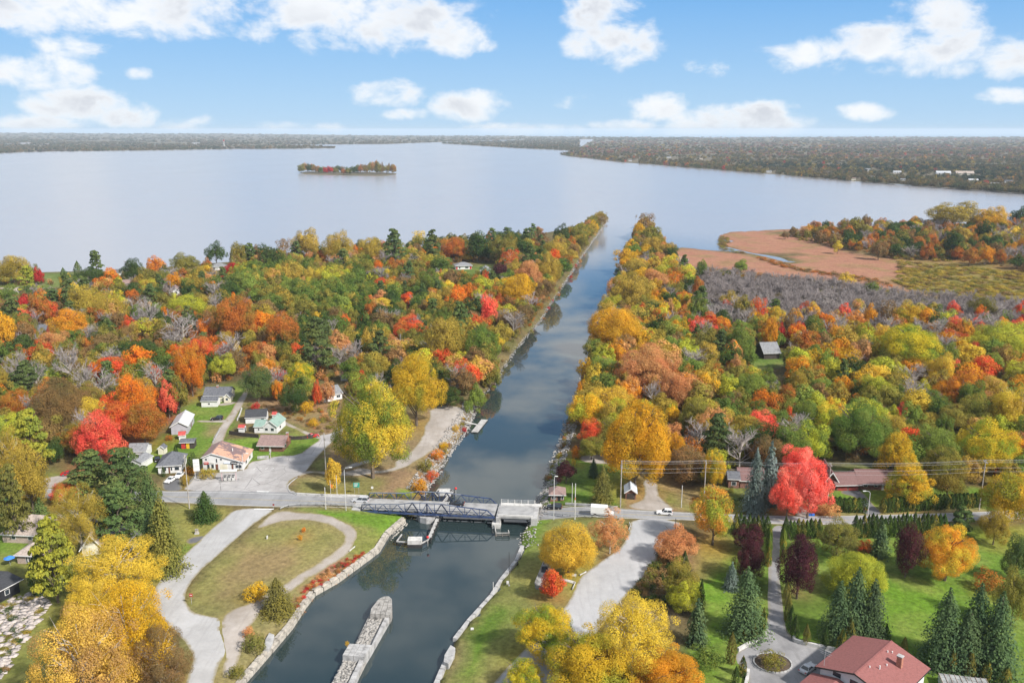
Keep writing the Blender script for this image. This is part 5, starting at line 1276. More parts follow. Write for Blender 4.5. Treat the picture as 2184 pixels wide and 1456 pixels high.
bm = Matrix.Rotation(BANG, 3, 'Z'); q = bm @ Vector((s2x(968), 5.6, 0))
car('sedan', 'dark car crossing the blue bridge', Vector((bp1.x + q.x, bp1.y + q.y, ZD + .01)), BANG + math.pi, P_BLACK)
car('suv', 'black sport utility car just right of the bridge', on(1182,1084), aR + math.pi, P_BLACK)
car('van', 'white box van driving right behind the thin brown tree', on(1284,1098), aR, P_WHITE, 'van')
car('suv', 'white sport utility car on the road above the pale car park', on(1417,1096), aR + math.pi, P_WHITE)
car('suv', 'black sport utility car parked on the lawn drive', on(463,895), math.pi + .1, P_BLACK)
car('sedan', 'white car parked in front of the grey hip roofed bungalow', on(364,1026), road_ang((374,1019), (355,1031)), P_WHITE)
car('sedan', 'blue grey car parked behind the grey hip roofed bungalow', on(363,974), road_ang((370,966), (353,980)), P_GREY)
car('sedan', 'dark car parked beside the white garage', on(336,982), road_ang((334,970), (337,990)), P_BLACK)
car('sedan', 'black and white car half hidden beside the bungalow steps', on(383,1016), road_ang((390,1008), (376,1020)), P_WHITE)
car('sedan', 'red car on the gravel behind the thin tree at far left', on(147,1013), .1, P_RED)
car('sedan', 'red car parked at the end of the gravel drive', on(667,932), .5, P_RED)
car('sedan', 'silver coupe parked on the round drive', on(1723,1429), road_ang((1712,1436), (1732,1421)), P_SILVER)

# ------------------------------------------------------------------ poles, lamps, wires
M_POLE = plain('pole_wood', (.36,.33,.30), .9, .2, 1.0); M_STEEL = plain('pole_steel', (.50,.50,.50), .5, .1, 1.0)
def pole_h(base, top): p = gp(*base); return p, (base[1]-top[1])*mpp(p.y)/math.cos(math.atan2(CAM_Z-p.z, p.y))
TOPS = {}
M_WIRE = plain('wire', (.34,.34,.35), .6, .1, 1.0)
def utility_pole(key, label, base, top, arm=None, transformer=False):
    p, h = pole_h(base, top); e = empty('utility_pole', p, 0, label, 'pole', 'utility poles')
    MB().tube([(0,0,-.5),(0,0,h)], .19, 8, .12).build('pole', M_POLE, e)
    MB().box(-.07, .07, -1.1, 1.1, h-.75, h-.62).build('crossarm', M_POLE, e)
    for y in (-1.0, -.4, .4, 1.0): MB().tube([(0, y, h-.615), (0, y, h-.35)], .06, 6).build('insulator', M_GALV, e)
    if transformer: MB().tube([(0, .42, h-2.6), (0, .42, h-1.6)], .28, 10).build('transformer', M_GALV, e)
    TOPS[key] = p + Vector((0, 0, h))
utility_pole('l1', 'tall utility pole at the road beside the corner spruce', (404,1084), (396,973))
utility_pole('l2', 'tall utility pole beside the young yellow tree', (696,1025), (688,926), transformer=True)
utility_pole('r1', 'utility pole beside the metal roofed shed', (1323,1081), (1325,985), transformer=True)
utility_pole('r2', 'utility pole left of the blue spruces', (1501,1072), (1502,984))
utility_pole('r3', 'utility pole right of the brilliant maple', (1763,1087), (1769,990))
utility_pole('r4', 'leaning utility pole behind the long hedge', (2088,1087), (2098,984))
utility_pole('l3', 'shorter utility pole in the yard below the brown cottage', (577,978), (577,962))
def wire(a, b2, dz, dy, label):
    A, B = TOPS[a] + Vector((0, dy, dz)), (TOPS[b2] if isinstance(b2, str) else b2) + Vector((0, dy, dz))
    c = (A + B)/2; pts = []
    for i in range(13):
        t = i/12; p = A.lerp(B, t); p.z -= 4*(A-B).length*.012*t*(1-t); pts.append(p - c)
    o = MB().tube(pts, .024, 4).build('power_line', M_WIRE, None, loc=c); tag(o, label, 'wire', 'power lines along the road')
off_r = TOPS['r4'] + Vector((62, 6, 0))
for (a, b2, nm) in (('r1','r2','between the shed pole and the next pole'), ('r2','r3','across the front of the blue spruces'), ('r3','r4','above the log house and hedge'), ('r4',off_r,'running off to the right edge')):
    for dz, dy, lv in ((-.33, -1.0, 'upper front'), (-.33, .4, 'upper middle'), (-.33, 1.0, 'upper rear'), (-2.4, 0, 'lower'), (-3.6, 0, 'lowest')): wire(a, b2, dz, dy, f'{lv} power line {nm}')
def lamp_post(label, base, top, arm):
    p, h = pole_h(base, top); e = empty('lamp_post', p, 0, label, 'lamp post', 'street lamps')
    MB().tube([(0,0,-.3),(0,0,h*.92),(arm*.25,0,h*.985),(arm,0,h)], .11, 8, .06).build('pole', M_STEEL, e)
    MB().box(arm-.15 if arm > 0 else arm-.75, arm+.75 if arm > 0 else arm+.15, -.16, .16, h-.08, h+.08).build('lamp_head', M_LAMP, e)
lamp_post('tall steel lamp post on the left bridge approach', (738,1088), (737,999), 1.6)
lamp_post('tall steel lamp post in front of the keeper\'s hut', (1181,1108), (1183,1018), .3)
lamp_post('curved lamp post beside the log house drive', (1851,1098), (1846,1048), -1.4)
lamp_post('lamp post at the corner of the white store', (519,1004), (519,967), 1.3)
lamp_post('short lamp post left of the thin orange tree by the road', (1515,1074), (1515,1040), .3)
lamp_post('lamp post at the far right beyond the long hedge', (2138,1086), (2136,1048), -1.2)
def mast(label, base, top, r=.07, mat=None, name='post', extra=None, cat='post'):
    p, h = pole_h(base, top); e = empty(name, p, 0, label, cat)
    MB().tube([(0,0,-.3),(0,0,h)], r, 7).build('shaft', mat or M_CONCW, e); MB().box(-.18, .18, -.18, .18, -.2, .12).build('foot', M_CONC, e)
    if extra: extra(e, h)
    return e
M_ORANGE = plain('signal_orange', (.60,.20,.04), .5, .1, 1.0)
def gate_arm(e, h): MB().box(-.16, .16, -.16, .16, h*.30, h*.55).build('signal_housing', M_CONCW, e); MB().box(-.10, .10, -.19, -.165, h*.55, h*.62).build('signal_lamp', M_ORANGE, e)
def flag(e, h): MB().box(.07, .75, -.02, .02, h*.62, h*.80).build('flag', M_ORANGE, e)
mast('white post left of the bridge with a low platform', (695,1085), (694,1040), .12)
mast('white mast with orange flag on the left bridge approach', (706,1066), (709,1025), .06, extra=flag, name='signal_mast')
mast('plain white mast behind the left approach', (719,1054), (718,1014), .08)
mast('raised barrier mast right of the bridge with orange mark', (1226,1107), (1229,1033), .13, extra=gate_arm, name='barrier_mast')
mast('slim pale mast behind the road right of the hut', (1220,1074), (1219,1031), .09)
mast('short grey post right of the gravel drive', (1453,1081), (1455,1036), .12)
mast('thin black mast on the right canal bank', (1086,1247), (1085,1180), .06, M_BLACK)
mast('short white post at the right canal coping', (1052,1268), (1052,1240), .09)
mast('dark post in front of the peach tree at the car park', (1440,1135), (1439,1106), .10, M_TIMBER)
def sign(label, base, top, wd, hg, mat, name='sign', post=None):
    p, h = pole_h(base, top); e = empty(name, p, 0, label, 'sign')
    for s in ((-.35*wd, .35*wd) if wd > .9 else (0,)): MB().tube([(s,0,-.3),(s,0,h)], .04, 6).build('post', post or M_GALV, e)
    MB().box(-wd/2, wd/2, -.06, -.02, h-hg, h).build('panel', mat, e); return e, h
M_SGREEN = plain('sign_green', (.04,.28,.20), .4, .1, 1.0)
e, h = sign('green road sign on two legs before the bridge', (761,1052), (763,1029), 1.9, 1.6, M_SGREEN)
for i in range(3): MB().box(-.7, .5 - i*.15, -.066, -.061, h-.45-i*.4, h-.28-i*.4).build('lettering', FRAME, e)
e, h = sign('small round white sign in the rough grass before the bridge', (794,1046), (794,1037), .7, .7, FRAME)
e, h = sign('red and white round stop sign by the side road bend', (409,1288), (409,1266), .8, .8, W_RED); MB().box(-.28, .28, -.068, -.061, h-.48, h-.32).build('bar', FRAME, e)
e, h = sign('stop sign at the corner of the pale car park', (1452,1132), (1452,1119), .75, .75, W_RED)
sign('white information board beside the old stone boat', (1224,1232), (1224,1223), 1.2, .7, FRAME)
e, h = sign('small red sign at the junction of the side road', (584,1086), (584,1074), .5, .6, W_MAROON)
for i, (px, py, lab) in enumerate(((469,1300,'blue and white bin pair by the maple drive'),)):
    pass
pb = gp(1730, 1099)
for i in range(2): 
    b_ = MB().box(-.4, .4, -.35, .35, 0, .55); o = b_.build('recycling_box', plain('box_blue', (.03,.16,.60), .5, .1, 1.0), None, loc=pb + Vector((i*1.0-.5, 0, .03))); tag(o, ('left' if i == 0 else 'right') + ' blue recycling box at the end of the maple drive', 'box', 'recycling boxes')
# store forecourt: pylon sign, pumps under a beam
p = gp(421, 1018); ps = empty('pylon_sign', p, .15, 'tall white pylon sign between the bungalow and the store', 'sign')
for x in (-.6, .6): MB().box(x-.08, x+.08, -.08, .08, -.3, 6.0).build('leg', M_CONCW, ps)
for k, (z0, z1) in enumerate(((2.3, 3.8), (3.9, 5.0), (5.1, 6.3))): MB().box(-.95, .95, -.16, .16, z0, z1).build('panel', FRAME, ps)
MB().box(-1.0, 1.0, -.7, .7, -.2, .35).build('plinth', M_CONC, ps)
p = gp(489, 1025); q = gp(474, 1025.5); q2 = gp(504, 1024.5)
fp = empty('pump_gantry', p, math.atan2(q2.y-q.y, q2.x-q.x), 'white fuel gantry beam on two posts in front of the store', 'gantry')
gl = (q2-q).length/2
for s in (-1, 1): MB().box(s*gl-.12, s*gl+.12, -.12, .12, .25, 3.3).build('post', wm('pink_paint', (.48,.36,.36), .6, .1, 1.0), fp)
MB().box(-gl-.4, gl+.4, -.5, .5, 3.31, 3.75).build('beam', FRAME, fp); MB().box(-gl-.8, gl+.8, -.8, .8, -.2, .22).build('island', M_CONCD, fp)
for i, s in enumerate((-.55, .05, .6)):
    pp = p + Vector((math.cos(fp.rotation_euler.z)*s*gl, math.sin(fp.rotation_euler.z)*s*gl, .24)); fe = empty('fuel_pump', pp, fp.rotation_euler.z, ('left', 'middle', 'right')[i] + ' white fuel pump under the gantry before the store', 'pump', 'fuel pumps')
    MB().box(-.4, .4, -.28, .28, 0, 1.5).build('body', M_CONCW, fe, bevel=.05); MB().box(-.42, .42, -.30, .30, 1.501, 1.65).build('cap', W_BLK, fe); MB().box(-.28, .28, -.30, -.285, .95, 1.35).build('screen', GLASS, fe)
# guard rails, barriers, fences
def rail(label, pts, h=.75, post=None, gap=2.0, mat=None, name='guard_rail', solid=False, th_=.12):
    P = [gp(*p) for p in pts]; o = P[0]; e = empty(name, o, 0, label, 'barrier' if name != 'fence' else 'fence')
    for a, b2 in zip(P[:-1], P[1:]):
        a, b3 = a - o, b2 - o; L_ = (b3-a).length; n = max(1, int(L_/gap))
        if solid:
            for i in range(n): c1, c2 = a.lerp(b3, i/n), a.lerp(b3, (i+.985)/n); MB().bar(c1 + Vector((0,0,h/2-.15)), c2 + Vector((0,0,h/2-.15)), th_, h+.3).build('block' if name != 'fence' else 'fence_panel', mat or M_CONC, e)
        else:
            MB().bar(a + Vector((0,0,h-.15)), b3 + Vector((0,0,h-.15)), .10, .30).build('rail', mat or M_GALV, e)
            for i in range(n+1): c1 = a.lerp(b3, i/n); MB().box(c1.x-.09, c1.x+.09, c1.y+.06, c1.y+.24, c1.z-.4, c1.z+h).build('post', post or M_TIMBER, e)
    return e
rail('steel guard rail curving along the left bridge approach', [(598,1087),(615,1080),(640,1077.5),(690,1078),(750,1081),(768,1086)], .75)
rail('steel guard rail on the near side of the road right of the bridge', [(1150,1096.5),(1200,1100),(1263,1104),(1320,1108)], .75)
rail('pale concrete barrier along the far side of the left approach', [(634,1055),(680,1058),(740,1058.5),(784,1060)], .7, mat=M_CONCW, name='road_barrier', solid=True, gap=3.0, th_=.35)
rail('grey concrete barrier along the far side of the road by the hut', [(1206,1076),(1260,1079),(1318,1084)], .7, mat=M_CONC, name='road_barrier', solid=True, gap=3.0, th_=.35)
rail('white curved rail end at the car park mouth', [(1342,1118),(1345,1125),(1341,1133)], .8, mat=M_CONCW, gap=.9)
rail('low white rail beside the car park, upper of two', [(1237,1228),(1250,1221)], .5, mat=M_CONCW, name='parking_rail')
rail('low white rail beside the car park, lower of two', [(1221,1258),(1227,1244)], .5, mat=M_CONCW, name='parking_rail')
rail('short white log rail beside the gravel loop', [(745,1176),(757,1166)], .35, mat=M_CONCW, name='parking_rail')
rail('dark grey board fence above the brown cottage lawn', [(489,926),(515,930),(552,934)], 1.5, mat=W_DARK, name='fence', solid=True, gap=2.2, th_=.1)
rail('dark grey board fence right of the brown cottage', [(617,938),(645,937),(668,934)], 1.4, mat=W_DARK, name='fence', solid=True, gap=2.2, th_=.1)
rail('grey low panel fence at the forecourt edge', [(549,979),(560,978),(574,977)], 1.1, mat=M_CONC, name='fence', solid=True, gap=2.0, th_=.1)
rail('white barrier blocks along the right of the gravel lane', [(516,872),(512,884),(506,897)], .7, mat=M_CONCW, name='road_barrier', solid=True, gap=1.6, th_=.3)
rail('beige barrier along the left of the gravel lane', [(470,915),(462,930),(454,945)], .6, mat=M_CONC, name='road_barrier', solid=True, gap=2.4, th_=.3)
rail('pale stone retaining wall right of the round drive', [(1692,1361),(1694,1368),(1712,1374),(1745,1381),(1775,1387),(1800,1394)], .9, mat=M_CONCW, name='retaining_wall', solid=True, gap=1.6, th_=.5)
rail('pale stone retaining wall left of the round drive', [(1632,1352),(1614,1368),(1592,1378),(1574,1388)], .8, mat=M_CONCW, name='retaining_wall', solid=True, gap=1.4, th_=.5)
rail('white kerb wall at the lower left of the round drive', [(1596,1430),(1594,1446),(1590,1462)], .6, mat=M_CONCW, name='retaining_wall', solid=True, gap=1.2, th_=.6)
# kerb round the grass point at the junction
kp = [(633,1055.5),(620,1050),(614,1043),(614,1035),(622,1027),(634,1018)]
ke = empty('kerb', gp(*kp[0]), 0); ke['kind'] = 'structure'
for a, b2 in zip(kp[:-1], kp[1:]): A, B = gp(*a) - ke.location, gp(*b2) - ke.location; MB().bar(A + Vector((0,0,.02)), B + Vector((0,0,.02)), .3, .3).build('kerb_stone', M_CONC, ke)
# stone ring of the round drive island
ic = gp(1648, 1413); ri = empty('planting_bed', ic, 0, 'round planted island with stone edge in the drive', 'flower bed')
for k in range(28):
    a = 6.283*k/28; o = add_obj('edge_stone', ST_CONC[k % 4], ri, (math.cos(a)*3.9, math.sin(a)*3.5, .08), a + math.pi/2, (.80, .32, .32))
MB().prism([(math.cos(6.283*k/28)*3.7, math.sin(6.283*k/28)*3.3) for k in range(28)], -.2, .12).build('soil', plain('soil', (.09,.065,.045), .95, .3, 2.0), ri)
# road markings
M_LINE = plain('road_paint', (.66,.66,.65), .8, .15, 1.0); M_LINEY = plain('yellow_road_paint', (.46,.36,.12), .8, .2, 1.0)
def marking(pts, w, mat, dz=.03):
    P = [gp(*p) for p in pts]; mb = MB(); n = len(P); V = []
    for i, p in enumerate(P):
        d = (P[min(i+1, n-1)] - P[max(i-1, 0)]); d.z = 0; d.normalize(); s = Vector((-d.y, d.x, 0))*w/2
        V += [tuple(p + s + Vector((0,0,dz))), tuple(p - s + Vector((0,0,dz)))]
    mb.add(V, [(2*i, 2*i+1, 2*i+3, 2*i+2) for i in range(n-1)])
    tag(mb.build('road_marking', mat), kind='structure')
def lerp_line(t, b2, k, n=24):
    xs = np.linspace(max(t[0][0], b2[0][0]), min(t[-1][0], b2[-1][0]), n)
    yt = np.interp(xs, [p[0] for p in t], [p[1] for p in t]); yb_ = np.interp(xs, [p[0] for p in b2], [p[1] for p in b2])
    return [(float(x), float(a*(1-k) + c*k)) for x, a, c in zip(xs, yt, yb_)]
hl_t, hl_b = HW_L[:7], HW_L[7:][::-1]; hr_t, hr_b = HW_R[:10], HW_R[10:][::-1]
for k, m_, w_ in ((.10, M_LINE, .14), (.92, M_LINE, .14), (.50, M_LINEY, .12)):
    marking(lerp_line([(-300,1034)] + hl_t[1:6] + [(765,1060)], hl_b, k, 40), w_, m_); marking(lerp_line([(1145,1073)] + hr_t[1:], [(1145,1098.5)] + hr_b[1:], k, 60), w_, m_)
marking([(542,1085.2),(584,1085.4)], .7, M_LINE, .04); marking([(548,1047.6),(573,1048)], .6, M_LINE, .04)
for i in range(4): marking([(540+i*13, 1001-i*.3),(545+i*13, 998-i*.3)], .15, M_LINE, .04)

# ------------------------------------------------------------------ old stone boat, garden things
bt = [(1141,1243),(1144,1248),(1161,1250),(1171,1246),(1180,1215),(1174,1197),(1171,1194),(1162,1193.5),(1157,1203)]
zb = gp(1160, 1225).z; P = [U(a, b2, zb + 1.1) for a, b2 in bt]; c = np.mean(P, 0)
sb = empty('stone_boat', (float(c[0]), float(c[1]), zb), 0, 'old grey boat hull displayed on the grass beside the car park', 'boat')
loc = [(x-c[0], y-c[1]) for x, y in P]
MB().prism(loc, -.3, 1.0).build('hull', M_CONCD, sb)
inn = [(x*.88, y*.92) for x, y in loc]
for a, b2 in zip(loc, loc[1:] + loc[:1]): MB().bar((*a, 1.12), (*b2, 1.12), .25, .24).build('gunwale', M_CONCD, sb)
hp = [U(a, b2, zb+1.05) for a, b2 in [(1157,1208),(1168,1209),(1167,1221),(1154,1219)]]; MB().prism([(x-c[0], y-c[1]) for x, y in hp], 1.002, 1.03).build('hold', W_BLK, sb)
hp = [U(a, b2, zb+1.5) for a, b2 in [(1161,1195),(1171,1195),(1170,1205),(1156,1205)]]; MB().prism([(x-c[0], y-c[1]) for x, y in hp], 1.002, 1.25).build('fore_deck', M_CONCD, sb)
for (a, b2) in ((1163,1198),(1167,1199),(1160,1202)): x, y = U(a, b2, zb+1.3); MB().tube([(x-c[0], y-c[1], 1.24), (x-c[0], y-c[1], 1.75)], .15, 6).build('bollard', M_BLACK, sb)
rp_ = [gp(1192,1236), gp(1210,1238), gp(1226,1243)]
o = MB(); cc = rp_[0]
for a, b2 in zip(rp_[:-1], rp_[1:]): o.bar(a-cc + Vector((0,0,.05)), b2-cc + Vector((0,0,.05)), 1.1, .2)
tag(o.build('footpath', M_CONCW, None, loc=cc), kind='structure')
mk = gp(470, 1144); 
mon = empty('stone_marker', gp(420, 1138), .2, 'small stone marker on the corner grass by the side road', 'marker'); MB().box(-.6, .6, -.35, .35, -.2, .35).build('base', M_CONC, mon); MB().box(-.45, .45, -.22, .22, .352, 1.5).build('slab', M_STONE, mon, bevel=.05)
um = empty('parasol', gp(22, 1205), 0, 'blue parasol beside the small tan roofed house', 'parasol'); MB().tube([(0,0,0),(0,0,2.3)], .05, 6).build('pole', M_GALV, um)
cn = MB(); n = 10; V = [(0,0,2.75)] + [(math.cos(6.283*k/n)*1.35, math.sin(6.283*k/n)*1.35, 2.05 + .1*(k % 2)) for k in range(n)]; cn.add(V, [(0, 1+k, 1+(k+1)%n) for k in range(n)]); cn.build('canopy', plain('parasol_blue', (.05,.20,.62), .7, .1, 1.0), um)
hb = gp(1648, 1404)
ub = [((643,1134),.5),((569,1146),.5)]
for i, ((px, py), hgt) in enumerate((((570,1148), .8), ((1007,1341), .25), ((1083,1243), .5))):
    lab = ('small white marker post on the loop lawn', 'square concrete slab on the grass of the right bank', 'low white block beside the thin black mast')[i]
    o = MB().box(-.35 if i else -.15, .35 if i else .15, -.35, .35, -.1, hgt).build('concrete_block', M_CONCW, None, loc=gp(px, py), bevel=.04); tag(o, lab, 'block')
ladder = gp(643, 1290)
# yellow boat on the bank above the gangway
yb = gp(985, 893); yo = empty('rowing_boat', yb, -.75, 'small yellow boat lying on the bank above the gangway', 'boat')
V = [(-2.2,0,.55),(-1.4,-.6,.5),(.6,-.7,.5),(2.4,0,.65),(.6,.7,.5),(-1.4,.6,.5),(-1.6,0,0),(-1,-.35,0),(.6,-.4,0),(1.7,0,.05),(.6,.4,0),(-1,.35,0)]
MB().add(V, [(i, (i+1)%6, 6+(i+1)%6, 6+i) for i in range(6)] + [(6,7,8,9,10,11)]).build('hull', W_YEL, yo); MB().box(-.2, .2, -.62, .62, .38, .44).build('thwart', M_TIMBER, yo)
# rock garden at the lower left
rg = np.vstack([sample_poly([(-60,1330),(30,1275),(80,1262),(110,1268),(100,1300),(66,1345),(30,1410),(-20,1470),(-80,1470)], G, 700, 41)])
rocks('rock_garden', 'pale pink limestone slabs of the rock garden at lower left', rg, (.7, 2.2), lambda p: th(p) + .1, plain('pink_limestone', (.40,.355,.33), .9, .2, .8), None, 42, .28)

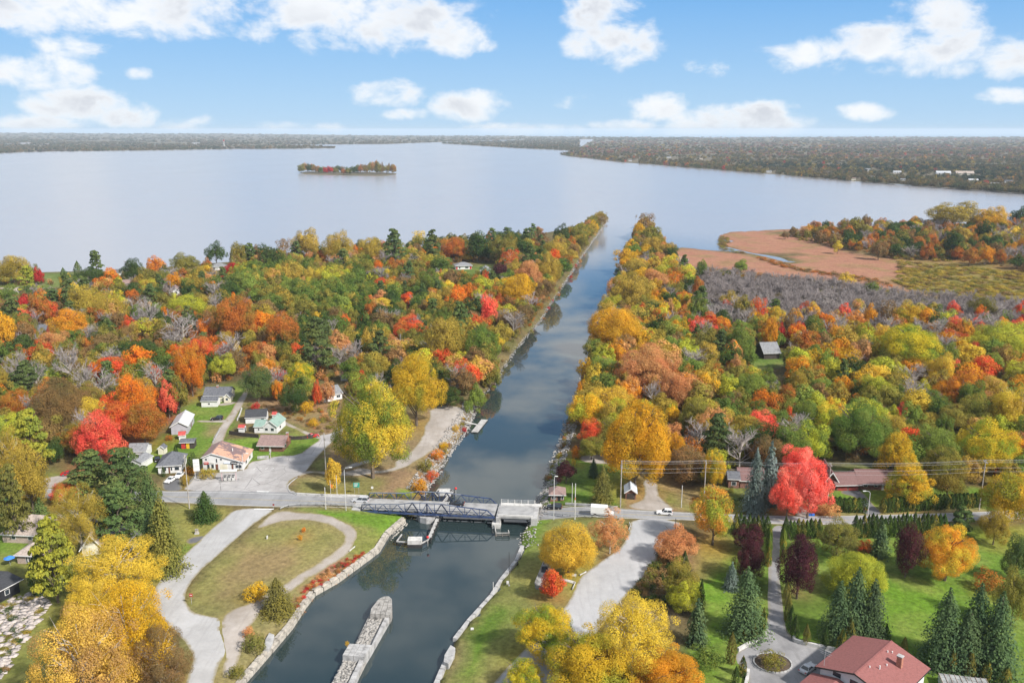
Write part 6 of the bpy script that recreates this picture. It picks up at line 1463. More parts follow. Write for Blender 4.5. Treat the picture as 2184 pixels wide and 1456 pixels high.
# ------------------------------------------------------------------ hedges and clipped cedars
# ------------------------------------------------------------------ trees one can tell apart: crown centre, width, height as measured; colour; kind | where it stands
TREES = """
25 568 80 58 mustard b | beside the lake at the far left edge
58 592 40 54 yellowpine p | left of the small crimson tree by the lakeside road
82 584 22 34 crimson b | beside the pine near the lakeside lawn at far left
135 582 14 24 pinegreen c | on the lakeside lawn left of the big dark pine
165 572 18 32 pinegreen c | at the left foot of the tall lakeside pine
203 558 36 50 pinegreen p | rising highest above the lakeshore at left
192 590 66 44 darkgreen b | low and broad below the tall lakeside pine
282 572 52 46 darkgreen b | at the water's edge right of the tall lakeside pine
331 561 44 38 orange b | on the lakeshore between two dark trees
314 588 38 42 olive b | in front of the orange lakeshore tree
395 558 56 42 olive b | on the lakeshore left of the grey roofed bungalow
425 582 50 34 mustard b | below the grey roofed lakeside bungalow
368 594 38 32 amber b | above the white house with brown roof
440 562 22 30 rust b | just left of the grey roofed lakeside bungalow
495 572 52 24 crimson b | right of the grey roofed lakeside bungalow
478 584 30 18 red b | below the crimson tree by the lakeside bungalow
460 534 46 46 darkgreen b | on the shore behind the grey roofed bungalow
505 538 36 52 olive b | on the shore behind the crimson tree
545 540 34 42 brown b | on the shore left of the two tall mustard willows
572 545 44 56 darkgreen b | dense on the shore left of the twin willows
607 525 34 32 brown t | thin on the shore beside the left twin willow
652 516 56 64 mustard b | left one of the twin tall willows at the lake
722 522 66 68 mustard b | right one of the twin tall willows at the lake
790 530 52 54 mustard b | on the shore right of the twin tall willows
841 522 52 68 pinegreen p | spreading on the shore left of the small yellow crowned tree
894 504 30 28 yellow t | on a bare stem standing against the lake
921 522 42 64 pinegreen p | on the shore right of the small yellow crowned tree
968 526 54 46 rust b | among dark pines on the shore
1020 518 46 60 darkgreen b | on the shore right of the rust crown
1075 524 56 60 olive b | on the shore between rust crown and canal
1114 530 48 46 darkgreen b | on the shore near the canal's far end
1088 550 44 46 red t | with thinning red leaves behind the lakeside cottages
1150 504 40 32 brown b | low on the shore near the jetty
1199 495 42 42 darkgreen b | on the far left canal bank near the tip
1232 494 38 38 olive b | on the left bank just before the jetty tip
1180 532 56 46 mustard b | on the left canal bank, upper of two mustard crowns
1172 572 58 66 mustard b | on the left canal bank, lower of two mustard crowns
1128 582 62 60 peach b | left of the mustard canal bank willow
1266 480 26 26 gold b | bright near the tip of the left jetty
1284 468 26 32 brown t | bare topped at the very tip of the left jetty
1246 512 26 32 olive b | on the left jetty behind its stone wall
1101 612 74 68 gold b | tall and golden right of the scarlet trees by the canal
1043 656 34 68 scarlet b | narrow and brilliant near the left canal bank
1022 690 44 46 red b | in front of the narrow scarlet tree
976 632 44 56 orange b | bright orange left of the scarlet canal bank tree
1005 616 36 30 rust b | round behind the bright orange tree
963 592 40 42 brown b | left of the white garage by the lake
938 590 14 36 red b | slim flame below the red and white bungalow
1035 588 18 32 red b | slim in front of the white garage
1065 576 36 36 purple b | nearly black beside the white garage
917 598 52 60 green b | left of the slim red flame tree
882 570 50 40 olive b | left of the red and white lakeside bungalow
838 568 36 42 rust b | between grey twigs and the olive crowns near shore
814 582 36 32 grey x | among olive crowns near the lakeshore
940 562 50 44 green b | touching the red and white lakeside bungalow
1031 608 50 44 lime b | in front of the white lakeside garage
814 606 52 30 red b | right of the green grove, the larger red crown
772 600 24 20 red b | small red crown at the green grove's right edge
805 660 26 22 red b | small red crown inside the green grove's lower right
814 648 56 30 yellow b | flat yellow crown behind the small red crown
874 700 72 60 red b | ring of red behind a round olive crown
872 718 56 46 olive b | round, in front of the ring of red
948 720 86 100 mustard b | big and golden brown behind the tall gravel park tree
1028 728 82 88 green b | dense beside the canal below the scarlet tree
886 816 116 140 goldgreen b | tall at the head of the gravel car park
1015 840 46 58 leafgreen b | bright on the canal bank above the floating dock
1046 796 50 52 olive b | leaning over the left canal bank above the bright green bush
975 800 52 52 grey x | behind the tall gravel park tree
955 842 60 42 darkgreen b | low and dark at the head of the gravel car park
47 646 28 40 crimson b | pointed, upper of two red trees at far left
52 674 42 38 scarlet b | lower of two red trees at far left
82 654 46 62 rust b | between two red trees at far left
108 657 28 44 red b | right of the rust tree at far left
150 688 82 70 amber b | broad, below the red trees at far left
115 730 62 54 peach b | below the broad amber tree at far left
10 696 48 72 gold b | cut by the left edge beside the slate roofed house
180 640 82 72 mustard b | large, right of the far left houses
234 656 80 62 mustard b | rounded, right of the large mustard tree
274 690 36 42 red b | narrow red crown left of the grey leafless tree
318 664 62 66 grey x | pale and tall between lime and red crowns
395 652 82 54 lime b | broad lime crown below the white house with brown roof
388 698 82 62 grey x | wide with pinkish twigs left of the big rust maple
395 672 60 30 rust b | behind the wide leafless crown
499 674 88 92 rust b | very large round maple at the wood's centre left
597 702 74 84 rust b | large round maple left of the big pine
637 749 32 40 red b | small pointed flame beside the big pine
674 730 82 112 pinegreen p | biggest pine in the left wood
568 750 46 46 peach b | below the second large rust maple
430 746 62 62 red b | above the tall orange maple
405 774 62 106 orange b | tall column behind the lawn of the upper white house
351 752 30 30 red b | small, left of the tall orange column
294 746 92 50 darkgreen b | flat and wide above the orange maples
240 780 72 50 red b | wide above the orange maple clump
285 846 88 110 orange b | big, upper one of the orange clump beside the lawn
305 892 86 90 rust b | big, lower one of the orange clump beside the lawn
357 842 46 74 scarlet b | leaning over the lawn beside the orange clump
328 800 42 46 red b | above the scarlet tree by the lawn
380 836 46 78 olive b | at the top of the grey gabled house's lawn
243 888 84 92 red b | behind the front scarlet maple above the grey garage
208 922 98 98 scarlet b | front maple above the grey roofed garage
32 858 62 62 rust b | round at the left edge above the yellow pine
122 856 112 116 brown b | big dull mass left of the scarlet maple
62 934 92 126 yellowpine p | tall and yellow green at the left edge
20 960 70 120 mustard t | thin at the left edge below the rust tree
35 776 60 62 grey x | at the left edge of the leafless stand
75 796 52 62 grey x | second from the left in the leafless stand
148 768 62 84 grey x | tallest of the leafless stand
180 806 62 82 grey x | front one of the leafless stand with a tall pale stem
222 818 70 62 grey x | rightmost of the leafless stand
30 772 50 36 peach b | among leafless crowns at the left edge
548 810 68 72 pinegreen b | dull green willow at the end of the gravel lane
591 828 24 44 orange b | slim beside the meadow behind the black roofed cottage
598 802 28 28 crimson b | dark red above the slim orange tree
640 798 62 58 yellowgreen b | left of the orange tree by the hidden white house
625 844 58 56 darkgreen b | round and dark at the meadow's upper edge
675 832 20 54 red b | slim beside the hidden white house
695 828 38 50 peach b | in front of the grey roof of the hidden white house
476 778 52 52 lime b | above the upper white house
480 730 52 50 mustard b | left of the big rust maple's foot
790 892 166 196 greenyellow b | giant standing alone by the gravel path
712 1006 36 64 yellow b | young and narrow beside the utility pole
436 1076 64 68 darkgreen s | dense and dark on the corner of the junction
165 1086 130 130 mustard t | forked and thin above the brick house
145 1046 66 44 red b | behind the forked thin tree
60 1010 92 130 mustard b | in front of the main road at far left
25 1060 62 140 olivepine p | tall and dull at the left edge above the brick house
195 1004 100 96 pinegreen p | leftmost of the pine group beside the grey garage
262 1010 112 118 pinegreen p | largest of the pine group left of the hip roofed house
315 1056 72 136 pinegreen s | at the road end of the pine group
250 1086 116 120 pinegreen p | front one of the pine group below the road
346 1134 92 164 olivepine s | tall brownish conifer left of the side road
318 1150 60 110 sprucegreen s | left partner of the brownish conifer
110 1180 104 160 yellowpine p | shaggy pine between the brick houses
84 1216 52 92 darkgreen c | dark column left of the shaggy pine
85 1086 46 60 pinegreen s | small conifer behind the brick house
245 1202 196 146 yellow t | airy crown reaching over the side road
176 1400 236 250 goldbrown t | huge crown filling the lower left corner
268 1330 210 220 gold t | thin huge crown beside the side road bend
340 1400 130 150 brown t | almost bare at the side road bend
196 1290 120 120 yellow b | upper front crown above the rock garden
330 1440 90 80 olivepine s | low conifer at the side road bend
590 1268 80 92 olivepine s | squat and dark beside the gravel loop
548 1258 56 36 gold u | yellow bush left of the squat dark conifer
542 1368 50 46 olivepine u | round bush at the canal wall, bottom
530 1345 26 28 peach u | small peach bush above the round dark bush
895 1036 36 36 amber u | orange bush at the bridge's north corner
932 968 26 26 orange u | red orange bush on the canal bank slope
908 992 34 30 olive u | green bush on the canal bank slope
922 1012 30 26 red u | pinkish red bush on the canal bank slope
946 950 22 20 gold u | small gold bush on the bank slope below the dock
972 912 18 18 gold u | small gold bush beside the dock ramp
990 915 12 12 crimson u | dark red bush beside the dock ramp
998 866 22 30 leafgreen u | upright green bush above the dock ramp
1208 1000 48 48 purple b | nearly black maple behind the bridge keeper's hut
1286 1032 52 86 olivepine s | bushy brown green conifer left of the metal roofed shed
1266 996 26 42 sprucegreen s | small dark spruce behind the bushy conifer
1358 932 138 168 gold b | great golden maple behind the metal roofed shed
1441 958 52 76 amber b | right of the great golden maple
1262 918 58 58 red b | left of the great golden maple
1262 950 58 48 olive b | beneath the red tree left of the golden maple
1229 962 24 26 orange u | small round orange bush above the black maple
1223 984 12 16 yellow u | tiny yellow bush beside the black maple
1213 1156 118 112 yellow b | on the grass beside the white van, full and yellow
1302 1122 82 84 peach t | thin brownish crown between road and car park
1178 1236 46 60 red b | small red maple beside the old stone boat
1170 1338 130 112 yellowgreen b | upper left of the bottom yellow group
1352 1338 190 170 yellow t | largest of the bottom yellow group
1250 1404 180 120 goldgreen b | front middle of the bottom yellow group
1424 1432 150 110 amber b | right front of the bottom yellow group
1120 1436 96 70 yellowgreen b | left front of the bottom yellow group
1524 1086 92 116 orangegreen b | two coloured crown between road and hedge
1440 1152 98 76 peach b | peach crown right of the pale car park
1452 1230 74 90 olive b | dull mass right of the pale car park
1460 1206 26 64 darkgreen c | dark column inside the dull mass
1462 1262 78 74 lime b | lime yellow bush tree beside the lawn
1496 1270 18 70 darkgreen c | slim dark column right of the lime yellow tree
1488 1322 52 98 sprucegreen s | blue green spruce below the lime yellow tree
1596 1142 62 60 purple b | upper of two purple maples left of the drive
1602 1186 74 84 purple b | lower of two purple maples left of the drive
1706 1192 92 128 purple b | purple maple right of the drive
1592 1278 94 156 sprucegreen s | big spruce beside the drive
1561 1226 36 64 bluespruce s | small pale blue spruce beside the big spruce
1826 1284 92 150 sprucegreen s | middle one of the three spruces on the lawn
1790 1300 84 132 sprucegreen s | left one of the three spruces on the lawn
1862 1300 84 136 sprucegreen s | right one of the three spruces on the lawn
1832 1216 118 96 lime b | lime yellow maple behind the three spruces
1788 1142 82 78 olivepine b | dull olive tree at the hedge above the lime maple
1846 1162 38 30 red u | flat red bush by the deep green spruce
1880 1146 40 78 sprucegreen s | slim spruce between red bush and purple maple
1938 1162 66 102 purple b | purple maple beside the round orange tree
2024 1168 108 112 orangeyellow b | round orange maple on the lawn
2110 1236 62 52 rust u | rust coloured bush on the lawn at right
2018 1334 104 176 sprucegreen s | left one of the lower right spruces
2084 1330 104 186 sprucegreen s | middle one of the lower right spruces
2130 1346 96 180 sprucegreen s | right one of the lower right spruces
2062 1362 84 140 sprucegreen s | front one of the lower right spruces
2166 1262 70 110 olive b | dull crown at the right edge of the lawn
2150 1052 100 120 goldgreen b | over the main road at the right edge
2124 1116 60 70 mustard b | small yellow tree below the road at right
2172 1180 60 90 pinegreen b | dark crown at the right edge below the road
2050 1104 56 56 pinegreen p | loose pine in the hedge at right
1728 1032 92 112 coral b | brilliant maple beside the log house
1706 984 78 76 coral b | top crown of the brilliant maple clump
1682 1044 72 100 coral b | left half of the brilliant maple pair
1612 1022 52 146 bluespruce s | left one of the blue spruce pair
1643 1006 46 146 bluespruce s | right one of the blue spruce pair
1626 906 74 72 scarlet b | above the blue spruce pair
1684 896 32 64 red b | right of the scarlet crown above the spruces
1378 474 40 44 brown t | thin brown tree at the tip of the right jetty
1364 488 28 30 gold b | golden crown near the right jetty tip
1389 498 42 38 olive b | olive crown near the right jetty tip
1392 522 54 38 mustard b | wide crown on the right jetty
1337 548 50 42 gold b | golden crown leaning to the canal on the right jetty
1356 568 58 44 mustard b | below the golden crown on the right jetty
1396 566 50 44 mustard b | right side of the right jetty
1343 610 84 70 mustard b | big dome on the right canal bank
1396 592 58 44 peach b | right of the big dome on the right bank
1440 594 30 36 orange t | thin orange tree at the edge of the leafless thicket
1432 538 28 32 darkgreen b | small dark crown at the marsh's left corner
1496 570 26 38 green b | dark green dot above the leafless thicket
1580 564 26 26 leafgreen b | green bush tree alone in the reeds
1490 612 26 50 rust b | dark rust tree at the thicket's left edge
1310 646 52 40 lime b | lime crown on the right canal bank
1312 692 112 86 gold b | broad golden dome hanging over the right canal edge
1396 622 26 18 red b | small red crown behind the golden dome
1374 664 30 40 red b | red crown right of the golden dome
1404 678 50 46 rust b | rust crown right of the golden dome
1459 634 34 30 red b | red crown left of the dense green tree
1489 652 46 60 green b | dense green tree right of the canal wood
1456 670 48 46 rust b | rust crown below the red crown
1457 694 40 38 goldgreen b | gold and green crown left of the scarlet round tree
1486 692 44 44 scarlet b | scarlet round tree mid wood
1525 704 34 30 scarlet b | pinkish red crown right of the scarlet round tree
1325 716 36 24 red b | small red crown below the broad golden dome
1391 722 40 38 red b | bright red round crown above the peach dome
1380 778 128 100 peach b | huge peach gold dome on the right bank
1290 784 70 60 leafgreen b | bright green at the right canal edge
1470 726 40 38 gold b | gold ball right of the huge peach dome
1582 720 68 66 green b | rounded green tree left of the barn
1458 786 42 52 leafgreen b | fresh green tree right of the huge peach dome
1560 762 22 38 orange b | slim orange tree below the barn's left tree
1587 652 46 56 olive b | olive crown at the thicket's lower edge
1620 658 36 54 red t | pale red tree at the thicket's lower edge
1643 702 36 60 amber b | amber tree right above the barn roof
1667 706 16 44 crimson b | dark crimson column behind the barn
1684 686 28 60 brown b | brown tree right of the crimson column
1700 708 44 46 orange b | orange tree right of the barn
1800 664 36 44 scarlet b | scarlet tree in front of the grey thicket
1856 668 30 50 amber b | amber pointed tree in front of the grey thicket
1940 666 64 56 goldgreen b | green gold dome in front of the grey thicket
1895 662 46 52 brown t | thin brown tree left of the green gold dome
1999 684 48 54 pinegreen b | dark green tree right of the green gold dome
2034 656 34 36 scarlet b | scarlet crown above the dark green tree
2095 652 62 52 olive b | olive crown near the right edge by the thicket
2062 702 36 42 amber b | amber crown right of the dark green tree
2087 690 32 30 scarlet b | scarlet crown beside the amber crown at right
2175 660 26 42 red b | red crown at the right edge by the thicket
1938 730 132 92 yellowgreen b | largest yellow green dome in the right wood
1886 712 56 50 yellow b | yellow crown left of the largest dome
2130 718 112 80 lime b | wide lime crown at the right edge
2010 784 62 72 yellow b | yellow cascade below the largest dome
1940 776 50 40 amber b | amber tuft below the largest dome
1815 764 50 52 gold t | gold crown on white birch stems
1773 754 50 48 gold b | gold crown left of the birch stems
1738 764 50 50 gold b | gold crown right of the barn
1702 782 50 60 amber b | amber crown in front of the barn's right end
1754 732 30 30 crimson b | crimson tuft behind the gold crowns
1820 726 24 38 gold b | gold spire behind the birch stems
1850 718 30 26 red b | red tuft left of the yellow crown
1727 880 70 60 leafgreen b | green dome above the red roofed log house, left
1738 938 74 58 leafgreen b | green tree with pale stem behind the log house
1831 908 132 112 green b | great green dome behind the log house
1925 874 40 42 scarlet b | scarlet crown above the great green dome
1883 894 46 38 peach b | peach crown above the great green dome
1908 910 80 60 mustard b | mustard crown right of the great green dome
1834 850 28 28 orange b | orange ball in the middle of the right wood
1867 824 64 60 lime b | lime dome in the middle of the right wood
1913 810 60 42 yellow b | yellow dome right of the lime dome
2012 838 68 56 amber b | amber dome near the right side of the wood
2035 886 76 60 olive b | olive dome below the amber dome
2073 844 62 80 green b | tall green tree right of the amber dome
1980 894 56 42 mustard b | mustard tuft left of the olive dome
1990 944 92 92 leafgreen b | big green tree right of the log house
2106 938 122 112 yellowgreen b | big yellow green tree at right above the hedge
2155 866 82 100 yellow b | yellow mass at the right edge
1914 964 80 100 goldgreen b | gold green tree touching the log house roof
1941 1024 100 84 goldgreen b | right of the log house, low gold green crown
2024 1016 80 84 olive b | olive crown behind the long hedge
2110 878 28 22 orange b | small orange tuft at right
1600 818 72 60 leafgreen b | green dome below the barn
1634 812 52 60 green b | dark green crown below the barn
1702 816 52 60 mustard b | mustard crown below the amber crown
1754 826 52 50 leafgreen b | green crown left of the lime dome
1795 820 46 46 amber b | amber crown left of the lime dome
1680 838 40 46 rust b | rust thin crown in mid right wood
1493 926 72 62 grey x | grey leafless crown right of the great golden maple
1479 958 52 60 rust t | thin rust crown below the grey leafless crown
1523 994 52 84 goldgreen b | gold green crown left of the blue spruces
1573 950 38 52 lime b | lime tuft left of the blue spruces
1827 480 36 38 olive b | on the wooded point, left end
1848 474 24 36 brown b | dark brown on the wooded point
1815 508 30 28 darkgreen b | low and dark on the wooded point
1842 516 26 24 amber b | small amber crown on the wooded point
1787 524 22 26 yellow b | bright yellow at the wooded point's front edge
1867 505 20 26 rust b | rust crown on the wooded point
1875 530 36 36 brown b | brown crown at the wooded point's front edge
1925 497 20 28 olive b | slim olive crown on the wooded point
1952 494 24 28 darkgreen b | dark crown amid the wooded point
1982 486 30 36 brown b | brown dark crown amid the wooded point
1952 472 30 26 amber b | amber crown high on the wooded point
1944 525 30 36 darkgreen b | dark crown at the wooded point's front
1980 525 36 36 rust b | rust crown at the wooded point's front
2012 525 26 28 rust b | small rust crown beside the dark tree on the point
2037 514 42 50 darkgreen b | largest dark tree on the wooded point
2051 500 46 38 mustard b | mustard crown behind the largest dark tree on the point
2034 454 100 46 mustard b | broad mustard dome on the point's skyline
2114 462 62 52 gold b | golden dome on the point's skyline
2100 490 36 46 darkgreen b | dark tree below the golden skyline dome
2107 504 16 24 crimson b | crimson spot below the golden skyline dome
2158 494 32 26 yellow b | yellow crown right of the golden skyline dome
2103 541 38 38 amber b | amber crown at the point's front right
2070 538 34 36 rust b | rust crown left of the amber crown on the point
2133 549 24 28 rust b | rust crown right of the amber crown on the point
2010 475 20 16 crimson b | crimson spot on the point's skyline
2043 541 26 26 rust b | low rust bush at the point's front
2177 457 42 38 darkgreen b | dark crown at the right end of the point
1806 592 36 28 yellow b | yellow ball alone between reeds and thicket
1859 614 34 32 green b | dark green tree between reeds and thicket
1760 482 20 28 darkgreen b | lone dark tree on the reed's skyline
1675 499 18 16 brown b | small dark tree at the reed's tip
503 1430 40 30 olive u | low bush on the verge at the bottom
740 1370 10 12 gold u | little yellow bush growing on the canal pier
640 1145 12 14 amber u | small bush lower of two on the loop lawn
648 1128 10 12 orange u | small bush upper of two on the loop lawn
1770 1085 46 34 peach u | pale faded bush beside the hedge
668 900 26 20 gold u | gold bush in the meadow
650 864 42 28 gold u | wide gold bush in front of the hidden white house
546 866 20 20 crimson u | crimson bush in the meadow by the lane
714 862 24 18 darkgreen u | clipped dark bush before the hidden white house
410 985 28 46 darkgreen u | dark bush right of the red and yellow shed
375 965 14 34 darkgreen c | small column left of the red and yellow shed
361 932 18 14 rust u | rust bush beside the grey gabled house
348 1004 9 22 darkgreen c | little column at the hip roofed house front
1648 1404 56 22 olive u | planting in the round drive island
1510 1400 70 40 green u | spreading juniper left of the round drive
1846 1084 10 10 rust u | small bush before the log house
405 1000 26 20 amber u | autumn bush right of the hip roofed house
396 1022 16 26 mustard u | bush beside the utility pole at the road
440 1008 40 12 mustard u | low planting along the white store front
"""
KW = {'b': 'broadleaf tree', 't': 'sparse tree', 's': 'spruce', 'p': 'pine', 'c': 'cedar', 'x': 'leafless tree', 'u': 'bush'}
CW = {'greenyellow':'green and yellow','coral':'coral red','orangeyellow':'orange yellow','goldbrown':'golden brown','yellow':'yellow','gold':'golden','amber':'amber','lime':'lime green','olive':'olive','mustard':'mustard yellow','green':'green','leafgreen':'bright green','darkgreen':'dark green','orange':'orange','rust':'rust orange','red':'red orange','scarlet':'scarlet','crimson':'crimson','peach':'peach','purple':'dark purple','brown':'brown','pinegreen':'dark green','bluespruce':'blue grey','sprucegreen':'deep green','yellowpine':'yellow green','olivepine':'olive brown','yellowgreen':'yellow and green','orangegreen':'orange and green','goldgreen':'gold and green','grey':'grey'}
NAME = {'b': 'broadleaf_tree', 't': 'broadleaf_tree', 's': 'spruce_tree', 'p': 'pine_tree', 'c': 'cedar_tree', 'x': 'leafless_tree', 'u': 'bush'}
GRP = {'b': 'broadleaf trees in autumn colour', 't': 'broadleaf trees in autumn colour', 's': 'spruces', 'p': 'pines', 'c': 'cedars', 'x': 'leafless trees', 'u': 'bushes'}
TRNG = np.random.default_rng(2024)
USED = set()
def jit(c, a=.10):
    k = 1 + TRNG.uniform(-a, a); return tuple(float(min(1, max(0, v * k * (1 + TRNG.uniform(-a*.5, a*.5))))) for v in c)
NEIGH = {'olive': ['mustard', 'rust', 'green', 'brown'], 'mustard': ['olive', 'lime', 'peach', 'brown'], 'green': ['olive', 'darkgreen', 'mustard'], 'leafgreen': ['olive', 'lime', 'mustard'], 'rust': ['orange', 'brown', 'olive'], 'brown': ['olive', 'rust', 'peach'], 'gold': ['mustard', 'amber', 'lime'], 'amber': ['gold', 'rust', 'peach'], 'lime': ['leafgreen', 'yellow', 'olive'], 'orange': ['amber', 'red'], 'red': ['orange', 'rust'], 'peach': ['brown', 'amber', 'mustard'], 'darkgreen': ['green', 'olive'], 'yellow': ['gold', 'lime']}
def plant(x, y, z, w, h, colour, kind, wpx, label, grp=None, var=None, mixc=True):
    key = {'b': 'broad_hero' if wpx > 105 else 'broad_near' if wpx > 50 else 'broad_mid', 't': 'thin_hero' if wpx > 110 else 'thin_near' if wpx > 60 else 'thin_mid', 's': 'spruce_near' if wpx > 55 else 'spruce_mid',
           'p': 'pine_near' if wpx > 60 else 'pine_mid', 'c': 'cedar', 'h': 'hedge', 'x': 'bare', 'u': 'shrub'}[kind]
    L = LIB[key]; me, limb, _ = L[TRNG.integers(0, len(L)) if var is None else var % len(L)]
    e = empty(NAME.get(kind, 'hedge_cedar'), (x, y, z - .15), TRNG.uniform(0, 6.283), label, {'u': 'bush'}.get(kind, 'tree'), grp or GRP[kind])
    e.scale = (w, w, h)
    c = add_obj('crown' if kind != 'x' else 'branches', me, e)
    a, b2 = PAL[colour]
    if mixc and colour in NEIGH and TRNG.uniform() < .45: b2 = PAL[str(TRNG.choice(NEIGH[colour]))][0]
    a, b2 = jit(a), jit(b2)
    c.color = (*a, 1); c['tint2'] = b2
    if limb is not None and kind not in ('u',): add_obj('trunk', limb, e)
    return e
BASES = []   # (x, y, radius) of everything planted
def solve(cx, cy, wpx, hpx, tf):
    z0 = G; hc_c = 6.0
    for _ in range(6):
        x, y = U(cx, cy, z0 + hc_c); zc = y*CP + (CAM_Z - z0 - hc_c)*SP; mp = zc / F_PX
        w = wpx*mp; a = math.atan2(CAM_Z - z0, y)
        hh = math.sqrt(max((hpx*mp)**2 - (w*math.sin(a))**2, (.55*w)**2)) / math.cos(a)
        tot = hh / (1 - tf); hc_c = tot - hh/2; z0 = gz(x, y)
    return x, y, z0, w, tot
def parse():
    out = []
    for ln in TREES.strip().splitlines():
        a, lab = ln.split('|'); t = a.split()
        out.append((*map(float, t[:4]), t[4], t[5], lab.strip()))
    return out
TF = {'b': .15, 't': .2, 's': .03, 'p': .14, 'c': .03, 'x': .22, 'u': 0.0}
for (cx, cy, w, h, colour, kind, lab) in parse():
    if kind == 's': w, h = w*1.12*TRNG.uniform(.92, 1.08), h*.95*TRNG.uniform(.94, 1.04)
    x, y, z, wm, hm = solve(cx, cy, w, h, TF[kind])
    first = ' '.join(lab.split()[:4])
    label = f'{CW[colour]} {KW[kind]}, {lab}'
    plant(x, y, z, wm, hm, colour, kind, w, label, var=0 if w > 150 else None, mixc=False)
    BASES.append((x, y, wm * (.5 if kind not in 'uc' else .4)))
HR = np.random.default_rng(15)
ORDH = ['first','second','third','fourth','fifth','sixth','seventh','eighth','ninth','tenth','eleventh','twelfth','thirteenth','fourteenth','fifteenth','sixteenth','seventeenth','eighteenth','nineteenth','twentieth'] + ['twenty-' + o for o in ('first','second','third','fourth','fifth','sixth','seventh','eighth','ninth')] + ['thirtieth']
def hedge(a, b2, step, hm, wm_, colour, label, group, key='h', rows=1, jitter=.25):
    A, B = gp(*a), gp(*b2); n = max(2, int((B-A).length/step))
    for rw in range(rows):
        for i in range(n+1):
            p = A.lerp(B, i/n) + Vector((HR.uniform(-.1, .1), rw*1.5 + HR.uniform(-.1, .1), 0)); h = hm*HR.uniform(1-jitter*.5, 1+jitter*.5)
            plant(p.x, p.y, gz(p.x, p.y), wm_*HR.uniform(.9, 1.1), h, colour, key, 20, f'{ORDH[i]} {label}', group); BASES.append((p.x, p.y, 1))
hedge((1769,1090), (1841,1092), 1.25, 4.8, 2.3, 'darkgreen', 'dark green cedar from the left in the short hedge by the log drive', 'short hedge cedars', jitter=.1)
hedge((1884,1092), (2086,1080), 1.25, 4.8, 2.3, 'darkgreen', 'dark green cedar from the left in the long hedge across the road', 'long hedge cedars', jitter=.1)
hedge((1568,1138), (1634,1143), 1.15, 6.2, 2.5, 'darkgreen', 'pointed cedar from the left in roadside hedge left of the estate drive', 'left roadside hedge cedars', 'c')
hedge((1674,1147), (1745,1146), 1.15, 6.0, 2.5, 'darkgreen', 'pointed cedar from the left in roadside hedge beside the olive tree', 'middle roadside hedge cedars', 'c')
hedge((1822,1146), (2010,1138), 1.2, 6.6, 2.5, 'darkgreen', 'pointed cedar from the left in roadside hedge behind the purple maple', 'right roadside hedge cedars', 'c')
hedge((1640,1152), (1638,1206), 1.5, 5.0, 1.8, 'green', 'bright cedar from the road in the row along the left of the estate drive', 'drive left cedars', 'c')
hedge((1671,1150), (1668,1200), 1.6, 4.8, 1.8, 'green', 'bright cedar from the road in the row along the right of the estate drive', 'drive right cedars', 'c')
for i, (px, py, w, h, lab) in enumerate([(1721,1350,16,42,'first cedar column right of the drive on the lawn'), (1761,1357,17,44,'second cedar column right of the drive on the lawn'), (1797,1363,20,50,'third cedar column, below the three spruces'), (1814,1346,22,58,'fourth cedar column, tallest below the three spruces'), (1849,1348,20,52,'fifth cedar column behind the roof'), (1890,1353,18,46,'cedar column behind the roof ridge'),
        (1929,1377,17,40,'cedar column right of the chimney'), (1985,1397,22,46,'cedar column left of the lower right spruces'), (2032,1407,24,52,'cedar column under the lower right spruces'), (2071,1414,24,56,'second cedar column under the lower right spruces'), (2105,1428,22,48,'third cedar column under the lower right spruces'), (2147,1442,24,46,'cedar column at the lower right corner'),
        (1561,1379,22,62,'tall cedar column at the left of the round drive'), (1585,1418,18,42,'small cedar column left of the planted island'), (1570,1438,16,38,'lowest cedar column left of the planted island'), (1682,1292,16,60,'cedar column on the right of the drive, upper'), (1688,1318,18,56,'cedar column on the right of the drive, lower'), (1697,1334,18,46,'cedar column at the drive mouth'), (1678,1262,15,50,'cedar column on the right of the drive near the purple maple'),
        (1629,1316,14,44,'cedar column on the left of the drive, upper'), (1622,1336,14,40,'cedar column on the left of the drive, lower'), (1609,1346,15,36,'cedar column by the left retaining wall'), (1586,1350,12,28,'little cedar by the left retaining wall')]):
    x, y, z, wm2, hm2 = solve(px, py, w, h, .03); plant(x, y, z, wm2*1.05, hm2, 'darkgreen' if i % 3 else 'olivepine', 'c', w, 'dark green ' + lab, 'cedar columns'); BASES.append((x, y, 1))
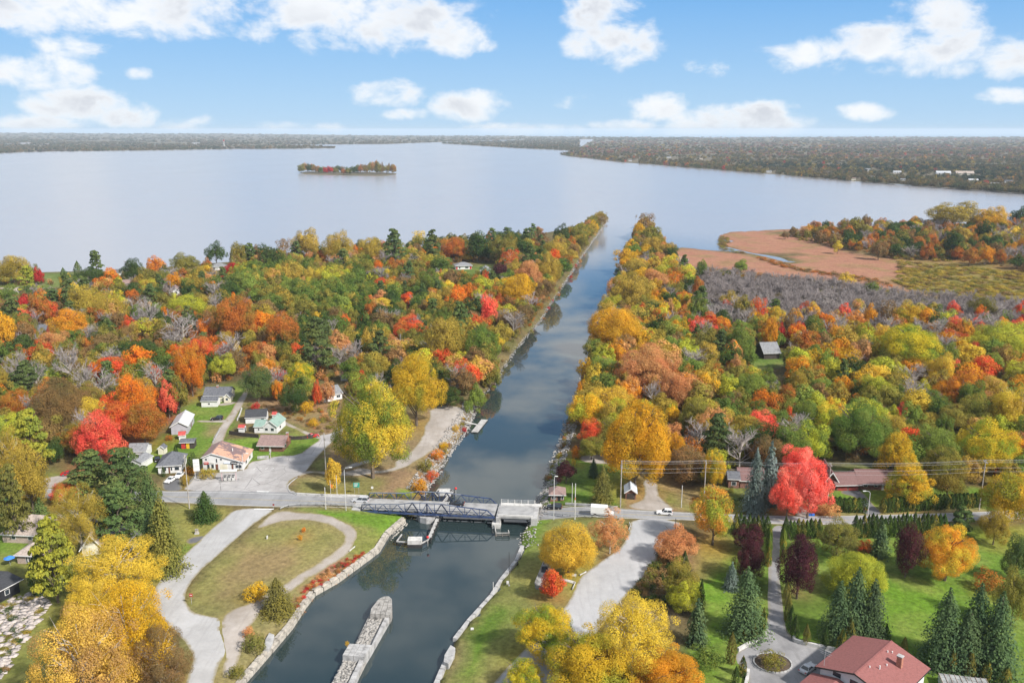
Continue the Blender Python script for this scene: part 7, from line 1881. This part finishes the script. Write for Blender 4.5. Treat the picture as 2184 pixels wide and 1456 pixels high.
# ------------------------------------------------------------------ the woods between the trees named above
BUILD_EXCL = list(BUILD_LIST)
ZONES = [  # outline on the ground (px), palette weights, crown width range m, spacing m
    ('left wood', [(-120,652),(0,640),(130,622),(260,606),(430,594),(560,576),(700,562),(900,552),(1080,548),(1150,545),(1206,575),(1148,672),(1090,740),(1055,796),(1028,838),(1000,856),(930,858),(850,868),(735,846),(640,858),(545,846),(500,812),(430,822),(376,880),(280,940),(160,985),(-120,1010)],
     dict(olive=26, mustard=16, green=15, leafgreen=4, darkgreen=20, rust=6, orange=3, brown=14, red=2, lime=4, peach=4, yellow=3, pine=9, bare=13), (5.5, 14.5), 7.4),
    ('right wood', [(1338,542),(1420,545),(1468,600),(1500,655),(1600,668),(1900,680),(2300,690),(2300,1040),(2100,1046),(1925,1046),(1890,994),(1740,990),(1660,1010),(1560,1030),(1480,1052),(1440,1030),(1410,1004),(1320,980),(1245,940),(1222,896),(1242,815),(1270,742),(1302,652)],
     dict(olive=18, mustard=20, green=13, leafgreen=16, gold=12, yellow=9, amber=8, rust=5, red=3, scarlet=1, lime=13, peach=5, darkgreen=5, brown=4, pine=3, bare=13), (5.5, 14.5), 7.4),
    ('wooded point', [(1690,500),(1800,488),(2300,480),(2300,610),(2120,556),(1900,548),(1785,526)],
     dict(olive=20, brown=18, rust=14, darkgreen=20, amber=6, mustard=8, bare=20), (9, 15), 11.5),
    ('left jetty', [(1150,545),(1226,504),(1268,478),(1288,468),(1246,525),(1210,572)], dict(olive=20, mustard=20, brown=14, green=10, rust=5), (8, 13), 8.5),
    ('right jetty', [(1345,528),(1366,480),(1384,474),(1408,520),(1440,548),(1345,545)], dict(olive=20, mustard=24, gold=10, brown=10), (8, 12), 8.5),
    ('lake shore', [(440,566),(560,557),(700,549),(800,541),(895,532),(1000,523),(1080,516),(1150,505),(1160,548),(900,556),(560,580),(440,590)], dict(olive=16, darkgreen=22, brown=14, rust=5, mustard=10, pine=10), (9, 14), 10),
    ('far left shore', [(-160,612),(110,598),(120,622),(-160,650)], dict(olive=20, brown=14, darkgreen=20, mustard=10), (9, 13), 13),
    ('corner wood', [(-60,1068),(60,1070),(70,1100),(-60,1120)], dict(olive=20, pine=20, mustard=10), (8, 11), 9),
]
GROVE = np.array([(500,598),(620,576),(760,590),(800,640),(760,690),(640,690),(540,660),(480,640)], float)
GROVE_Y = np.array([(560,600),(730,598),(735,622),(570,622)], float)
CLEAR = [(430,545,500,596),(355,612,400,640),(950,560,1075,604),(-10,608,135,646),(85,690,145,725),(655,815,735,890),(1598,742,1684,842),(250,598,300,616),(505,806,560,850),(960,860,1000,880)]
def fill_points():
    pts = []
    B = np.array(BASES); r = np.random.default_rng(77)
    ex = np.array(BUILD_EXCL) if BUILD_EXCL else np.zeros((0, 3))
    grid = {}
    for zn, px, pal, wr, sp in ZONES:
        P = W(px, G); lo, hi = P.min(0), P.max(0)
        n = int((hi - lo).prod() / (sp*sp) * 2.4)
        Q = r.uniform(lo, hi, (n, 2)); Q = Q[in_poly(Q, P)]
        ok = np.ones(len(Q), bool)
        for rp in ROAD_POLYS:
            ok &= ~in_poly(Q, rp) & (seg_dist(Q, np.vstack([rp, rp[:1]])) > 4.5)
        for L in ('lu', 'll', 'ru', 'rl', 'la', 'ra'): ok &= seg_dist(Q, sh[L]) > (2.8 if L == 'ru' else 4.2 if L == 'lu' else 6.0)
        for bx, by, br in ex: ok &= (Q[:,0]-bx)**2 + (Q[:,1]-by)**2 > br*br
        Q = Q[ok]
        for q in Q:
            d = np.hypot(B[:,0]-q[0], B[:,1]-q[1])
            if (d < B[:,2] * .72 + 1.5).any(): continue
            gx, gy = int(q[0]//sp), int(q[1]//sp)
            if any(math.hypot(q[0]-o[0], q[1]-o[1]) < sp for a in (-1,0,1) for b2 in (-1,0,1) for o in grid.get((gx+a, gy+b2), [])): continue
            grid.setdefault((gx, gy), []).append(q)
            k = list(pal); wts = np.array([pal[i] for i in k], float); c = k[r.choice(len(k), p=wts/wts.sum())]
            ppx, ppy = proj(q[0], q[1], G)
            if any(a <= ppx <= c2 and b2 <= ppy <= d2 for a, b2, c2, d2 in CLEAR): continue
            w = r.uniform(*wr)
            if zn == 'left wood' and in_poly(np.array([[ppx, ppy]]), GROVE)[0]:
                c = 'green' if r.uniform() < .62 else 'olive' if r.uniform() < .5 else 'leafgreen'; w *= 1.15
                if in_poly(np.array([[ppx, ppy]]), GROVE_Y)[0]: c = 'lime' if r.uniform() < .5 else 'mustard'
            # colours run in drifts: reds along the thicket, greens by the log house
            if zn == 'right wood':
                if ppy < 735 and ppx > 1560 and r.uniform() < .30: c = str(r.choice(['scarlet', 'red', 'crimson', 'orange', 'rust']))
                if ppy > 850 and ppx > 1640 and r.uniform() < .45: c = str(r.choice(['leafgreen', 'green', 'olive', 'lime']))
                if ppx < 1420 and r.uniform() < .4: c = str(r.choice(['mustard', 'gold', 'olive', 'peach']))
            if zn == 'right wood' and ppy < 735 and ppx > 1480 and r.uniform() < (.75 if ppy < 700 else .35): c = 'bare'
            if zn == 'left wood' and ppx < 450 and ppy > 700 and r.uniform() < .3: c = str(r.choice(['brown', 'olive', 'bare', 'orange', 'rust']))
            pts.append((q[0], q[1], w, w*r.uniform(.95, 1.25)*(12/w)**.45, c, zn, ppx, ppy))
    return pts
FILL = fill_points()
LMK = [('green grove', 640, 640), ('biggest pine', 674, 760), ('very large rust maple', 499, 700), ('second rust maple', 597, 730), ('tall orange column', 405, 800), ('leafless stand', 130, 820), ('far left red trees', 70, 690),
       ('big mustard tree', 180, 670), ('hidden white house', 695, 860), ('gravel lane end', 530, 830), ('tall gravel park tree', 886, 870), ('scarlet canal tree', 1040, 690), ('lakeside cottages', 1000, 600), ('ring of red', 874, 725), ('broad golden dome', 1312, 730), ('huge peach dome', 1380, 820),
       ('great golden maple', 1358, 1000), ('scarlet round tree', 1486, 712), ('barn', 1640, 770), ('birch stems', 1815, 790), ('largest yellow green dome', 1938, 775), ('lime dome', 1867, 850), ('great green dome', 1831, 960), ('amber dome', 2012, 865), ('blue spruce pair', 1630, 1080), ('grey leafless crown', 1493, 955),
       ('big yellow green tree', 2106, 990), ('log house', 1840, 1040), ('big dome on the bank', 1343, 640), ('wooded point front', 1980, 545), ('bright green canal tree', 1290, 815), ('golden canal tree', 1101, 645), ('orange clump by the lawn', 300, 920)]
def seen_size(p): return p[2] / mpp(p[1])
def fill_label(c, k, ppx, ppy, w):
    nm, lx, ly = min(LMK, key=lambda l: math.hypot(l[1]-ppx, (l[2]-ppy)*1.8))
    dx, dy = ppx - lx, (ppy - ly)*1.8
    dr = ('right of' if dx > 0 else 'left of') if abs(dx) > abs(dy) else ('in front of' if dy > 0 else 'behind')
    far = 'close ' if math.hypot(dx, dy) < 40 else 'just ' if math.hypot(dx, dy) < 80 else 'well '
    size = 'small' if w < 9.5 else 'large' if w > 12.3 else 'medium'
    base = f'{size} {CW[c]} {KW[k]} {far}{dr} the {nm}'
    if base in USED:
        for o in ('second', 'third', 'fourth', 'fifth', 'sixth', 'seventh', 'eighth', 'ninth'):
            if f'{o} {base}' not in USED: base = f'{o} {base}'; break
    USED.add(base); return base
def off_view(p): return not (-40 < p[6] < W_PX + 40)
FILL.sort(key=lambda p: -seen_size(p) - (1000 if not off_view(p) else 0))
n_ind = {'b': 0, 'p': 0, 'x': 0}
CAPS = {'b': 300 - sum(1 for t in parse() if t[5] in 'bt'), 'p': 60, 'x': 60}
REST = []
for p in FILL:
    k = 'p' if p[4] == 'pine' else 'x' if p[4] == 'bare' else 'b'
    if n_ind[k] < CAPS[k] and not off_view(p) and p[5] in ('left wood', 'right wood'):
        n_ind[k] += 1; c = {'pine': 'pinegreen', 'bare': 'grey'}.get(p[4], p[4])
        plant(p[0], p[1], gz(p[0], p[1]), p[2], p[3]*(1.35 if k == 'p' else 1), c, k, p[2]/mpp(p[1]), fill_label(c, k, p[6], p[7], p[2]))
    else: REST.append(p)

KIT = bpy.data.collections.new('foliage_kit'); KIT_N = 0
def kit(meshes):
    """mass meshes -> indices in the kit"""
    global KIT_N; out = []
    for (V, Q, T) in meshes:
        o = bpy.data.objects.new(f'kit_{KIT_N:03d}', np_mesh('kit', V, Q, M_MASS, False, {'tone': ('FLOAT', 'FACE', T)})); KIT.objects.link(o); out.append(KIT_N); KIT_N += 1
    return out
def scatter_tree():
    ng = bpy.data.node_groups.new('scatter', 'GeometryNodeTree')
    ng.interface.new_socket('Geometry', in_out='INPUT', socket_type='NodeSocketGeometry'); ng.interface.new_socket('Geometry', in_out='OUTPUT', socket_type='NodeSocketGeometry')
    N = ng.nodes; gi, go = N.new('NodeGroupInput'), N.new('NodeGroupOutput'); ip = N.new('GeometryNodeInstanceOnPoints'); ci = N.new('GeometryNodeCollectionInfo')
    ci.inputs['Collection'].default_value = KIT; ci.inputs['Separate Children'].default_value = True; ci.inputs['Reset Children'].default_value = True
    def na(nm, ty): n = N.new('GeometryNodeInputNamedAttribute'); n.data_type = ty; n.inputs['Name'].default_value = nm; return n.outputs['Attribute']
    L = ng.links.new
    L(gi.outputs[0], ip.inputs['Points']); L(ci.outputs[0], ip.inputs['Instance']); ip.inputs['Pick Instance'].default_value = True
    L(na('idx', 'INT'), ip.inputs['Instance Index']); L(na('siz', 'FLOAT_VECTOR'), ip.inputs['Scale'])
    cx = N.new('ShaderNodeCombineXYZ'); L(na('rot', 'FLOAT'), cx.inputs[2]); L(cx.outputs[0], ip.inputs['Rotation']); L(ip.outputs[0], go.inputs[0])
    return ng
SCATTER = None
def bake(name, items, libs, label, extra=None, mat=None):
    """many far trees as ONE mass: items (x, y, z, w, h, colour main, second, libkey)"""
    global SCATTER
    SCATTER = SCATTER or scatter_tree()
    r = np.random.default_rng(5); n = len(items)
    me = bpy.data.meshes.new(name); me.vertices.add(n); me.vertices.foreach_set('co', np.array([i[:3] for i in items], np.float32).ravel())
    k = r.uniform(.88, 1.12, (n, 1)); one = np.ones((n, 1))
    def at(nm, ty, key, arr, dt=np.float32): a = me.attributes.new(nm, ty, 'POINT'); a.data.foreach_set(key, np.asarray(arr, dt).ravel())
    at('siz', 'FLOAT_VECTOR', 'vector', [(i[3], i[3], i[4]) for i in items]); at('rot', 'FLOAT', 'value', r.uniform(0, 6.283, n))
    at('idx', 'INT', 'value', [libs[i[7]][r.integers(0, len(libs[i[7]]))] for i in items], np.int32)
    at('col', 'FLOAT_COLOR', 'color', np.hstack([np.array([i[5] for i in items])*k, one])); at('col2', 'FLOAT_COLOR', 'color', np.hstack([np.array([i[6] for i in items])*k, one]))
    o = link(bpy.data.objects.new(name, me)); md = o.modifiers.new('scatter', 'NODES'); md.node_group = SCATTER
    return tag(o, label, None, None, 'stuff')
LOW = {'b': kit([LIB['broad_mid'][i][2] for i in range(9)]), 's': kit([pine(310+i, 20, .055, 700, .1) for i in range(2)]),
       'x': kit([bare(315+i, 13, 6, 3, tw=.010) for i in range(3)]), 'u': kit([broad(320+i, 14, .075, 320, .0, 2, (.3, .5)) for i in range(3)])}
items = []
r = np.random.default_rng(32)
RZ = th([(p[0], p[1]) for p in REST])
for p, z_ in zip(REST, RZ):
    k = {'pine': 's', 'bare': 'x'}.get(p[4], 'b'); a, b2 = PAL[{'pine': 'pinegreen', 'bare': 'grey'}.get(p[4], p[4])]
    if p[4] in NEIGH and r.uniform() < .45: b2 = PAL[str(r.choice(NEIGH[p[4]]))][0]
    items.append((p[0], p[1], float(z_) - .2, p[2], p[3]*(1.3 if k == 's' else 1), jit(a), jit(b2), k))
# undergrowth and young trees on the woodland floor
r = np.random.default_rng(31)
for zn, px, pal, wr, sp in ZONES:
    P = W(px, G); lo, hi = P.min(0), P.max(0); Q = r.uniform(lo, hi, (int((hi-lo).prod()/(26 if zn != 'lake shore' else 60)), 2)); Q = Q[in_poly(Q, P)]
    ok = np.ones(len(Q), bool)
    for rp in ROAD_POLYS: ok &= ~in_poly(Q, rp) & (seg_dist(Q, np.vstack([rp, rp[:1]])) > 2.0)
    for L in ('lu', 'll', 'ru', 'rl', 'la', 'ra'): ok &= seg_dist(Q, sh[L]) > 2.6
    for bx, by, br in BUILD_EXCL: ok &= (Q[:,0]-bx)**2 + (Q[:,1]-by)**2 > (br*.9)**2
    Q = Q[ok]
    cc = r.choice(['olive', 'brown', 'brown', 'brown', 'rust', 'olivepine', 'peach'], len(Q)); hz_ = th(Q) if len(Q) else []
    for q, c, z in zip(Q, cc, hz_):
        ppx, ppy = proj(q[0], q[1], G)
        if any(a <= ppx <= c2 and b2 <= ppy <= d2 for a, b2, c2, d2 in CLEAR): continue
        w = r.uniform(2.2, 5.5); items.append((q[0], q[1], z - .2, w, w*r.uniform(.7, 1.2), PAL[c][0], PAL[c][1], 'u'))
bake('woodland', items, LOW, 'mixed autumn woodland between the nearer trees')
# grey leafless thicket between the marsh and the right wood
TH_PX = [(1490,585),(1560,588),(1640,602),(1760,612),(1900,634),(2060,650),(2300,660),(2300,715),(2000,702),(1800,704),(1650,704),(1560,694),(1505,668)]
P = W(TH_PX, G); lo, hi = P.min(0), P.max(0); Q = r.uniform(lo, hi, (int((hi-lo).prod()/24), 2)); Q = Q[in_poly(Q, P)]
items = [(q[0], q[1], z_ - .2, w, w*r.uniform(1.0, 1.5), (.37,.325,.315), (.30,.26,.25), 'x') for q, z_ in zip(Q, th(Q)) for w in [r.uniform(5, 8)]]
items += [(q[0], q[1], .4, w, w*.7, PAL[c][0], PAL[c][1], 'u') for q in Q[::3] for w, c in [(r.uniform(2.5, 5), str(r.choice(['brown', 'olive', 'darkgreen'])))]]
bake('thicket', items, LOW, 'grey leafless thicket beside the reed marsh')
# ------------------------------------------------------------------ far shores, island
FR = np.random.default_rng(11)
FIELDS = [(1950,376,60,3), (1750,352,60,1.8), (1480,331,70,1.5), (190,303,90,1.6), (330,305,70,1.3), (2100,352,70,2), (1650,341,60,1.5), (1880,340,90,1.2), (560,310,60,1.2)]
def hill(x, y):
    d = math.hypot(x, y)
    k = min(1, max(0, (d - 7000) / 11000)); k = k*k
    left = min(1, max(0, (-x / max(d, 1) + .05) / .5))
    return k * (2 + 46*left + 5*math.sin(x*.0011 + 1) + 4*math.sin(x*.00043 + y*.0003))
M_FARLAND = plain('far_land', (.115, .095, .060), .95, .35, .006, c2=(.07, .075, .04))
def land_sheet(name, cols, rows=26):
    """cols: (px, y_near, y_far)"""
    V, F = [], []
    for (px, yn, yf) in cols:
        a = U(px, yn, 0.0); b2 = U(px, yf, 0.0); da, db = math.hypot(*a), math.hypot(*b2); ux, uy = a[0]/da, a[1]/da
        for j in range(rows):
            t = j / (rows - 1); d = da * (db/da)**t
            x, y = ux*d, uy*d
            z = -.6 if j == 0 else 2.2 + hill(x, y)
            if j == 1: d = da + min(12, (db-da)*.1); x, y = ux*d, uy*d; z = 1.8
            V.append((x, y, z))
    for i in range(len(cols) - 1):
        for j in range(rows - 1):
            a = i*rows + j; F.append((a, a + rows, a + rows + 1, a + 1))
    me = bpy.data.meshes.new(name); me.from_pydata(V, [], F); me.update(); me.materials.append(M_FARLAND)
    me.polygons.foreach_set('use_smooth', [True]*len(F))
    return tag(link(bpy.data.objects.new(name, me)), kind='structure')
def interp_cols(near, far, step=14):
    xs = np.arange(near[0][0], near[-1][0] + 1, step)
    n = np.interp(xs, [p[0] for p in near], [p[1] for p in near]); f = np.interp(xs, [p[0] for p in far], [p[1] for p in far])
    n = n + np.convolve(FR.normal(0, .35, len(xs) + 4), np.ones(3)/3, 'same')[:len(xs)] * np.clip((n - 290)/30, 0, 1)
    return [(float(x), float(a), float(min(b2, a - .3))) for x, a, b2 in zip(xs, n, f)]
EDGE = [(-700, 289.0), (700, 290.5), (1100, 291.0), (1300, 293.0), (2900, 293.5)]
SH_LEFT_FRONT = interp_cols([(-700,341),(0,327),(30,325),(120,323),(302,321),(504,318),(640,317.2),(722,316)], [(-700,300),(0,300),(400,303),(600,308),(645,311),(690,314),(722,315.4)])
SH_BACK = interp_cols([(-700,306),(400,306),(645,308.6),(831,307.4),(856,306),(950,303),(1100,298),(1300,297),(1500,297)], EDGE)
SH_MID = interp_cols([(942,306.6),(1000,310),(1100,316),(1196,320.4),(1240,322)], [(942,305.6),(1000,303),(1084,300.6),(1130,299),(1240,297)])
SH_RIGHT = interp_cols([(1196,330),(1204,332.5),(1270,340),(1336,347),(1537,363),(1688,375),(1840,388),(1940,395),(2184,413),(2500,434),(2900,460)], [(1196,328.6),(1230,320),(1260,300),(1300,293),(2900,293.5)])
for nm, c in (('far_shore', SH_LEFT_FRONT), ('far_shore', SH_BACK), ('far_shore', SH_MID), ('far_shore', SH_RIGHT)): land_sheet(nm, c)
def far_lib(seed, n, leaf): return broad(seed, 12, leaf, n, .0, 0, (.3, .5))
FLIB = {'n': kit([far_lib(400+i, 150, .11) for i in range(4)]), 'f': kit([far_lib(410+i, 60, .18) for i in range(4)])}
def far_trees(cols, per_px, name, label, colfn, wfn):
    items = []
    for (px, yn, yf), (px2, _, _) in zip(cols[:-1], cols[1:]):
        if px < -120 or px > 2320: continue
        n = FR.poisson((yn - max(yf, 289.0)) * (px2 - px) * per_px)
        ys = [yn - .4 - (yn - yf - .4) * u for u in FR.uniform(0, 1, n)] + [yn - FR.uniform(.3, 1.2) for _ in range(max(1, int((px2-px)*.22)))]
        for y in ys:
            if any(abs(px - h[0]) < h[2]*.7 + 8 and h[1] - 1.5 < y < h[1] + 5 for h in FH): continue
            if any(((px - a)/b2)**2 + ((y - c)/d)**2 < 1 for a, c, b2, d in FIELDS): continue
            X, Y = U(px + FR.uniform(0, 1)*(px2-px), max(y, 289.0), 2.2); d = math.hypot(X, Y)
            w, h = wfn(d); c = np.array(colfn(px, y)); k = FR.uniform(.75, 1.25)
            items.append((X, Y, 1.6 + hill(X, Y), w, h, tuple(c*k), tuple(c*k*.8), 'n' if d < 4200 else 'f'))
    bake(name, items, FLIB, label)
AUT = [(.13,.115,.065), (.17,.135,.070), (.115,.105,.060), (.095,.110,.055), (.20,.145,.070), (.060,.080,.045), (.17,.145,.12)]
def stand(px, y):
    """woods grow in stands: neighbours share a colour"""
    u = math.sin(px*.021 + y*.31) + math.sin(px*.0083 - y*.53 + 2) + FR.normal(0, .55)
    return AUT[int((u + 2.6) / 5.2 * len(AUT)) % len(AUT)]
def col_left(px, y): return stand(px, y)
def col_right(px, y):
    u = FR.uniform(); s_ = math.sin(px*.017 + y*.9) + math.sin(px*.006 - y*.35)
    if y < 338 and s_ > .3 and u < .6: return (.24,.145,.105) if u < .45 else (.28,.11,.09)
    if 350 < y < 394 and px > 1560 and (y - 350) < (px-1480)*.065 and s_ < .4 and u < .75: return (.045,.066,.045)
    if u > .975: return (.46,.22,.05) if u > .985 else (.44,.07,.06)
    if u > .88: return (.28,.215,.06)
    return stand(px, y)
wl = lambda d: (FR.uniform(14, 24)*max(1, d/5200)*.9, FR.uniform(9, 15)*max(1, (d/7000))**.3)
wr_ = lambda d: (FR.uniform(9, 16)*max(1, d/3600), FR.uniform(8, 14)*max(1, (d/5000))**.3)
far_trees(SH_LEFT_FRONT, .16, 'far_wood', 'hazy autumn woods along the far left shore', col_left, wl)
far_trees(SH_BACK, .10, 'far_wood', 'hazy blue grey woods on the horizon', col_left, wl)
far_trees(SH_MID, .20, 'far_wood', 'low wooded spit across the lake', col_left, wl)
far_trees(SH_RIGHT, .11, 'far_wood', 'autumn woods covering the far right shore', col_right, wr_)
# the island
IS = [(636,369.2),(652,372.4),(690,373.4),(760,375.2),(820,375.6),(846,372.8),(848,370.4),(820,368.6),(760,367.6),(690,366.8),(650,366.6)]
P = W(IS, 0.0); c0 = P.mean(0)
mb = MB(); n = len(P)
rings = [(P, -.5), (c0 + (P - c0)*.95, 1.1), (c0 + (P - c0)*.7, 1.8)]
V = [(x, y, z) for R_, z in rings for x, y in R_] + [(c0[0], c0[1], 2.0)]
Fq = [(j*n+k, j*n+(k+1)%n, (j+1)*n+(k+1)%n, (j+1)*n+k) for j in range(2) for k in range(n)] + [(2*n+k, 2*n+(k+1)%n, 3*n) for k in range(n)]
tag(mb.add(V, Fq).build('island_ground', M_FARLAND), kind='structure')
ORD = ['first','second','third','fourth','fifth','sixth','seventh','eighth','ninth','tenth','eleventh','twelfth','thirteenth','fourteenth','fifteenth','sixteenth','seventeenth','eighteenth','nineteenth','twentieth'] + ['twenty-' + o for o in ('first','second','third','fourth','fifth','sixth','seventh','eighth','ninth')] + ['thirtieth'] + ['thirty-' + o for o in ('first','second','third','fourth','fifth','sixth','seventh','eighth','ninth')]
for i in range(36):
    t = (i + FR.uniform(.2, .8)) / 36; px = 641 + 203*t; py = np.interp(px, [641, 690, 760, 844], [370, 371.5, 373, 372.5]) - FR.uniform(0, 4.5)
    x, y = U(px, py, 1.5); tall = 1.5 if 790 < px < 815 else 1.15 if px > 760 or px < 670 else .85
    cc = str(FR.choice(['olive', 'brown', 'brown', 'olivepine', 'darkgreen', 'brown', 'olive', 'rust'])) if not 690 < px < 706 else 'crimson'
    w = FR.uniform(13, 20); kk = 'b'
    plant(x, y, 1.4, w, FR.uniform(19, 25)*tall, cc, kk, 30, f'{CW[cc]} tree on the small lake island, {ORD[i]} from its left end', 'trees on the island')
# ------------------------------------------------------------------ the air: thin lake haze
def haze():
    m = bpy.data.materials.new('haze'); m.use_nodes = True; t = m.node_tree; t.nodes.clear()
    out = t.nodes.new('ShaderNodeOutputMaterial'); v = t.nodes.new('ShaderNodeVolumePrincipled')
    v.inputs['Color'].default_value = (.78, .89, 1.0, 1); v.inputs['Density'].default_value = HAZE_DENSITY; v.inputs['Anisotropy'].default_value = 0.0
    t.links.new(v.outputs[0], out.inputs['Volume'])
    o = MB().box(-46000, 46000, -400, 31000, -3, 150).build('haze', m)
    tag(o, kind='stuff')
HAZE_DENSITY = 5.0e-5
haze()
# ------------------------------------------------------------------ low growth too fine to count
SR = np.random.default_rng(61)
def scatter(pxs, n, cols, wr, hr, seed):
    Q = sample_poly(pxs, G, n, seed)
    return [(q[0], q[1], z - .1, w, w*SR.uniform(*hr), PAL[c][0], PAL[c][1], 'u') for q, z in zip(Q, th(Q)) for w, c in [(SR.uniform(*wr), str(SR.choice(cols)))]]
it = scatter([(640,1255),(690,1213),(738,1184),(762,1178),(738,1208),(692,1240),(658,1264),(638,1292),(624,1292)], 100, ['crimson', 'brown', 'peach', 'brown', 'peach', 'rust'], (.7, 1.7), (.4, .7), 1)
it += scatter([(745,1182),(778,1166),(784,1178),(755,1200)], 14, ['crimson', 'rust'], (.8, 1.6), (.4, .6), 2)
bake('sumac', it, LOW, 'low red sumac growing above the left canal wall')
it = scatter([(1920,552),(2050,562),(2300,592),(2300,650),(2184,642),(2060,634),(1960,620),(1905,596)], 900, ['mustard', 'olive', 'olive', 'mustard', 'brown'], (3, 8), (.2, .35), 3)
it += scatter([(1604,541),(1650,550),(1700,566),(1760,575),(1860,590),(1900,600),(1900,606),(1850,597),(1750,581),(1690,570),(1640,556)], 150, ['brown', 'rust', 'brown'], (3, 6), (.25, .5), 4)
it += scatter([(1531,502),(1545,499),(1560,508),(1545,526),(1600,538),(1560,534),(1536,524)], 70, ['brown', 'olive'], (3, 6), (.3, .5), 5)
it += scatter([(1490,572),(1640,592),(1760,602),(1900,622),(1900,632),(1760,612),(1640,602),(1490,585)], 200, ['brown', 'olive', 'darkgreen', 'rust'], (3, 7), (.3, .6), 6)
it += scatter([(1660,500),(1790,525),(1900,548),(2120,560),(2120,552),(1900,541),(1780,515),(1700,498)], 160, ['olive', 'brown', 'mustard'], (3, 7), (.3, .6), 7)
bake('marsh_scrub', it, LOW, 'olive and brown marsh scrub among the reeds')
it = scatter([(520,862),(600,868),(720,870),(725,915),(690,925),(620,895),(540,885)], 90, ['brown', 'peach', 'olive', 'rust'], (1.2, 3.0), (.3, .7), 8)
it += scatter([(880,1040),(905,1000),(950,940),(990,885),(996,890),(958,945),(912,1010),(892,1045)], 60, ['brown', 'rust', 'olive', 'peach'], (1.0, 2.6), (.4, .8), 9)
it += scatter([(1060,800),(1000,880),(1010,880),(1072,800)], 30, ['olive', 'brown', 'leafgreen'], (1.5, 3), (.5, .9), 10)
it += scatter([(1215,885),(1190,960),(1165,1010),(1172,1012),(1200,960),(1225,890)], 60, ['brown', 'olive', 'rust'], (1.2, 3), (.5, .9), 11)
it += scatter([(1100,745),(1150,690),(1210,600),(1250,540),(1244,538),(1200,596),(1140,690),(1090,745)], 120, ['brown', 'rust', 'olive', 'peach', 'crimson'], (1.5, 3.5), (.5, 1.0), 12)
it += scatter([(-40,1290),(20,1268),(110,1262),(100,1300),(60,1350),(10,1440),(-60,1456)], 50, ['brown', 'mustard', 'olive', 'darkgreen'], (1.0, 2.5), (.3, .5), 13)
it += scatter([(1400,1180),(1440,1170),(1470,1230),(1440,1300),(1380,1290),(1350,1270)], 70, ['brown', 'olive', 'darkgreen'], (1.5, 4), (.5, .9), 14)
it += scatter([(1480,1060),(1560,1040),(1600,1070),(1560,1085),(1490,1085)], 30, ['darkgreen', 'olive', 'brown'], (1.2, 3), (.4, .7), 15)
it += scatter([(700,1060),(760,1060),(870,1045),(900,1040),(880,1055),(800,1060)], 24, ['green', 'olive'], (1.0, 2.2), (.3, .5), 16)
bake('brush', it, LOW, 'dry weeds and low brush on banks and meadow')

# fallen leaves under the bright crowns: the grass there takes on their colour
LITTER = [(x, y, rr, c) for (x, y, rr), c in zip(BASES, [t[4] for t in parse()]) if c in ('yellow', 'gold', 'amber', 'orange', 'red', 'scarlet', 'peach', 'yellowgreen', 'orangegreen', 'goldgreen', 'purple', 'mustard', 'rust', 'crimson')]
for o in [o for o in COL.objects if o.name.split('.')[0] == 'ground' and o.type == 'MESH']:
    n = len(o.data.vertices); V = np.empty(n*3, np.float32); o.data.vertices.foreach_get('co', V); V = V.reshape(-1, 3)
    a = o.data.attributes['cover']; Cc = np.empty(n*4, np.float32); a.data.foreach_get('color', Cc); Cc = Cc.reshape(-1, 4)
    for x, y, rr, c in LITTER:
        d = np.hypot(V[:,0]-x, V[:,1]-y); k = (np.clip(1.25 - d/(rr*1.15 + 2), 0, 1)*.42)[:, None]
        Cc[:, :3] = Cc[:, :3]*(1-k) + np.array(PAL[c][0])*.55*k
    a.data.foreach_set('color', Cc.ravel())
